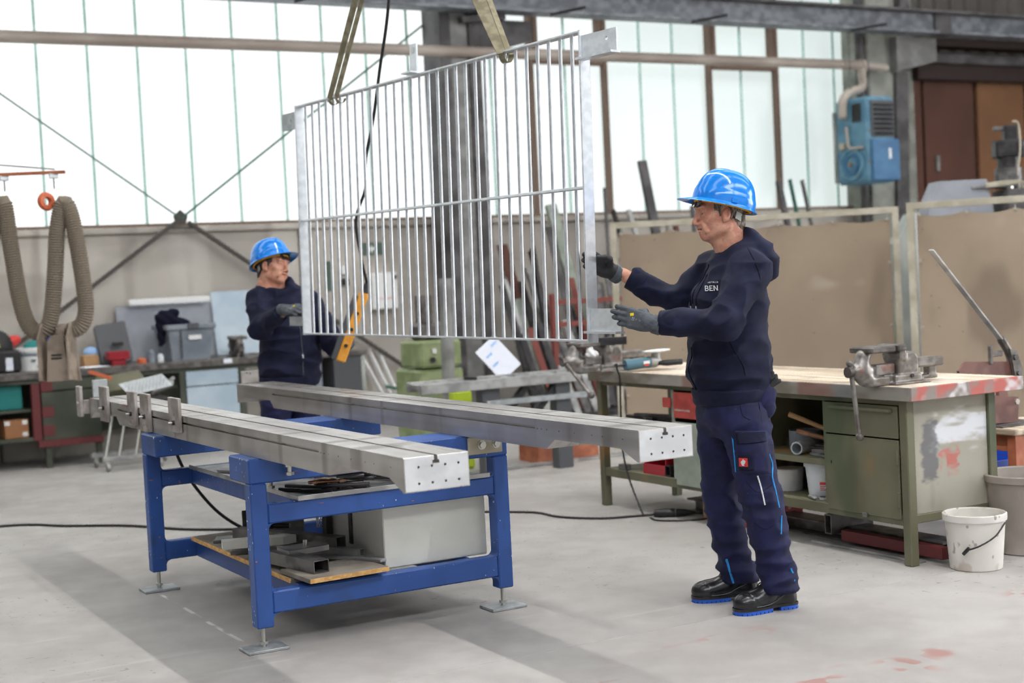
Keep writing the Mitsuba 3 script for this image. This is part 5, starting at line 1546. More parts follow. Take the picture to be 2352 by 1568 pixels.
# ------------------------------------------------------------------ right workbench
BX0, BX1, BY0, BY1, BT = 4.84, 5.42, 4.96, 7.59, 0.835
t = thing('workbench', 'worn green steel workbench on the right with a wooden top and open bays', 'workbench')
top = part(t, 'worktop', box(4.815, 5.515, 4.915, 7.605, 0.785, BT, 0.003), 'm_wood', label='scratched wooden worktop')
part(top, 'front_edge', box(4.800, 4.815, 4.895, 7.62, 0.772, BT + 0.001, 0.003), 'm_bench_edge')
part(top, 'end_edge', box(4.800, 5.530, 4.883, 4.898, 0.772, BT + 0.001, 0.003), 'm_bench_edge_red', label='steel edge with flaking red and white paint')
part(top, 'far_edge', box(4.800, 5.530, 7.60, 7.615, 0.772, BT + 0.001, 0.003), 'm_bench_edge')
part(top, 'back_edge', box(5.515, 5.530, 4.895, 7.60, 0.772, BT + 0.001, 0.003), 'm_bench_edge')
for x0, x1, y0, y1 in ((4.84, 4.89, 4.96, 5.01), (5.37, 5.42, 4.96, 5.01), (4.84, 4.89, 7.54, 7.59), (5.37, 5.42, 7.54, 7.59)):
    part(t, 'leg', box(x0, x1, y0, y1, 0.0, 0.772, 0.004), 'm_bench')
part(t, 'end_panel', box(4.89, 5.37, 4.974, 4.984, 0.235, 0.772, 0.002), 'm_bench_end', label='end panel daubed with white, grey and red paint')
part(t, 'end_rail', box(4.89, 5.37, 4.970, 5.0, 0.195, 0.235, 0.003), 'm_bench')
part(t, 'top_rail', box(4.845, 4.875, 5.01, 7.54, 0.745, 0.772, 0.003), 'm_bench')
part(t, 'bottom_rail', box(4.845, 4.880, 5.01, 7.54, 0.185, 0.236, 0.003), 'm_bench')
part(t, 'bottom_rail', box(5.385, 5.415, 5.01, 7.54, 0.185, 0.236, 0.003), 'm_bench')
part(t, 'back_panel', box(5.405, 5.415, 5.01, 7.54, 0.236, 0.772, 0.001), 'm_bench')
part(t, 'bottom_panel', box(4.88, 5.385, 5.01, 7.54, 0.222, 0.234, 0.001), 'm_bench')
for y in (5.53, 6.18, 6.81):
    part(t, 'divider', box(4.848, 5.405, y - 0.010, y + 0.010, 0.236, 0.745, 0.002), 'm_bench' if y < 6 else 'm_bench')
for y, z in ((5.855, 0.448), (7.17, 0.500)):
    w = 0.315 if y < 6 else 0.35
    part(t, 'bay_shelf', box(4.862, 5.40, y - w, y + w, z - 0.030, z, 0.002), 'm_bench')
d = part(t, 'drawer', box(4.838, 4.850, 5.018, 5.515, 0.590, 0.742, 0.003), 'm_bench')
part(d, 'pull_ledge', box(4.820, 4.838, 5.05, 5.47, 0.712, 0.728, 0.003), 'm_bench')
d = part(t, 'door', box(4.838, 4.850, 5.018, 5.515, 0.212, 0.583, 0.003), 'm_bench')
for z in (0.27, 0.47):
    part(d, 'hinge', cyl((4.834, 5.022, z), (4.834, 5.022, z + 0.07), 0.007, n=8), 'm_bench')
part(d, 'latch', box(4.828, 4.838, 5.235, 5.265, 0.20, 0.222, 0.002), 'm_mill')
part(d, 'keyhole', box(4.836, 4.8385, 5.475, 5.481, 0.44, 0.455, 0), 'm_black')
d = part(t, 'drawer', box(4.838, 4.850, 6.20, 6.785, 0.588, 0.735, 0.003), 'm_red', label='red drawer front')
part(d, 'hasp', box(4.822, 4.838, 6.80, 6.87, 0.645, 0.70, 0.004), 'm_red')
part(d, 'frame_strip', box(4.842, 4.850, 6.785, 6.81, 0.236, 0.745, 0.001), 'm_green_pale')
part(t, 'door', box(4.838, 4.850, 6.20, 6.785, 0.205, 0.565, 0.003), 'm_green_pale', label='pale green door')


def vise(name, label, x0, y0, z0, ang, mat, jaw_open=0.0, turn=0):
    """bench vise: body at x0, screw towards -x"""
    W = M4((x0, y0, z0), turn)
    key = thing(name, label, 'vise')
    def fixed(p):
        d = sd_box(p, (0.062, 0, 0.100), (0.066, 0.050, 0.052), 0.012)
        d = smin(d, sd_box(p, (0.020, 0, 0.150), (0.020, 0.062, 0.036), 0.008), 0.02)
        cut = (p[..., 0] - 0.10) * 0.75 + (p[..., 2] - 0.140) * 0.66
        d = np.maximum(d, cut - 0.006)
        d = smin(d, sd_box(p, (0.055, 0, 0.024), (0.085, 0.058, 0.024), 0.010), 0.012)
        d = smin(d, sd_box(p, (0.065, 0, 0.006), (0.112, 0.075, 0.006), 0.004), 0.008)
        d = smin(d, sd_box(p, (0.20, 0, 0.022), (0.075, 0.022, 0.010), 0.006), 0.012)
        d = smin(d, sd_box(p, (0.245, 0, 0.048), (0.024, 0.022, 0.026), 0.006), 0.010)
        d = smin(d, sd_box(p, (-0.050, 0, 0.030), (0.030, 0.034, 0.022), 0.008), 0.012)
        return d
    part(key, 'fixed_body', tf(surface_nets(fixed, (-0.10, -0.085, -0.003), (0.29, 0.085, 0.20), 0.0045), W), mat, smooth=True)
    def moving(p):
        d = None
        pts = [(-0.155, 0, 0.158), (-0.178, 0, 0.140), (-0.190, 0, 0.105), (-0.195, 0, 0.07), (-0.175, 0, 0.045)]
        rr = [0.028, 0.032, 0.034, 0.040, 0.040]
        for a, b, r0, r1 in zip(pts[:-1], pts[1:], rr[:-1], rr[1:]):
            c = sd_cap(p, a, b, r0, r1); d = c if d is None else smin(d, c, 0.015)
        d = smin(d, sd_cap(p, (-0.225, 0, 0.076), (-0.160, 0, 0.076), 0.032, 0.036), 0.015)
        d = smin(d, sd_box(p, (-0.105, 0, 0.022), (0.060, 0.040, 0.022), 0.010), 0.022)
        d = smin(d, sd_box(p, (-0.065, 0, 0.075), (0.060, 0.030, 0.026), 0.006), 0.008)
        return d
    m = part(key, 'moving_jaw', tf(surface_nets(moving, (-0.27, -0.06, -0.01), (0.0, 0.06, 0.20), 0.0045), W), mat, smooth=True)
    part(m, 'slide', tf(box(0.120, 0.308, -0.034, 0.034, 0.070, 0.116, 0.008), W), mat)
    part(m, 'jaw_plate', tf(box(-0.190, -0.040 - jaw_open, -0.078, 0.078, 0.158, 0.186, 0.006), W), 'm_cast_dark')
    part(key, 'rear_jaw_plate', tf(box(-0.026, 0.030, -0.078, 0.078, 0.160, 0.190, 0.006), W), 'm_cast_dark')
    part(key, 'bolt', tf(hexnut((0.07, -0.058, 0.038), (0, -1, 0), 0.010, 0.008), W), 'm_mill_dark')
    s = part(key, 'screw', tf(cyl((-0.275, 0, 0.076), (-0.05, 0, 0.076), 0.026, 0.012, n=18), W), 'm_cast_dark', smooth=40)
    a = math.radians(ang); dv = np.array([0.12 * math.cos(a), math.sin(a), -math.cos(a)]) if True else 0
    dv = unit(dv); c = np.array([-0.252, 0, 0.076])
    hb = part(key, 'handle', tf(cyl(c - dv * 0.035, c + dv * 0.30, 0.0115, n=12), W), 'm_cast', smooth=40)
    part(hb, 'knob', tf(ball(c + dv * 0.305, 0.020, 8), W), 'm_cast_dark', smooth=True)
    part(hb, 'knob', tf(ball(c - dv * 0.040, 0.018, 8), W), 'm_cast_dark', smooth=True)
    return key


vise('bench_vise', 'grey cast bench vise at the near corner of the workbench, its bar hanging down', 4.915, 5.12, BT, 0, 'm_cast')
vise('bench_vise', 'grey bench vise at the far corner of the workbench, below the railing panel', 4.76, 7.40, BT, -52, 'm_cast')
solo('square_tube', hollow((4.70, 7.36, BT + 0.186), (4.86, 7.26, BT + 0.186), 0.05, 0.045), 'm_mill_dark', 'short black square tube clamped in the far vise', 'tube')
solo('rag', tf(surface_nets(lambda p: smin(sd_ell(p, (0, 0, 0), (0.045, 0.02, 0.022)), sd_ell(p, (-0.02, 0, 0.03), (0.018, 0.015, 0.035), rot([0, 1, 0], 25)[:3, :3]), 0.02) + 0.003 * np.sin(p[..., 0] * 150 + p[..., 2] * 120), (-0.08, -0.05, -0.05), (0.08, 0.05, 0.09), 0.005), frame((4.665, 7.34, BT + 0.115), (1, 0, 0), (0, 1, 0), (0, 0, 1))), 'm_white', 'white rag hanging in the jaws of the far vise', 'rag', smooth=True)

g_ = thing('angle_grinder', 'blue grey angle grinder lying disc up on the workbench behind the worker', 'angle grinder')
gx = unit((0.99, -0.10, 0.05)); go = np.array([4.80, 7.20, BT + 0.042])
part(g_, 'body', tube([go, go + gx * 0.02, go + gx * 0.12, go + gx * 0.165], [0.030, 0.034, 0.031, 0.034], 18), 'm_grinder', smooth=40)
part(g_, 'gear_head', cat(tube([go + gx * 0.165, go + gx * 0.20, go + gx * 0.235], [0.033, 0.036, 0.024], 16), cyl(go + gx * 0.21, go + gx * 0.21 + [0, 0, 0.05], 0.027, n=16)), 'm_mill_light', smooth=40)
part(g_, 'disc', lathe([(0.0, 0.0), (0.082, 0.003), (0.084, 0.010), (0.060, 0.013), (0.0, 0.013)], 30, o=go + gx * 0.215 + [0, 0, 0.055], axis=unit((-0.05, 0.02, 1))), 'm_white', smooth=40)
part(g_, 'side_handle', tube([go + gx * 0.21 + [0, -0.02, -0.01], go + gx * 0.25 + [0, -0.05, -0.013], go + gx * 0.34 + [0, -0.07, -0.016]], [0.012, 0.018, 0.017], 12), 'm_black', smooth=40)
part(g_, 'label_plate', move(tf(cbox((0.022, 0.0015, 0.009), 0.001), frame(go + gx * 0.125 + [0, -0.033, 0.004], gx, (0.1, 0.99, 0), (0, 0, 1))), (0, 0, 0)), 'm_white')
part(g_, 'red_plate', tf(cbox((0.016, 0.0015, 0.005), 0.001), frame(go + gx * 0.125 + [0, -0.0335, -0.012], gx, (0.1, 0.99, 0), (0, 0, 1))), 'm_red_bright')
part(g_, 'cord', tube(spline([go, go + [-0.05, 0.01, -0.006], (4.772, 7.22, 0.80), (4.775, 7.23, 0.62), (4.78, 7.24, 0.40), (4.80, 7.22, 0.22), (4.79, 7.10, 0.05), (4.76, 7.02, 0.012)], 8), 0.0055, 8), 'm_black', smooth=True)

# ---- what stands in the bays of the bench
SH, BO = 0.448, 0.235
pl_ = thing('paint_bucket', 'white plastic bucket with a red print in the lower bay of the bench', 'bucket')
part(pl_, 'bucket', lathe([(0.0, 0), (0.100, 0), (0.103, 0.004), (0.118, 0.155), (0.126, 0.157), (0.126, 0.178), (0.119, 0.180), (0.114, 0.172), (0.099, 0.008), (0.0, 0.008)], 32, o=(5.01, 5.695, BO)), 'm_white_plastic', smooth=40)
def wrap(o, a0, a1, z0, z1, r0, r1, H, m, n=10):
    V = []; F = []
    for i in range(n + 1):
        a = a0 + (a1 - a0) * i / n
        for z in (z0, z1):
            r = r0 + (r1 - r0) * z / H + 0.0008
            V.append((o[0] + r * math.cos(a), o[1] + r * math.sin(a), o[2] + z))
    for i in range(n): F += [[2 * i, 2 * i + 2, 2 * i + 3], [2 * i, 2 * i + 3, 2 * i + 1]]
    part(pl_, 'print', (np.array(V), np.array(F)), m)
for z0, z1, a0, a1, m in ((0.072, 0.086, 3.55, 4.05, 'm_red_bright'), (0.062, 0.066, 3.55, 4.15, 'm_red'), (0.053, 0.057, 3.55, 4.1, 'm_red'), (0.044, 0.048, 3.55, 4.0, 'm_red'), (0.105, 0.125, 4.2, 4.27, 'm_red_bright'), (0.085, 0.088, 4.15, 4.8, 'm_red_bright')):
    wrap((5.01, 5.695, BO), a0, a1, z0, z1, 0.103, 0.118, 0.155, m)
solo('white_tub', lathe([(0.0, 0), (0.07, 0), (0.078, 0.11), (0.074, 0.115), (0.0, 0.112)], 24, o=(5.02, 6.02, BO)), 'm_white', 'small white tub behind the worker at the back of the lower bay', 'tub', smooth=40)
solo('steel_strip', bar((4.88, 5.545, 0.305), (5.20, 5.80, 0.345), 0.05, 0.004), 'm_mill_light', 'bent bright strip leaning across the white bucket', 'strip')
solo('pipe_clamp', cat(lathe([(0.030, 0), (0.034, 0.0), (0.034, 0.012), (0.030, 0.012), (0.030, 0)], 20, o=(4.90, 5.60, BO + 0.006)), bar((4.86, 5.63, BO + 0.012), (4.90, 5.72, BO + 0.012), 0.02, 0.01)), 'm_mill_light', 'small bright ring beside the white bucket', 'ring', smooth=40)
solo('pipe_offcut', lathe([(0.026, 0), (0.034, 0.0), (0.034, 0.14), (0.026, 0.14), (0.026, 0)], 24, o=(4.885, 5.79, SH + 0.036), axis=(0.9, 0.35, 0)), 'm_galv', 'short galvanised pipe lying open end out on the upper shelf', 'pipe', smooth=40)
r3 = np.random.default_rng(21)
for k, (y, x, a, ln, m, w, h) in enumerate(((5.66, 4.93, 80, 0.16, 'm_galv_dull_shaded', 0.03, 0.014), (5.60, 5.02, 70, 0.14, 'm_mill_dark', 0.05, 0.012), (5.74, 5.0, 100, 0.16, 'm_mill', 0.04, 0.010), (5.70, 5.10, 60, 0.26, 'm_mill_dark', 0.05, 0.016), (5.86, 5.12, 95, 0.30, 'm_mill', 0.06, 0.02), (5.62, 4.90, 110, 0.10, 'm_mill', 0.02, 0.02))):
    c = np.array([x, y, SH + 0.008 + 0.012 * (k % 3)]); d_ = np.array([math.cos(math.radians(a)), math.sin(math.radians(a)), 0])
    solo('steel_offcut', bar(c - d_ * ln / 2, c + d_ * ln / 2, w, h), m, ['bright flat offcut in front on the upper bench shelf', 'dark flat offcut near the green door on the shelf', 'grey flat offcut beside the open pipe', 'dark bar under the hammers on the upper shelf', 'wide grey bar at the back of the upper shelf', 'small square offcut at the front lip of the shelf'][k], 'offcut')
solo('steel_can', lathe([(0, 0), (0.085, 0), (0.085, 0.10), (0.080, 0.10), (0.080, 0.01), (0, 0.01)], 24, o=(5.10, 5.97, SH)), 'm_grey_plastic', 'grey blue can standing on the upper bench shelf', 'can', smooth=40)
for k, (p0, p1, m, lab) in enumerate((((4.94, 5.90, SH + 0.20), (5.05, 5.60, SH + 0.09), 'm_cardboard', 'hammer with a long weathered handle pointing up out of the bay'), ((4.92, 5.82, SH + 0.12), (5.04, 5.58, SH + 0.055), 'm_bronze', 'hammer with a brown handle lying across the pile'), ((4.96, 5.60, SH + 0.215), (5.12, 5.50 + 0.045, SH + 0.15), 'm_orange', 'mallet with an orange handle next to the green door'))):
    h = thing('hammer', lab, 'hammer', 'hammers on the bench shelf')
    p0, p1 = np.array(p0), np.array(p1)
    part(h, 'handle', tube([p0, (p0 + p1) / 2, p1], [0.014, 0.012, 0.011], 10), m, smooth=40)
    q = unit(np.cross(p1 - p0, (0, 0.2, 1)))
    part(h, 'head', bar(p1 - q * 0.05, p1 + q * 0.05, 0.034, 0.034, b=0.006), 'm_mill_dark')
for k in range(7):
    a = math.radians(r3.uniform(60, 120)); c = np.array([r3.uniform(4.96, 5.2), r3.uniform(6.95, 7.35), 0.508 + 0.018 * (k % 4)]); d_ = np.array([math.cos(a), math.sin(a), 0])
    solo('steel_bar', bar(c - d_ * 0.16, c + d_ * 0.16, 0.035, 0.018), 'm_mill_dark' if k % 3 else 'm_mill', f'{ORD[k]} steel bar of the dark heap in the far bay of the bench', 'bar', 'bars heaped in the far bay')
bn = thing('storage_bin', 'open fronted dark red plastic storage bin in the far bay', 'storage bin')
for nm, b_ in (('base', box(4.87, 5.17, 6.93, 7.15, BO, BO + 0.006, 0.002)), ('side', box(4.87, 5.17, 6.93, 6.936, BO, BO + 0.135, 0.002)), ('side', box(4.87, 5.17, 7.144, 7.15, BO, BO + 0.135, 0.002)), ('back', box(5.164, 5.17, 6.93, 7.15, BO, BO + 0.135, 0.002)), ('front', box(4.862, 4.868, 6.93, 7.15, BO, BO + 0.060, 0.002))):
    part(bn, nm, b_, 'm_red_plastic')
solo('square_tube', hollow((4.86, 6.90, BO + 0.035), (5.2, 6.86, BO + 0.035), 0.06, 0.06), 'm_black', 'black square tube lying beside the red bin', 'tube')
solo('steel_offcut', box(4.85, 4.90, 7.33, 7.40, BO, BO + 0.035), 'm_mill', 'small grey block left of the red bin', 'block')
solo('cardboard_box', box(4.98, 5.28, 6.48, 6.74, 0.0, 0.15, 0.003), 'm_cardboard', 'brown cardboard box on the floor under the bench drawers', 'box')
solo('cardboard_box', box(4.96, 5.26, 6.20, 6.46, 0.0, 0.14, 0.003), 'm_red', 'red box on the floor under the bench next to the brown one', 'box')
solo('steel_girder', cat(box(5.06, 5.20, 4.98, 7.0, 0.0, 0.010, 0.002), box(5.12, 5.135, 4.98, 7.0, 0.010, 0.07, 0.002), box(5.06, 5.20, 4.98, 7.0, 0.07, 0.08, 0.002)), 'm_mill', 'long rolled steel beam lying on the floor under the bench', 'beam')
solo('channel_bar', hollow((4.96, 5.66, 0.10), (5.24, 5.66, 0.10), 0.05, 0.10, 0.006), 'm_mill', 'grey channel piece lying across the beam under the bench', 'bar')
solo('maroon_bar', box(4.99, 5.04, 4.92, 5.60, 0.02, 0.075, 0.002), 'm_maroon', 'dark red bar under the near end of the bench', 'bar')
solo('flat_bar', box(4.92, 4.97, 5.0, 5.75, 0.0, 0.012, 0.002), 'm_mill_light', 'flat bar on the floor in front of the dark red bar', 'bar')

# ---- buckets at the end of the bench
b_ = thing('plastic_pail', 'dirty white plastic pail standing on the floor at the bench corner', 'bucket')
bo = (5.045, 4.765, 0)
part(b_, 'pail', lathe([(0.0, 0), (0.112, 0), (0.116, 0.004), (0.134, 0.222), (0.142, 0.224), (0.143, 0.252), (0.137, 0.256), (0.130, 0.246), (0.112, 0.01), (0, 0.01)], 36, o=bo), 'm_pail', smooth=40)
part(b_, 'dregs', lathe([(0.0, 0.205), (0.05, 0.212), (0.10, 0.204), (0.126, 0.210)], 24, o=bo), 'm_pail_inside')
q_ = [(bo[0] + 0.137 * math.cos(a) , bo[1] + 0.137 * math.sin(a), 0.215) for a in (math.radians(205), math.radians(298))]
part(b_, 'wire_handle', tube(spline([(bo[0] - 0.128, bo[1] - 0.055, 0.10), (bo[0] - 0.10, bo[1] - 0.115, 0.125), (bo[0] - 0.03, bo[1] - 0.145, 0.165), (bo[0] + 0.045, bo[1] - 0.138, 0.218)], 8), 0.0035, 8), 'm_black', smooth=True)
part(b_, 'handle_grip', cyl((bo[0] - 0.131, bo[1] - 0.050, 0.085), (bo[0] - 0.120, bo[1] - 0.075, 0.115), 0.008, n=8), 'm_black')
b_ = thing('grey_bin', 'large grey barrel bin standing behind the white pail', 'bin')
bo = (5.525, 4.88, 0)
part(b_, 'bin', lathe([(0.0, 0), (0.165, 0), (0.172, 0.006), (0.196, 0.34), (0.206, 0.342), (0.210, 0.372), (0.203, 0.378), (0.194, 0.368), (0.166, 0.02), (0, 0.02)], 36, o=bo), 'm_bin', smooth=40)
part(b_, 'dregs', lathe([(0.0, 0.30), (0.10, 0.305), (0.19, 0.30)], 24, o=bo), 'm_pail_inside')
tx = lettering('USW.', 0.028, 0.001); v = tx[0].copy(); a = (v[:, 0] - 0.035) / 0.180 + math.radians(232); r = 0.1815 + v[:, 2] * 0 + 0.0015
v = np.stack([bo[0] + r * np.cos(a), bo[1] + r * np.sin(a), 0.10 + v[:, 1]], -1)
part(b_, 'marking', (v, tx[1]), 'm_black')
tx = lettering('7 0', 0.030, 0.001); v = tx[0].copy(); a = (v[:, 0]) / 0.185 + math.radians(228); v = np.stack([bo[0] + 0.191 * np.cos(a), bo[1] + 0.191 * np.sin(a), 0.19 + v[:, 1]], -1)
part(b_, 'marking', (v, tx[1]), 'm_grey_dark')

# ---- lever shear on a stool behind the bench
YS = 5.35
s_ = thing('lever_shear', 'reddish brown hand lever shear with a long bare steel lever raised', 'shear')
part(s_, 'lever', bar((5.43, YS, 1.46), (5.915, YS, 0.965), 0.012, 0.034, up=(0, 1, 0), b=0.003), 'm_mill_light')
part(s_, 'lever_foot', tube(spline([(5.90, YS, 0.985), (5.96, YS, 0.90), (5.985, YS, 0.80)], 4), [0.022] * 9, 8), 'm_cast_dark')
part(s_, 'blade_plate', prism([(5.585, 0.84), (5.63, 0.885), (5.965, 0.862), (5.975, 0.785), (5.60, 0.80)], 0.016, (0, YS + 0.008, 0), (1, 0, 0), (0, 0, 1)), 'm_shear')
part(s_, 'cheek_plate', prism([(5.93, 0.93), (5.98, 0.92), (6.02, 0.82), (6.01, 0.76), (5.965, 0.77), (5.95, 0.85)], 0.02, (0, YS - 0.012, 0), (1, 0, 0), (0, 0, 1)), 'm_cast_dark')
part(s_, 'column', prism([(5.81, 0.70), (6.00, 0.675), (5.99, 0.545), (5.82, 0.552)], 0.03, (0, YS + 0.015, 0), (1, 0, 0), (0, 0, 1)), 'm_shear')
part(s_, 'column', box(5.86, 5.93, YS - 0.01, YS + 0.012, 0.68, 0.80, 0.003), 'm_shear')
part(s_, 'bolt', hexnut((5.965, YS - 0.03, 0.655), (0, -1, 0), 0.016, 0.01), 'm_zinc')
part(s_, 'bolt', hexnut((5.965, YS - 0.034, 0.885), (0, -1, 0), 0.016, 0.01), 'm_mill')
part(s_, 'bolt', hexnut((5.985, YS - 0.034, 0.80), (0, -1, 0), 0.014, 0.01), 'm_mill')
part(s_, 'stop_arm', cat(box(5.80, 5.82, YS - 0.02, YS + 0.0, 0.86, 0.955, 0.003), box(5.82, 5.90, YS - 0.012, YS, 0.895, 0.925, 0.003)), 'm_cast_dark')
part(s_, 'base', box(5.78, 6.10, YS - 0.10, YS + 0.10, 0.538, 0.546, 0.002), 'm_mill')
st = thing('stool', 'wooden stool with rust red legs under the lever shear', 'stool')
part(st, 'seat', box(5.76, 6.26, YS - 0.2, YS + 0.2, 0.505, 0.537, 0.006), 'm_wood')
for x, y, dx, dy in ((5.80, YS - 0.16, -0.03, -0.03), (6.20, YS - 0.16, 0.03, -0.03), (5.80, YS + 0.16, -0.03, 0.03), (6.20, YS + 0.16, 0.03, 0.03)):
    part(st, 'leg', bar((x, y, 0.505), (x + dx, y + dy, 0.0), 0.055, 0.055, up=(0, 1, 0)), 'm_rust')
part(st, 'apron', box(5.80, 6.20, YS - 0.18, YS - 0.15, 0.42, 0.505, 0.003), 'm_rust')
part(st, 'apron', box(5.785, 5.81, YS - 0.15, YS + 0.15, 0.42, 0.505, 0.003), 'm_rust')
solo('blue_crate', cat(box(6.0, 6.55, 5.62, 6.05, 0.0, 0.012, 0.003), box(6.0, 6.012, 5.62, 6.05, 0.012, 0.30, 0.003), box(6.538, 6.55, 5.62, 6.05, 0.012, 0.30, 0.003), box(6.0, 6.55, 5.62, 5.632, 0.012, 0.30, 0.003), box(6.0, 6.55, 6.038, 6.05, 0.012, 0.30, 0.003)), 'm_blue_plastic', 'dark blue plastic crate on the floor behind the stool', 'crate')

# ---- cables on the floor
solo('power_cable', tube(spline([(4.0, 8.05, 0.007), (4.25, 7.78, 0.007), (4.38, 7.60, 0.007), (4.40, 7.36, 0.007), (4.54, 7.14, 0.007), (4.72, 7.06, 0.007), (4.86, 7.00, 0.010)], 8), 0.0065, 8), 'm_black', 'black power cable snaking over the floor to the workbench', 'cable', smooth=True)
pg = thing('plug_connector', 'black plug and socket lying on the floor in front of the bench', 'connector')
part(pg, 'socket', tube([(4.80, 6.97, 0.024), (4.85, 6.93, 0.024), (4.90, 6.90, 0.024)], [0.020, 0.026, 0.024], 12), 'm_black', smooth=40)
part(pg, 'plug', tube([(4.905, 6.895, 0.024), (4.95, 6.87, 0.022), (5.0, 6.84, 0.018)], [0.024, 0.020, 0.009], 12), 'm_rubber', smooth=40)
part(pg, 'lead', tube(spline([(5.0, 6.84, 0.016), (5.06, 6.80, 0.007), (5.0, 6.70, 0.006), (4.86, 6.72, 0.006), (4.74, 6.84, 0.006), (4.76, 6.95, 0.006)], 6), 0.005, 8), 'm_black', smooth=True)
solo('power_cable', tube(spline([(-0.5, 9.8, 0.008), (0.9, 9.78, 0.008), (1.7, 9.72, 0.008), (2.0, 9.4, 0.008), (2.3, 9.1, 0.008), (2.6, 8.6, 0.008), (3.1, 8.25, 0.008), (4.0, 8.05, 0.008)], 8), 0.008, 8), 'm_black', 'black cable lying on the floor left of the blue stand', 'cable', smooth=True)
solo('control_cable', tube(spline([(2.02, 7.03, 0.70), (2.12, 7.14, 0.52), (2.26, 7.16, 0.33), (2.40, 7.12, 0.22), (2.52, 7.08, 0.20)], 8), 0.008, 8), 'm_black', 'black cable looping down inside the blue stand', 'cable', smooth=True)

# ---- welding screens behind the bench
def screen(label, A, B, zb, zt, posts):
    A, B = np.array([*A, 0.0]), np.array([*B, 0.0]); ex = unit(B - A); ln = np.linalg.norm(B - A); ey = np.array([-ex[1], ex[0], 0])
    key = thing('welding_screen', label, 'screen')
    part(key, 'top_rail', bar(A + [0, 0, zt], B + [0, 0, zt], 0.05, 0.05), 'm_frame_beige')
    part(key, 'bottom_rail', bar(A + [0, 0, 0.12], B + [0, 0, 0.12], 0.05, 0.05), 'm_frame_beige')
    for P_ in (A + ex * 0.025, B - ex * 0.025):
        part(key, 'post', bar(P_ + [0, 0, 0.05], P_ + [0, 0, zt + 0.024], 0.05, 0.05, up=ex), 'm_frame_beige')
        part(key, 'foot', bar(P_ - ey * 0.35 + [0, 0, 0.025], P_ + ey * 0.35 + [0, 0, 0.025], 0.05, 0.05), 'm_frame_beige')
    n, m = 40, 16; V = []
    n0, m0 = n, m
    for i in range(n + 1):
        for j in range(m + 1):
            u, w = i / n, j / m
            sag = 0.030 * abs(math.sin(u * math.pi * 5)) ** 0.7 * w ** 6 + 0.012
            z = 0.18 + (zt - 0.045 - sag - 0.18) * w
            x = 0.07 + (ln - 0.14) * u
            off = 0.018 * (meshkit.noise(np.array([u * 5, w * 2.5, 3.0]), 4) - 0.5) + 0.02 * (meshkit.noise(np.array([u * 13, w * 1.2, 9.0]), 8) - 0.5)
            V.append(A + ex * x + ey * float(off) + np.array([0, 0, z]))
    F = []
    for i in range(n):
        for j in range(m):
            a = i * (m + 1) + j
            F += [[a, a + m + 1, a + m + 2], [a, a + m + 2, a + 1]]
    c = part(key, 'canvas', (np.array(V), np.array(F)), 'm_canvas', smooth=True, label='brown canvas laced to the frame')
    for k in range(6):
        u = k / 5
        P_ = A + ex * (0.09 + (ln - 0.18) * u) + [0, 0, zt - 0.075]
        part(c, 'eyelet', lathe([(0.007, -0.002), (0.012, 0), (0.007, 0.003)], 10, o=P_ - ey * 0.012, axis=-ey), 'm_zinc', smooth=40)
        part(c, 'tie', cyl(P_ - ey * 0.012, P_ + [0, 0, 0.075], 0.003, n=6), 'm_frame_grey')
        P_ = (A if k < 3 else B) + (ex if k < 3 else -ex) * 0.085 + [0, 0, 0.4 + 0.5 * (k % 3)]
        part(c, 'eyelet', lathe([(0.007, -0.002), (0.012, 0), (0.007, 0.003)], 10, o=P_ - ey * 0.012, axis=-ey), 'm_zinc', smooth=40)
    return key


screen('brown canvas welding screen behind the worker in the foreground', (6.675, 10.14), (8.43, 8.64), 0.18, 1.815, 2)
screen('brown canvas welding screen at the right edge, behind the lever shear', (8.02, 8.13), (9.1, 6.575), 0.18, 1.815, 2)

# ------------------------------------------------------------------ long bench against the back wall
YB = 12.85
t = thing('tool_bench', 'long dark workbench against the back wall on the left, cluttered with tools', 'workbench')
part(t, 'worktop', box(-1.5, 4.60, 12.80, 13.60, 0.772, 0.832, 0.004), 'm_cast_dark', label='dark oily worktop')
part(t, 'apron', box(-1.5, 4.55, 12.84, 12.88, 0.735, 0.772, 0.003), 'm_wall_bench')
for x in (-1.4, 0.6, 1.9):
    part(t, 'leg', box(x, x + 0.06, 12.86, 12.92, 0, 0.772, 0.004), 'm_wall_bench')
part(t, 'back_panel', box(-1.4, 4.5, 13.55, 13.58, 0.22, 0.772, 0.001), 'm_wall_bench')
part(t, 'shelf', box(-1.4, 2.52, 12.88, 13.55, 0.495, 0.520, 0.002), 'm_wall_bench')
part(t, 'shelf', box(-1.4, 2.52, 12.86, 13.55, 0.245, 0.275, 0.002), 'm_wall_bench')
part(t, 'post', box(2.505, 2.575, 12.845, 12.90, 0.245, 0.772, 0.003), 'm_maroon', label='post painted dark red')
d = part(t, 'door', box(2.585, 3.075, 12.838, 12.855, 0.245, 0.655, 0.003), 'm_wall_bench')
for z in (0.28, 0.44, 0.66):
    part(d, 'hinge_plate', box(2.582, 2.68, 12.832, 12.839, z, z + 0.09, 0.002), 'm_maroon')
part(t, 'drawer', box(2.585, 3.075, 12.838, 12.855, 0.665, 0.765, 0.003), 'm_wall_bench')
part(t, 'red_rail', box(2.54, 3.09, 12.835, 12.87, 0.185, 0.243, 0.003), 'm_maroon', label='bottom rail painted red')
for x in (2.60, 3.03):
    part(t, 'leg', box(x, x + 0.05, 12.86, 12.91, 0, 0.185, 0.003), 'm_wall_bench')
part(t, 'side_panel', box(3.06, 3.075, 12.86, 13.5, 0.185, 0.772, 0.002), 'm_wall_bench')
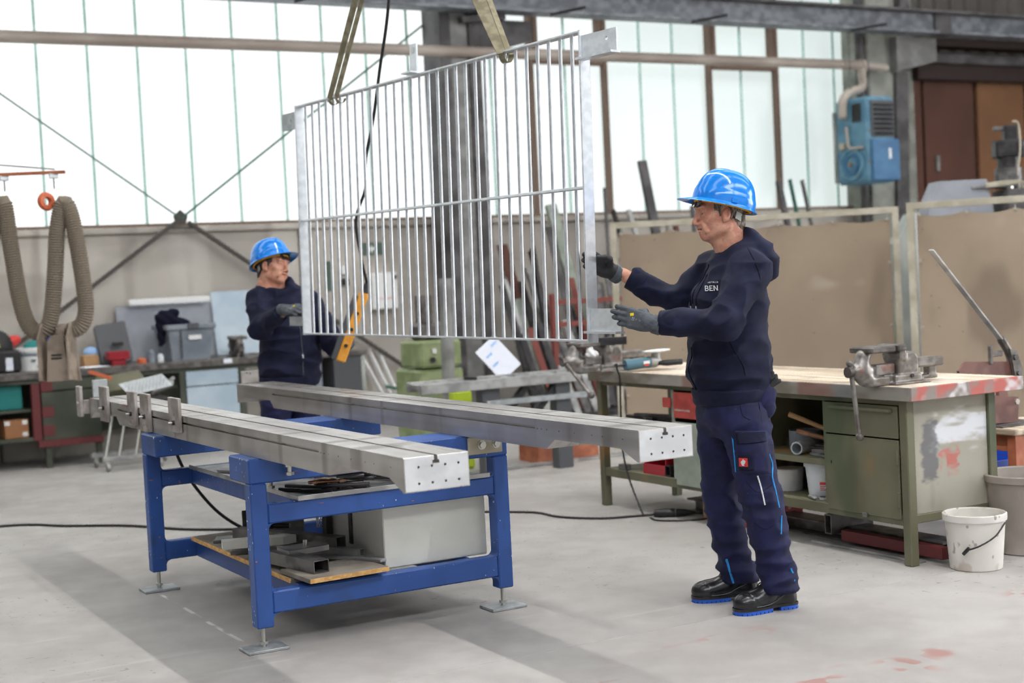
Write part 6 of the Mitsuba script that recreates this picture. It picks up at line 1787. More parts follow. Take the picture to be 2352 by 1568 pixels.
for z0, z1, n_ in ((0.605, 0.738, 'drawer'), (0.20, 0.595, 'door')):
    part(t, n_, box(3.85, 4.335, 12.838, 12.855, z0, z1, 0.003), 'm_sheet', label='pale blue grey front')
part(t, 'post', box(4.345, 4.405, 12.84, 12.90, 0, 0.772, 0.003), 'm_wall_bench')
part(t, 'post', box(3.79, 3.84, 12.84, 12.90, 0, 0.772, 0.003), 'm_wall_bench')
part(t, 'mid_shelf', box(3.08, 3.79, 12.90, 13.5, 0.60, 0.62, 0.002), 'm_wall_bench')
solo('teal_box', box(2.10, 2.44, 12.92, 13.25, 0.522, 0.73, 0.006), 'm_teal', 'teal box on the upper shelf of the tool bench', 'box')
solo('glass_bottle', lathe([(0, 0), (0.04, 0), (0.042, 0.10), (0.016, 0.15), (0.015, 0.19), (0, 0.19)], 16, o=(2.42, 13.0, 0.522)), 'm_grey_dark', 'dark bottle beside the teal box on the shelf', 'bottle', smooth=40)
cb_ = thing('cardboard_box', 'orange brown cardboard box with white corners on the bottom shelf of the tool bench', 'box')
part(cb_, 'box', box(2.28, 2.475, 12.90, 13.15, 0.277, 0.435, 0.003), 'm_carton')
for x, z in ((2.30, 0.41), (2.445, 0.41), (2.445, 0.31)): part(cb_, 'tape', box(x - 0.022, x + 0.022, 12.896, 12.90, z - 0.018, z + 0.018, 0), 'm_white')
# on the bench
ZB = 0.833
b_ = thing('cable_reel', 'black tool case with a yellow edge at the left edge of the tool bench', 'case')
part(b_, 'case', box(1.95, 2.47, 13.0, 13.3, ZB, ZB + 0.19, 0.02), 'm_black')
part(b_, 'label', box(2.34, 2.40, 12.996, 13.0, ZB + 0.02, ZB + 0.13, 0), 'm_paper')
part(b_, 'dome', ball((2.28, 13.16, ZB + 0.22), (0.16, 0.12, 0.16), 10), 'm_black', smooth=True)
part(b_, 'trim', box(2.02, 2.30, 12.99, 13.0, ZB + 0.22, ZB + 0.25, 0.003), 'm_yellow')
b_ = thing('filler_bucket', 'white bucket with a green print on the tool bench behind the hose', 'bucket')
part(b_, 'bucket', lathe([(0, 0), (0.135, 0), (0.15, 0.165), (0.16, 0.17), (0.16, 0.20), (0.0, 0.20)], 28, o=(2.60, 13.2, ZB)), 'm_white', smooth=40)
part(b_, 'band', lathe([(0.1475, 0.125), (0.1495, 0.155)], 28, o=(2.60, 13.2, ZB)), 'm_grey_plastic')
part(b_, 'print', cat(box(2.56, 2.60, 13.048, 13.052, ZB + 0.08, ZB + 0.10, 0), box(2.61, 2.68, 13.055, 13.06, ZB + 0.03, ZB + 0.045, 0)), 'm_sign_green')
for k, (x, z, sx, sz, m, lab) in enumerate(((2.42, 0.27, 0.10, 0.05, 'm_red_bright', 'red lever tool lying on the black case'), (2.62, 0.23, 0.10, 0.05, 'm_teal', 'teal rag in the white bucket'), (2.70, 0.27, 0.08, 0.05, 'm_blue_plastic', 'blue glove on the white bucket'), (2.73, 0.225, 0.05, 0.03, 'm_orange', 'orange cloth on the white bucket'))):
    solo('rag' if k else 'hand_tool', tf(ball((0, 0, 0), (sx, 0.06, sz), 7), frame((x, 13.2, ZB + z - 0.01), unit((1, 0, 0.3)), (0, 1, 0), unit((-0.3, 0, 1)))), m, lab, 'rag' if k else 'tool', smooth=True)
solo('cardboard_box', box(3.02, 3.15, 13.1, 13.25, ZB, ZB + 0.10, 0.003), 'm_cardboard', 'small brown carton on the tool bench right of the suction hood', 'box')
solo('paper_sheet', tf(cbox((0.11, 0.10, 0.002), 0), M4((3.06, 12.95, ZB + 0.004), 12)), 'm_paper', 'white paper lying at the front of the tool bench', 'paper')
b_ = thing('tool_case', 'open dark grey tool case leaning back on the tool bench', 'case')
part(b_, 'lid', tf(ext(Polygon(sbox(-0.12, 0, 0.12, 0.33)).buffer(0.02), 0.06), frame((3.34, 13.24, ZB + 0.02), unit((1, 0, 0.10)), unit((-0.10, 0.25, 1)), unit(np.cross(unit((1, 0, 0.10)), unit((-0.10, 0.25, 1)))))), 'm_grey_dark')
part(b_, 'handle', box(3.29, 3.39, 13.14, 13.17, ZB + 0.17, ZB + 0.20, 0.006), 'm_black')
solo('red_tray', cat(box(3.22, 3.40, 13.0, 13.14, ZB + 0.05, ZB + 0.06, 0.002), box(3.22, 3.40, 13.0, 13.008, ZB + 0.05, ZB + 0.12, 0.002), box(3.22, 3.40, 13.132, 13.14, ZB + 0.05, ZB + 0.12, 0.002), box(3.22, 3.228, 13.0, 13.14, ZB + 0.05, ZB + 0.12, 0.002), box(3.392, 3.40, 13.0, 13.14, ZB + 0.05, ZB + 0.12, 0.002), box(3.25, 3.37, 13.02, 13.12, ZB, ZB + 0.05, 0.002)), 'm_red_plastic', 'dark red open tray in front of the grey tool case', 'tray')
solo('wipe_pack', tf(ball((0, 0, 0), (0.07, 0.05, 0.05), 7), M4((3.13, 13.28, ZB + 0.12), 0)), 'm_paper_blue', 'pale blue crumpled pack beside the tool case', 'pack', smooth=True)
for k, (x, h_, r_, m, lab) in enumerate(((3.51, 0.05, 0.042, 'm_orange', 'small tin with an orange label on the tool bench'), (3.60, 0.12, 0.032, 'm_grey_plastic', 'small grey bottle next to the orange tin'), (3.68, 0.075, 0.030, 'm_white_plastic', 'small white bottle left of the grey crate'))):
    solo('tin' if k == 0 else 'bottle', lathe([(0, 0), (r_, 0), (r_, h_ * 0.75), (r_ * 0.5, h_), (0, h_)], 16, o=(x, 13.02, ZB)), m, lab, 'tin' if k == 0 else 'bottle', smooth=40)
b_ = thing('plastic_crate', 'grey plastic crate with a white label on the tool bench', 'crate')
part(b_, 'body', hull([(x, y, z) for x0, x1, y0, y1, z in ((3.79, 4.14, 13.02, 13.42, ZB), (3.755, 4.175, 12.99, 13.45, ZB + 0.30)) for x in (x0, x1) for y in (y0, y1)]), 'm_grey_plastic')
part(b_, 'rim', box(3.735, 4.195, 12.965, 13.47, ZB + 0.28, ZB + 0.325, 0.006), 'm_grey_plastic')
part(b_, 'grip', box(3.93, 4.03, 12.95, 12.97, ZB + 0.285, ZB + 0.335, 0.004), 'm_grey_dark')
part(b_, 'label', box(3.94, 4.06, 12.984, 12.99, ZB + 0.185, ZB + 0.225, 0), 'm_white')
part(b_, 'rib', box(3.865, 3.88, 12.985, 13.0, ZB + 0.02, ZB + 0.28, 0.003), 'm_grey_dark')
def cloth_sdf(p):
    d = sd_cap(p, (-0.10, 0, 0.0), (0.10, 0, -0.06), 0.07, 0.04)
    d = smin(d, sd_cap(p, (-0.12, 0.0, 0.0), (-0.14, -0.02, -0.22), 0.055, 0.030), 0.04)
    d = smin(d, sd_cap(p, (-0.08, 0, 0.03), (0.02, 0, 0.06), 0.05, 0.03), 0.03)
    return d + 0.006 * np.sin(p[..., 0] * 55 + p[..., 2] * 70)
solo('work_jacket', move(surface_nets(cloth_sdf, (-0.28, -0.15, -0.32), (0.22, 0.15, 0.16), 0.011), (3.86, 13.12, ZB + 0.385)), 'm_navy_dark', 'black work jacket dropped over the grey crate', 'jacket', smooth=True)
solo('steel_sheet', bar((3.95, 13.56, ZB), (3.95, 13.64, 1.345), 0.98, 0.012, up=(0, 1, 0)), 'm_panel_grey', 'grey steel sheet leaning on the back wall behind the crate', 'sheet')
solo('tube_light', box(3.56, 4.335, 13.52, 13.58, 1.345, 1.405, 0.01), 'm_white', 'white light fitting lying along the top of the grey sheet', 'light fitting')
solo('steel_sheet', bar((4.62, 13.52, ZB), (4.62, 13.63, 1.44), 0.50, 0.010, up=(0, 1, 0)), 'm_sheet', 'pale blue sheet leaning on the wall behind the worker with the crane control', 'sheet')
vise('bench_vise', 'small brown vise at the right end of the tool bench by the wall', 4.42, 13.10, ZB, 20, 'm_cast_dark', turn=80)
solo('paper_label', box(4.19, 4.27, 12.795, 12.80, 0.79, 0.83, 0), 'm_paper', 'white label stuck to the front edge of the tool bench', 'label')

t = thing('steel_cabinet', 'grey steel cabinet with a dark plank on top, right of the worker in the background', 'cabinet')
part(t, 'top', box(5.02, 5.62, 12.83, 13.45, 0.772, 0.815, 0.004), 'm_cast_dark')
part(t, 'body', box(5.28, 5.56, 12.86, 13.4, 0.10, 0.772, 0.004), 'm_grey_dark')
part(t, 'body', box(4.95, 5.16, 12.86, 13.4, 0.10, 0.772, 0.004), 'm_grey_plastic')
part(t, 'side', box(5.56, 5.60, 12.85, 13.42, 0, 0.772, 0.004), 'm_frame_grey')
solo('rag', tf(ball((0, 0, 0), (0.16, 0.09, 0.06), 8), M4((5.15, 13.1, 0.87), 0)), 'm_white', 'white cloth on the grey steel cabinet behind the bars', 'rag', smooth=True)

# ------------------------------------------------------------------ folding trolley in front of the tool bench
t = thing('hand_trolley', 'low chrome trolley on castors in front of the tool bench, loaded with scrap', 'trolley')
for x in (3.02, 3.13, 3.27):
    part(t, 'rod', cyl((x - 0.09, 12.15, 0.12), (x + 0.06, 12.35, 0.56), 0.011, n=8), 'm_zinc', smooth=40)
part(t, 'base', box(2.90, 3.42, 12.12, 12.16, 0.085, 0.125, 0.004), 'm_mill_light')
part(t, 'base', box(2.90, 3.42, 12.52, 12.56, 0.085, 0.125, 0.004), 'm_mill_light')
for x, y in ((2.94, 12.14), (3.38, 12.14), (2.94, 12.54), (3.52, 12.5)):
    c = part(t, 'castor', cyl((x - 0.012, y, 0.036), (x + 0.012, y, 0.036), 0.036, n=14), 'm_mill_light', smooth=40)
    part(c, 'fork', box(x - 0.02, x + 0.02, y - 0.012, y + 0.012, 0.04, 0.09, 0.002), 'm_mill_light')
part(t, 'tray', box(2.98, 3.50, 12.12, 12.56, 0.555, 0.575, 0.004), 'm_mill')
solo('scrap_board', tf(cbox((0.19, 0.15, 0.03), 0.004), M4((3.17, 12.42, 0.70), 0, -6) @ rot([1, 0, 0], 22)), 'm_bench', 'olive green scrap box lying on the chrome trolley', 'box')
solo('scrap_bar', bar((2.86, 12.25, 0.83), (3.04, 12.25, 0.76), 0.05, 0.03), 'm_orange', 'orange red bar end sticking out of the trolley load', 'bar')
hp = unary_union([Point(0.03 * i + 0.015 * (j % 2), 0.026 * j).buffer(0.0085, 5) for i in range(11) for j in range(6)])
solo('perforated_sheet', prism(sbox(-0.03, -0.03, 0.34, 0.16).difference(hp), 0.003, (3.14, 12.02, 0.640), unit((1, 0.0, 0.16)), unit((-0.2, 0.75, 0.42))), 'm_galv', 'white perforated metal sheet on the trolley', 'sheet')
for k in range(4):
    solo('steel_tube', cyl((3.34 + 0.03 * k, 12.18 + 0.03 * k, 0.600 + 0.018 * (k % 2)), (3.56 + 0.02 * k, 12.30 + 0.05 * k, 0.665 + 0.015 * k), 0.018, n=12), 'm_mill_light' if k % 2 else 'm_mill', f'{ORD[k]} grey tube from the left at the right end of the trolley load', 'tube', 'tubes on the trolley', smooth=40)

# ------------------------------------------------------------------ suction arm: rail, corrugated hose, hood
t = thing('suction_rail', 'thin rust red rail on chains at the left edge carrying the suction hose', 'rail')
part(t, 'rail', bar((1.0, 10.95, 2.315), (2.31, 10.225, 2.303), 0.03, 0.022), 'm_rust')
part(t, 'chain', tube([(1.2, 10.84, 2.50), (1.9, 10.45, 2.375), (2.25, 10.26, 2.325)], 0.006, 6), 'm_steel_grey')
for x, y in ((1.945, 10.43), (2.24, 10.265)):
    part(t, 'trolley_hook', cat(box(x - 0.03, x + 0.03, y - 0.012, y + 0.012, 2.262, 2.298, 0.004), ), 'm_galv')
    part(t, 'hook_rod', cyl((x, y, 2.265), (x, y, 2.19), 0.006, n=6), 'm_steel_grey')
hp_ = spline([(1.75, 10.55, 1.2), (1.83, 10.50, 1.8), (1.925, 10.435, 2.115), (1.955, 10.41, 1.83), (1.985, 10.38, 1.473), (2.025, 10.345, 1.276), (2.09, 10.295, 1.215), (2.155, 10.253, 1.297), (2.200, 10.242, 1.577), (2.235, 10.237, 1.90), (2.282, 10.228, 2.085), (2.322, 10.204, 2.03), (2.350, 10.177, 1.808), (2.372, 10.153, 1.509), (2.372, 10.146, 1.340), (2.335, 10.16, 1.245), (2.26, 10.20, 1.215)], 1)
def resample(p, ds):
    L_ = np.r_[0, np.cumsum(np.linalg.norm(np.diff(p, axis=0), axis=1))]
    s = np.arange(0, L_[-1], ds)
    return np.stack([np.interp(s, L_, p[:, k]) for k in range(3)], 1)
hp_ = resample(spline(hp_, 24), 0.0085)
t = thing('suction_hose', 'grey brown corrugated suction hose hanging in loops from the rail', 'hose')
part(t, 'hose', tube(hp_, 0.054 + 0.0045 * np.cos(np.arange(len(hp_)) * math.pi), 22), 'm_hose', smooth=30)
part(t, 'clamp_ring', lathe([(0.030, -0.02), (0.058, -0.02), (0.066, 0.0), (0.058, 0.02), (0.030, 0.02), (0.030, -0.02)], 24, o=(2.182, 10.27, 2.107), axis=(0.4, -0.9, 0.1)), 'm_orange', smooth=40, label='orange hose clamp')
t = thing('suction_hood', 'beige brown suction hood hanging on the end of the hose', 'hood')
part(t, 'back_shell', tf(ext(Polygon([(-0.075, 0.36), (0.075, 0.36), (0.10, 0.10), (0.115, 0.0), (-0.115, 0.0), (-0.10, 0.10)]), 0.02), frame((2.23, 10.25, 0.875), unit((0.87, -0.49, 0)), (0, 0, 1), unit(np.cross(unit((0.87, -0.49, 0)), (0, 0, 1))))), 'm_hood')
ex_ = unit((0.87, -0.49, 0)); ey_ = np.cross((0, 0, 1), ex_)
for s in (-1, 1):
    c = np.array([2.23, 10.25, 0.875])
    part(t, 'side_wing', prism([(0, 0), (0.20, 0.02), (0.20, 0.30), (0.10, 0.40), (0, 0.40)], 0.012, c + ex_ * (0.098 * s - 0.006) , -ey_, (0, 0, 1)), 'm_hood')
part(t, 'front_tongue', tf(ext(Polygon([(-0.055, 0.27), (-0.03, 0.31), (0.03, 0.31), (0.055, 0.27), (0.075, 0.0), (-0.075, 0.0)]), 0.03), frame((2.23, 10.25, 0.885) - ey_ * 0.13, ex_, (0, 0, 1), np.cross(ex_, (0, 0, 1)))), 'm_hood')
part(t, 'grille', cat(*[tf(cbox((0.035, 0.003, 0.006), 0.001), frame(np.array([2.23, 10.25, 1.04 + 0.022 * k]) - ey_ * 0.162, ex_, -ey_, (0, 0, 1))) for k in range(2)]), 'm_black')
part(t, 'neck', tube([(2.26, 10.19, 1.215), (2.24, 10.21, 1.22), (2.225, 10.22, 1.17)], 0.062, 18), 'm_hood', smooth=40)

# ------------------------------------------------------------------ on the wall
t = thing('exit_sign', 'green and white emergency sign on the back wall behind the bars', 'sign')
part(t, 'board', box(6.01, 6.24, YW - 0.012, YW - 0.002, 1.735, 1.862, 0.001), 'm_sign_green')
part(t, 'arrow', prism(unary_union([Polygon([(0.075, 0.06), (0.11, 0.105), (0.11, 0.075), (0.145, 0.075), (0.145, 0.045), (0.11, 0.045), (0.11, 0.015)])]), 0.002, (6.0, YW - 0.0125, 1.737), (1, 0, 0), (0, 0, 1)), 'm_white')
t = thing('distribution_box', 'white electrical cabinet with a red warning line on the back wall', 'electrical box')
part(t, 'cabinet', box(6.04, 6.32, YW - 0.13, YW - 0.002, 1.18, 1.55, 0.008), 'm_white')
part(t, 'warning_line', box(6.12, 6.26, YW - 0.132, YW - 0.13, 1.285, 1.292, 0), 'm_red_bright')
part(t, 'lock', box(6.275, 6.315, YW - 0.133, YW - 0.13, 1.48, 1.52, 0), 'm_grey_dark')
part(t, 'sticker', box(6.08, 6.10, YW - 0.132, YW - 0.13, 1.50, 1.52, 0), 'm_lime')
solo('notice_board', box(5.60, 5.665, YW - 0.008, YW - 0.002, 1.39, 1.69, 0.001), 'm_sign_green', 'narrow upright green notice on the back wall behind the bars', 'sign')
t = thing('power_socket', 'white switch over a black socket on the back wall', 'socket')
part(t, 'switch', box(5.755, 5.825, YW - 0.04, YW - 0.002, 1.55, 1.64, 0.005), 'm_white')
part(t, 'socket', box(5.76, 5.825, YW - 0.05, YW - 0.002, 1.44, 1.51, 0.005), 'm_black')
for k, (xa, xb) in enumerate(((5.90, 5.985), (6.0, 6.07), (6.09, 6.14))):
    solo('white_profile', bar((xb + 0.02, 13.36, 0.30), (xa, 13.66, 0.75 + 0.02 * k), 0.055, 0.02, up=(1, 0, 0)), 'm_white', f'{ORD[k]} white profile from the left leaning against the back wall', 'profile', 'white profiles against the wall')
solo('garden_hose', tube(spline([(5.98, 13.25, 0.42), (6.2, 13.2, 0.36), (6.5, 13.15, 0.27), (6.8, 13.0, 0.10), (7.2, 12.9, 0.02)], 6), 0.016, 8), 'm_brace_green', 'green hose below the white profiles', 'hose', smooth=True)

# ------------------------------------------------------------------ green machine, post, roller track
t = thing('green_machine', 'light green machine cabinet with switches behind the steel post', 'machine')
part(t, 'cabinet', box(5.10, 5.50, 10.62, 11.1, 0.0, 0.72, 0.02), 'm_green_light')
part(t, 'control_head', box(5.11, 5.48, 10.60, 11.0, 0.735, 0.955, 0.02), 'm_green_light')
part(t, 'switch', box(5.21, 5.245, 10.585, 10.60, 0.85, 0.89, 0.004), 'm_white')
part(t, 'switch', cyl((5.21, 10.60, 0.80), (5.21, 10.58, 0.80), 0.022, n=12), 'm_black')
part(t, 'switch', cyl((5.33, 10.60, 0.88), (5.33, 10.58, 0.88), 0.018, n=12), 'm_white')
part(t, 'warning_sign', prism([(0, 0), (0.06, 0), (0.03, 0.055)], 0.003, (5.30, 10.62, 0.58), (1, 0, 0), (0, 0, 1)), 'm_black')
for k in range(6): part(t, 'louvre', box(5.14, 5.20, 10.612, 10.622, 0.40 + 0.03 * k, 0.412 + 0.03 * k, 0.001), 'm_green_pale')
part(t, 'arm', box(5.15, 5.42, 10.72, 10.9, 0.955, 1.10, 0.03), 'm_cast_dark')
part(t, 'motor', cyl((5.25, 10.8, 1.10), (5.25, 10.8, 1.32), 0.07, n=18), 'm_cast_dark', smooth=40)
solo('steel_post', cyl((5.13, 10.2, 0.0), (5.16, 10.2, 1.45), 0.052, n=20), 'm_steel_grey', 'round grey steel post standing between the beam and the green machine', 'post', smooth=40)
t = thing('roller_track', 'grey aluminium feed track of the saw behind the beams', 'track')
YT = 9.2
part(t, 'profile', box(4.42, 5.74, YT, YT + 0.05, 0.640, 0.712, 0.004), 'm_mill_light')
part(t, 'profile', box(4.42, 5.74, YT + 0.19, YT + 0.24, 0.650, 0.722, 0.004), 'm_mill_light')
part(t, 'bed', box(4.425, 4.86, YT + 0.05, YT + 0.19, 0.675, 0.708, 0.003), 'm_mill_light')
part(t, 'bed', box(4.86, 5.735, YT + 0.05, YT + 0.19, 0.665, 0.690, 0.003), 'm_grey_dark')
for k in range(7): part(t, 'roller', cyl((4.93 + 0.12 * k, YT + 0.055, 0.697), (4.93 + 0.12 * k, YT + 0.185, 0.697), 0.018, n=12), 'm_mill_light', smooth=40)
part(t, 'leg', box(4.93, 5.08, YT + 0.06, YT + 0.16, 0.0, 0.640, 0.006), 'm_grey_dark')
part(t, 'leg', box(5.55, 5.68, YT + 0.06, YT + 0.16, 0.0, 0.640, 0.006), 'm_grey_dark')
part(t, 'brace', bar((5.10, YT + 0.1, 0.40), (5.32, YT + 0.1, 0.63), 0.05, 0.05), 'm_black')
part(t, 'brace', bar((5.36, YT + 0.1, 0.40), (5.58, YT + 0.1, 0.63), 0.05, 0.05), 'm_black')
part(t, 'lower_rail', box(4.95, 5.80, YT + 0.02, YT + 0.07, 0.515, 0.555, 0.003), 'm_galv_dull_shaded')
part(t, 'stop', box(4.86, 4.88, YT + 0.02, YT + 0.20, 0.708, 0.735, 0.003), 'm_black')
solo('document', tf(cbox((0.105, 0.148, 0.0015), 0), frame((5.20, YT + 0.28, 0.84), unit((0.78, 0.05, 0.55)), unit((-0.50, 0.35, 0.72)), unit(np.cross(unit((0.78, 0.05, 0.55)), unit((-0.50, 0.35, 0.72)))))), 'm_paper', 'white document with blue print standing askew on the feed track', 'document')
tx = [tf(cbox((0.030, 0.008, 0.0004), 0), frame(np.array([5.20, YT + 0.28, 0.84]) + unit((0.78, 0.05, 0.55)) * a + unit((-0.50, 0.35, 0.72)) * b + np.array([0.1, -0.8, 0.5]) * 0.003, unit((0.78, 0.05, 0.55)), unit((-0.50, 0.35, 0.72)), unit(np.cross(unit((0.78, 0.05, 0.55)), unit((-0.50, 0.35, 0.72)))))) for a, b in ((0.05, 0.10), (-0.04, 0.06), (-0.05, -0.02))]
scene['document__print'] = mikit.ply(cat(*tx), 'm_paper_blue')
for k, x in enumerate((5.66, 5.74)):
    solo('canister', lathe([(0, 0), (0.045, 0), (0.045, 0.16), (0.02, 0.19), (0.02, 0.21), (0, 0.21)], 18, o=(x + 0.12, YT + 0.55, 0.30)), 'm_white', ['left', 'right'][k] + ' white canister below the feed track beside the bench leg', 'canister', smooth=40)
solo('scrap_box', box(5.60, 6.15, YT + 0.45, YT + 0.75, 0.0, 0.30, 0.004), 'm_rust', 'rusty red box under the white canisters', 'box')
solo('lime_container', box(4.98, 5.14, YT + 0.60, YT + 0.70, 0.0, 0.60, 0.02), 'm_lime', 'lime green container behind the feed track leg', 'container')

# ------------------------------------------------------------------ rack of bar stock against the wall, right of the column
t = thing('bar_rack', 'red painted rack holding leaning bar stock behind the railing panel', 'rack')
for z in (1.14, 0.92):
    part(t, 'cross_bar', box(7.45, 9.9, 12.42, 12.47, z, z + 0.05, 0.003), 'm_rack_red')
for x in (7.45, 8.62, 9.85):
    part(t, 'upright', box(x, x + 0.06, 12.42, 12.48, 0, 1.25, 0.003), 'm_rack_red')
part(t, 'plinth', box(7.30, 9.9, 12.30, 13.3, 0.0, 0.06, 0.003), 'm_mill_dark')
r5 = np.random.default_rng(5)
tones = [('m_mill_dark', 'dark'), ('m_mill', 'grey'), ('m_mill_light', 'bright'), ('m_steel_dark', 'black'), ('m_rack_red', 'rust red'), ('m_green_pale', 'grey green'), ('m_brown_gate', 'maroon')]
bars = []
for k in range(42):
    xb = 7.28 + 2.3 * (k + r5.random() * 0.7) / 42
    lean = r5.normal(0.0, 0.13); zt = float(np.clip(r5.normal(1.45, 0.34), 0.75, 2.12))
    w = r5.choice([0.03, 0.04, 0.05, 0.07, 0.10]); m = int(r5.choice(len(tones), p=[0.24, 0.20, 0.18, 0.14, 0.08, 0.08, 0.08]))
    bars.append((xb, xb + lean, zt, float(w), m))
bars[9] = (7.62, 7.45, 1.78, 0.12, 6); bars[20] = (8.22, 8.02, 2.18, 0.12, 5); bars[24] = (8.30, 8.62, 2.34, 0.035, 3)
for k, (xb, xt, zt, w, m) in enumerate(bars):
    yb_, yt_ = 12.52 + 0.36 * ((k * 3) % 7) / 7, 13.02 + 0.50 * ((k * 3) % 7) / 7
    zz = min(zt, 2.0) / 2.0
    yt2 = yb_ + (yt_ - yb_) * zz
    solo('stock_bar', bar((xb, yb_, 0.062), (xt, min(yt2, 13.6), zt), w, 0.02 + 0.02 * (k % 3), up=(0, 1, 0.2)), tones[m][0], f'{tones[m][1]} bar leaning in the red rack, ' + (ORD[k] + ' from the steel column' if k < 20 else ORD[k - 20] + ' after the middle of the rack' if k < 40 else ['last but one', 'last'][k - 40] + ' at the screen end'), 'bar', 'bar stock leaning in the rack')
for k, (xb, xt, zt, w, lab) in enumerate(((9.20, 9.075, 2.62, 0.10, 'thick black bar standing high behind the welding screen'), (11.05, 10.95, 2.38, 0.06, 'black bar rising behind the screen right of the foreground worker'), (11.40, 11.30, 2.39, 0.022, 'thin rod rising behind the screen below the blue heater'), (11.2, 11.12, 2.40, 0.02, 'thin green rod beside the black bar behind the screen'))):
    solo('stock_bar', bar((xb, 12.6, 0.0), (xt, 13.1, zt), w, 0.05, up=(0, 1, 0.2)), 'm_steel_dark' if k < 2 else 'm_brace_green' if k == 3 else 'm_mill', lab, 'bar')
for k in range(6):
    x = 7.25 + 0.13 * k
    solo('flat_stock', bar((x, 12.2 + 0.03 * k, 0.0), (x - 0.20, 12.36 + 0.05 * k, 0.88 + 0.05 * (k % 3)), 0.07, 0.012, up=(0, 1, 0.2)), ['m_mill_dark', 'm_rack_red', 'm_mill_dark', 'm_mill_light', 'm_mill', 'm_mill_light'][k], f'{["dark", "red", "dark", "bright", "grey", "bright"][k]} flat bar leaning low in front of the rack, {ORD[k]} from the left', 'bar', 'flat bars before the rack')

# ------------------------------------------------------------------ heater on the pier
t = thing('air_heater', 'blue warm air heater with a round dial hung high by the concrete pier', 'heater')
HX0, HX1, HY0, HY1, HZ0, HZ1 = 12.04, 12.47, 12.78, 13.32, 2.33, 3.33
part(t, 'housing', box(HX0, HX1, HY0, HY1, HZ0, HZ1, 0.03), 'm_heater')
part(t, 'front_cover', box(HX0 + 0.03, HX1 + 0.02, HY0 - 0.05, HY0, HZ0 + 0.02, 2.83, 0.015), 'm_heater_dark')
lo_ = part(t, 'louvre_frame', box(HX0 + 0.05, HX1 - 0.02, HY0 - 0.02, HY0, 2.86, 3.28, 0.006), 'm_grey_dark')
for k in range(7): part(lo_, 'slat', tf(cbox((0.15, 0.022, 0.004), 0.001), M4(((HX0 + HX1) / 2 + 0.015, HY0 - 0.030, 2.90 + 0.055 * k), 0) @ rot([1, 0, 0], 35)), 'm_black')
dl = part(t, 'dial_plate', lathe([(0.0, 0.02), (0.06, 0.02), (0.07, 0.008), (0.15, 0.008), (0.16, 0.03), (0.19, 0.03), (0.20, 0.0)], 30, o=(HX0, 13.05, 2.56), axis=(-1, 0, 0)), 'm_heater', smooth=40)
part(dl, 'ring', lathe([(0.095, 0.008), (0.10, 0.03), (0.115, 0.03), (0.12, 0.008)], 30, o=(HX0, 13.05, 2.56), axis=(-1, 0, 0)), 'm_heater_dark', smooth=40)
part(dl, 'hub', cyl((HX0 - 0.02, 13.05, 2.56), (HX0 - 0.06, 13.05, 2.56), 0.02, n=12), 'm_bronze', smooth=40)
part(t, 'burner_grille', box(HX0 - 0.015, HX0, 12.88, 13.02, 3.05, 3.26, 0.004), 'm_black')
part(t, 'gas_pipe', tube(spline([(HX0 - 0.03, 13.10, 3.0), (HX0 - 0.035, 13.08, 2.85), (HX0 - 0.035, 13.06, 2.76), (HX0 - 0.035, 12.95, 2.74), (HX0 - 0.03, 12.84, 2.74)], 5), 0.018, 10), 'm_duct', smooth=True)
part(t, 'valve', box(HX0 - 0.06, HX0, 13.14, 13.22, 2.74, 2.82, 0.01), 'm_frame_beige')
part(t, 'back_plate', box(HX0 - 0.02, HX1, HY1, HY1 + 0.03, 2.36, 3.20, 0.004), 'm_frame_grey')
part(t, 'flue', tube(spline([(12.38, 13.2, 3.74), (12.38, 13.2, 3.62), (12.38, 13.19, 3.52), (12.30, 13.17, 3.46), (12.16, 13.14, 3.43), (12.05, 13.12, 3.38), (11.98, 13.11, 3.30), (11.97, 13.11, 3.10)], 5), 0.052, 16), 'm_duct', smooth=True)
part(t, 'label', box(HX1 - 0.16, HX1 - 0.12, HY0 - 0.0535, HY0 - 0.05, 2.60, 2.72, 0), 'm_white')
part(t, 'hanger', cyl((12.3, 13.0, 3.33), (12.3, 13.0, 4.12), 0.008, n=6), 'm_mill')
part(t, 'hanger', cyl((12.1, 13.1, 3.33), (12.1, 13.1, 4.12), 0.008, n=6), 'm_mill')
part(t, 'bracket', box(12.44, 12.62, 13.28, 13.36, 2.90, 2.98, 0.004), 'm_steel_dark')

# ------------------------------------------------------------------ press behind the right screen
t = thing('hydraulic_press', 'dark steel press head with cables rising behind the right welding screen', 'machine')
o_ = np.array([9.74, 8.72, 0.0]); rx_ = unit((0.87, -0.49, 0)); ry_ = np.array([0.49, 0.87, 0])
fr = lambda a, b, z: frame(o_ + rx_ * a + ry_ * b + np.array([0, 0, z]), rx_, ry_, (0, 0, 1))
part(t, 'column', tf(cbox((0.20, 0.20, 0.98), 0.01), fr(0.15, 0, 0.98)), 'm_steel_dark')
part(t, 'cylinder', tf(cyl((0, 0, 0), (0, 0, 0.17), 0.115, n=24), fr(0.03, 0, 1.97)), 'm_mill', smooth=40)
part(t, 'cylinder_cap', tf(cyl((0, 0, 0), (0, 0, 0.09), 0.09, n=24), fr(0.03, 0, 2.14)), 'm_mill_dark', smooth=40)
part(t, 'valve_block', tf(cbox((0.12, 0.07, 0.075), 0.015), fr(0.03, 0, 2.30)), 'm_mill_dark')
part(t, 'valve_head', tf(cbox((0.055, 0.05, 0.07), 0.012), fr(0.05, 0, 2.43)), 'm_mill_dark')
part(t, 'lever', tf(cbox((0.05, 0.02, 0.018), 0.006), fr(-0.04, 0, 2.475)), 'm_mill')
part(t, 'side_pipe', tf(cyl((0, 0, 0), (0.13, 0, 0), 0.03, n=14), fr(0.15, 0, 2.33)), 'm_mill_light', smooth=40)
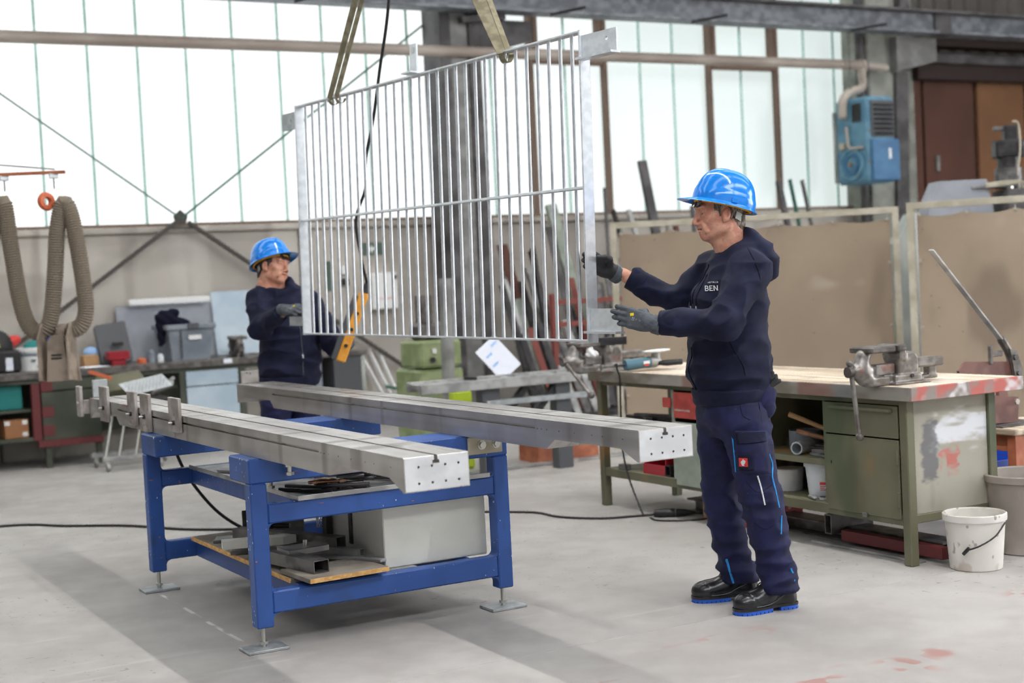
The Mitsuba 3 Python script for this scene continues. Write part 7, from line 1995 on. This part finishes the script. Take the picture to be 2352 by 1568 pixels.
part(t, 'table', tf(cbox((0.20, 0.12, 0.012), 0.004), fr(-0.12, 0, 1.99)), 'm_mill_light')
for k in range(3):
    q = [o_ + rx_ * a + ry_ * -0.16 + np.array([0, 0, z]) for a, z in ((-0.22, 1.985 + 0.012 * k), (0.0, 2.0 + 0.012 * k), (0.06 + 0.03 * k, 1.99), (0.03 + 0.04 * k, 1.80), (0.0 + 0.04 * k, 1.70))]
    part(t, 'cable', tube(spline(q, 5), 0.009, 8), 'm_frame_beige', smooth=True)
q = [o_ + rx_ * a + ry_ * -0.10 + np.array([0, 0, z]) for a, z in ((0.04, 2.52), (0.09, 2.50), (0.10, 2.30), (0.07, 2.10), (0.05, 1.98))]
part(t, 'cable', tube(spline(q, 5), 0.009, 8), 'm_frame_beige', smooth=True)
part(t, 'bolt', tf(hexnut((0, 0, 0), (0, 0, 1), 0.03, 0.02), fr(0.0, -0.1, 1.965)), 'm_zinc')
t = thing('machine_guard', 'pale grey sheet metal machine guard with a sloping edge behind the right welding screen', 'guard')
o_ = np.array([9.05, 9.0, 0.0])
part(t, 'hood', prism([(-0.02, 0), (0.06, 1.86), (0.15, 2.055), (0.55, 2.055), (0.60, 1.80), (0.60, 0)], 0.30, o_ + ry_ * 0.3, rx_, (0, 0, 1)), 'm_panel_grey')
part(t, 'cabinet', prism([(-0.22, 0), (-0.22, 1.55), (-0.08, 1.80), (-0.03, 1.80), (-0.03, 0)], 0.30, o_ + ry_ * 0.3, rx_, (0, 0, 1)), 'm_frame_grey')
part(t, 'edge_strip', prism([(-0.225, 0), (-0.225, 1.56), (-0.205, 1.56), (-0.205, 0)], 0.02, o_ + ry_ * 0.0, rx_, (0, 0, 1)), 'm_frame_beige')
part(t, 'edge_strip', prism([(-0.06, 0), (-0.06, 1.80), (-0.04, 1.80), (-0.04, 0)], 0.02, o_ + ry_ * 0.0, rx_, (0, 0, 1)), 'm_white_plastic')
solo('red_sign', tf(cbox((0.03, 0.005, 0.24), 0.002), frame(o_ - rx_ * 0.285 + ry_ * 0.1 + np.array([0, 0, 1.22]), rx_, ry_, (0, 0, 1))), 'm_red_bright', 'strip of a red sign in the gap between the two welding screens', 'sign')
solo('lime_bottle', tf(cyl((0, 0, -0.16), (0, 0, 0.16), 0.05, n=14), frame(o_ - rx_ * 0.30 + ry_ * 0.1 + np.array([0, 0, 0.78]), rx_, ry_, (0, 0, 1))), 'm_lime', 'lime green bottle below the red sign in the gap', 'bottle', smooth=40)
solo('steel_rail', cat(box(4.9, 7.2, 9.50, 9.62, 0.0, 0.016, 0.003)), 'm_mill_light', 'flat steel rail on the floor left of the far bench leg', 'rail')
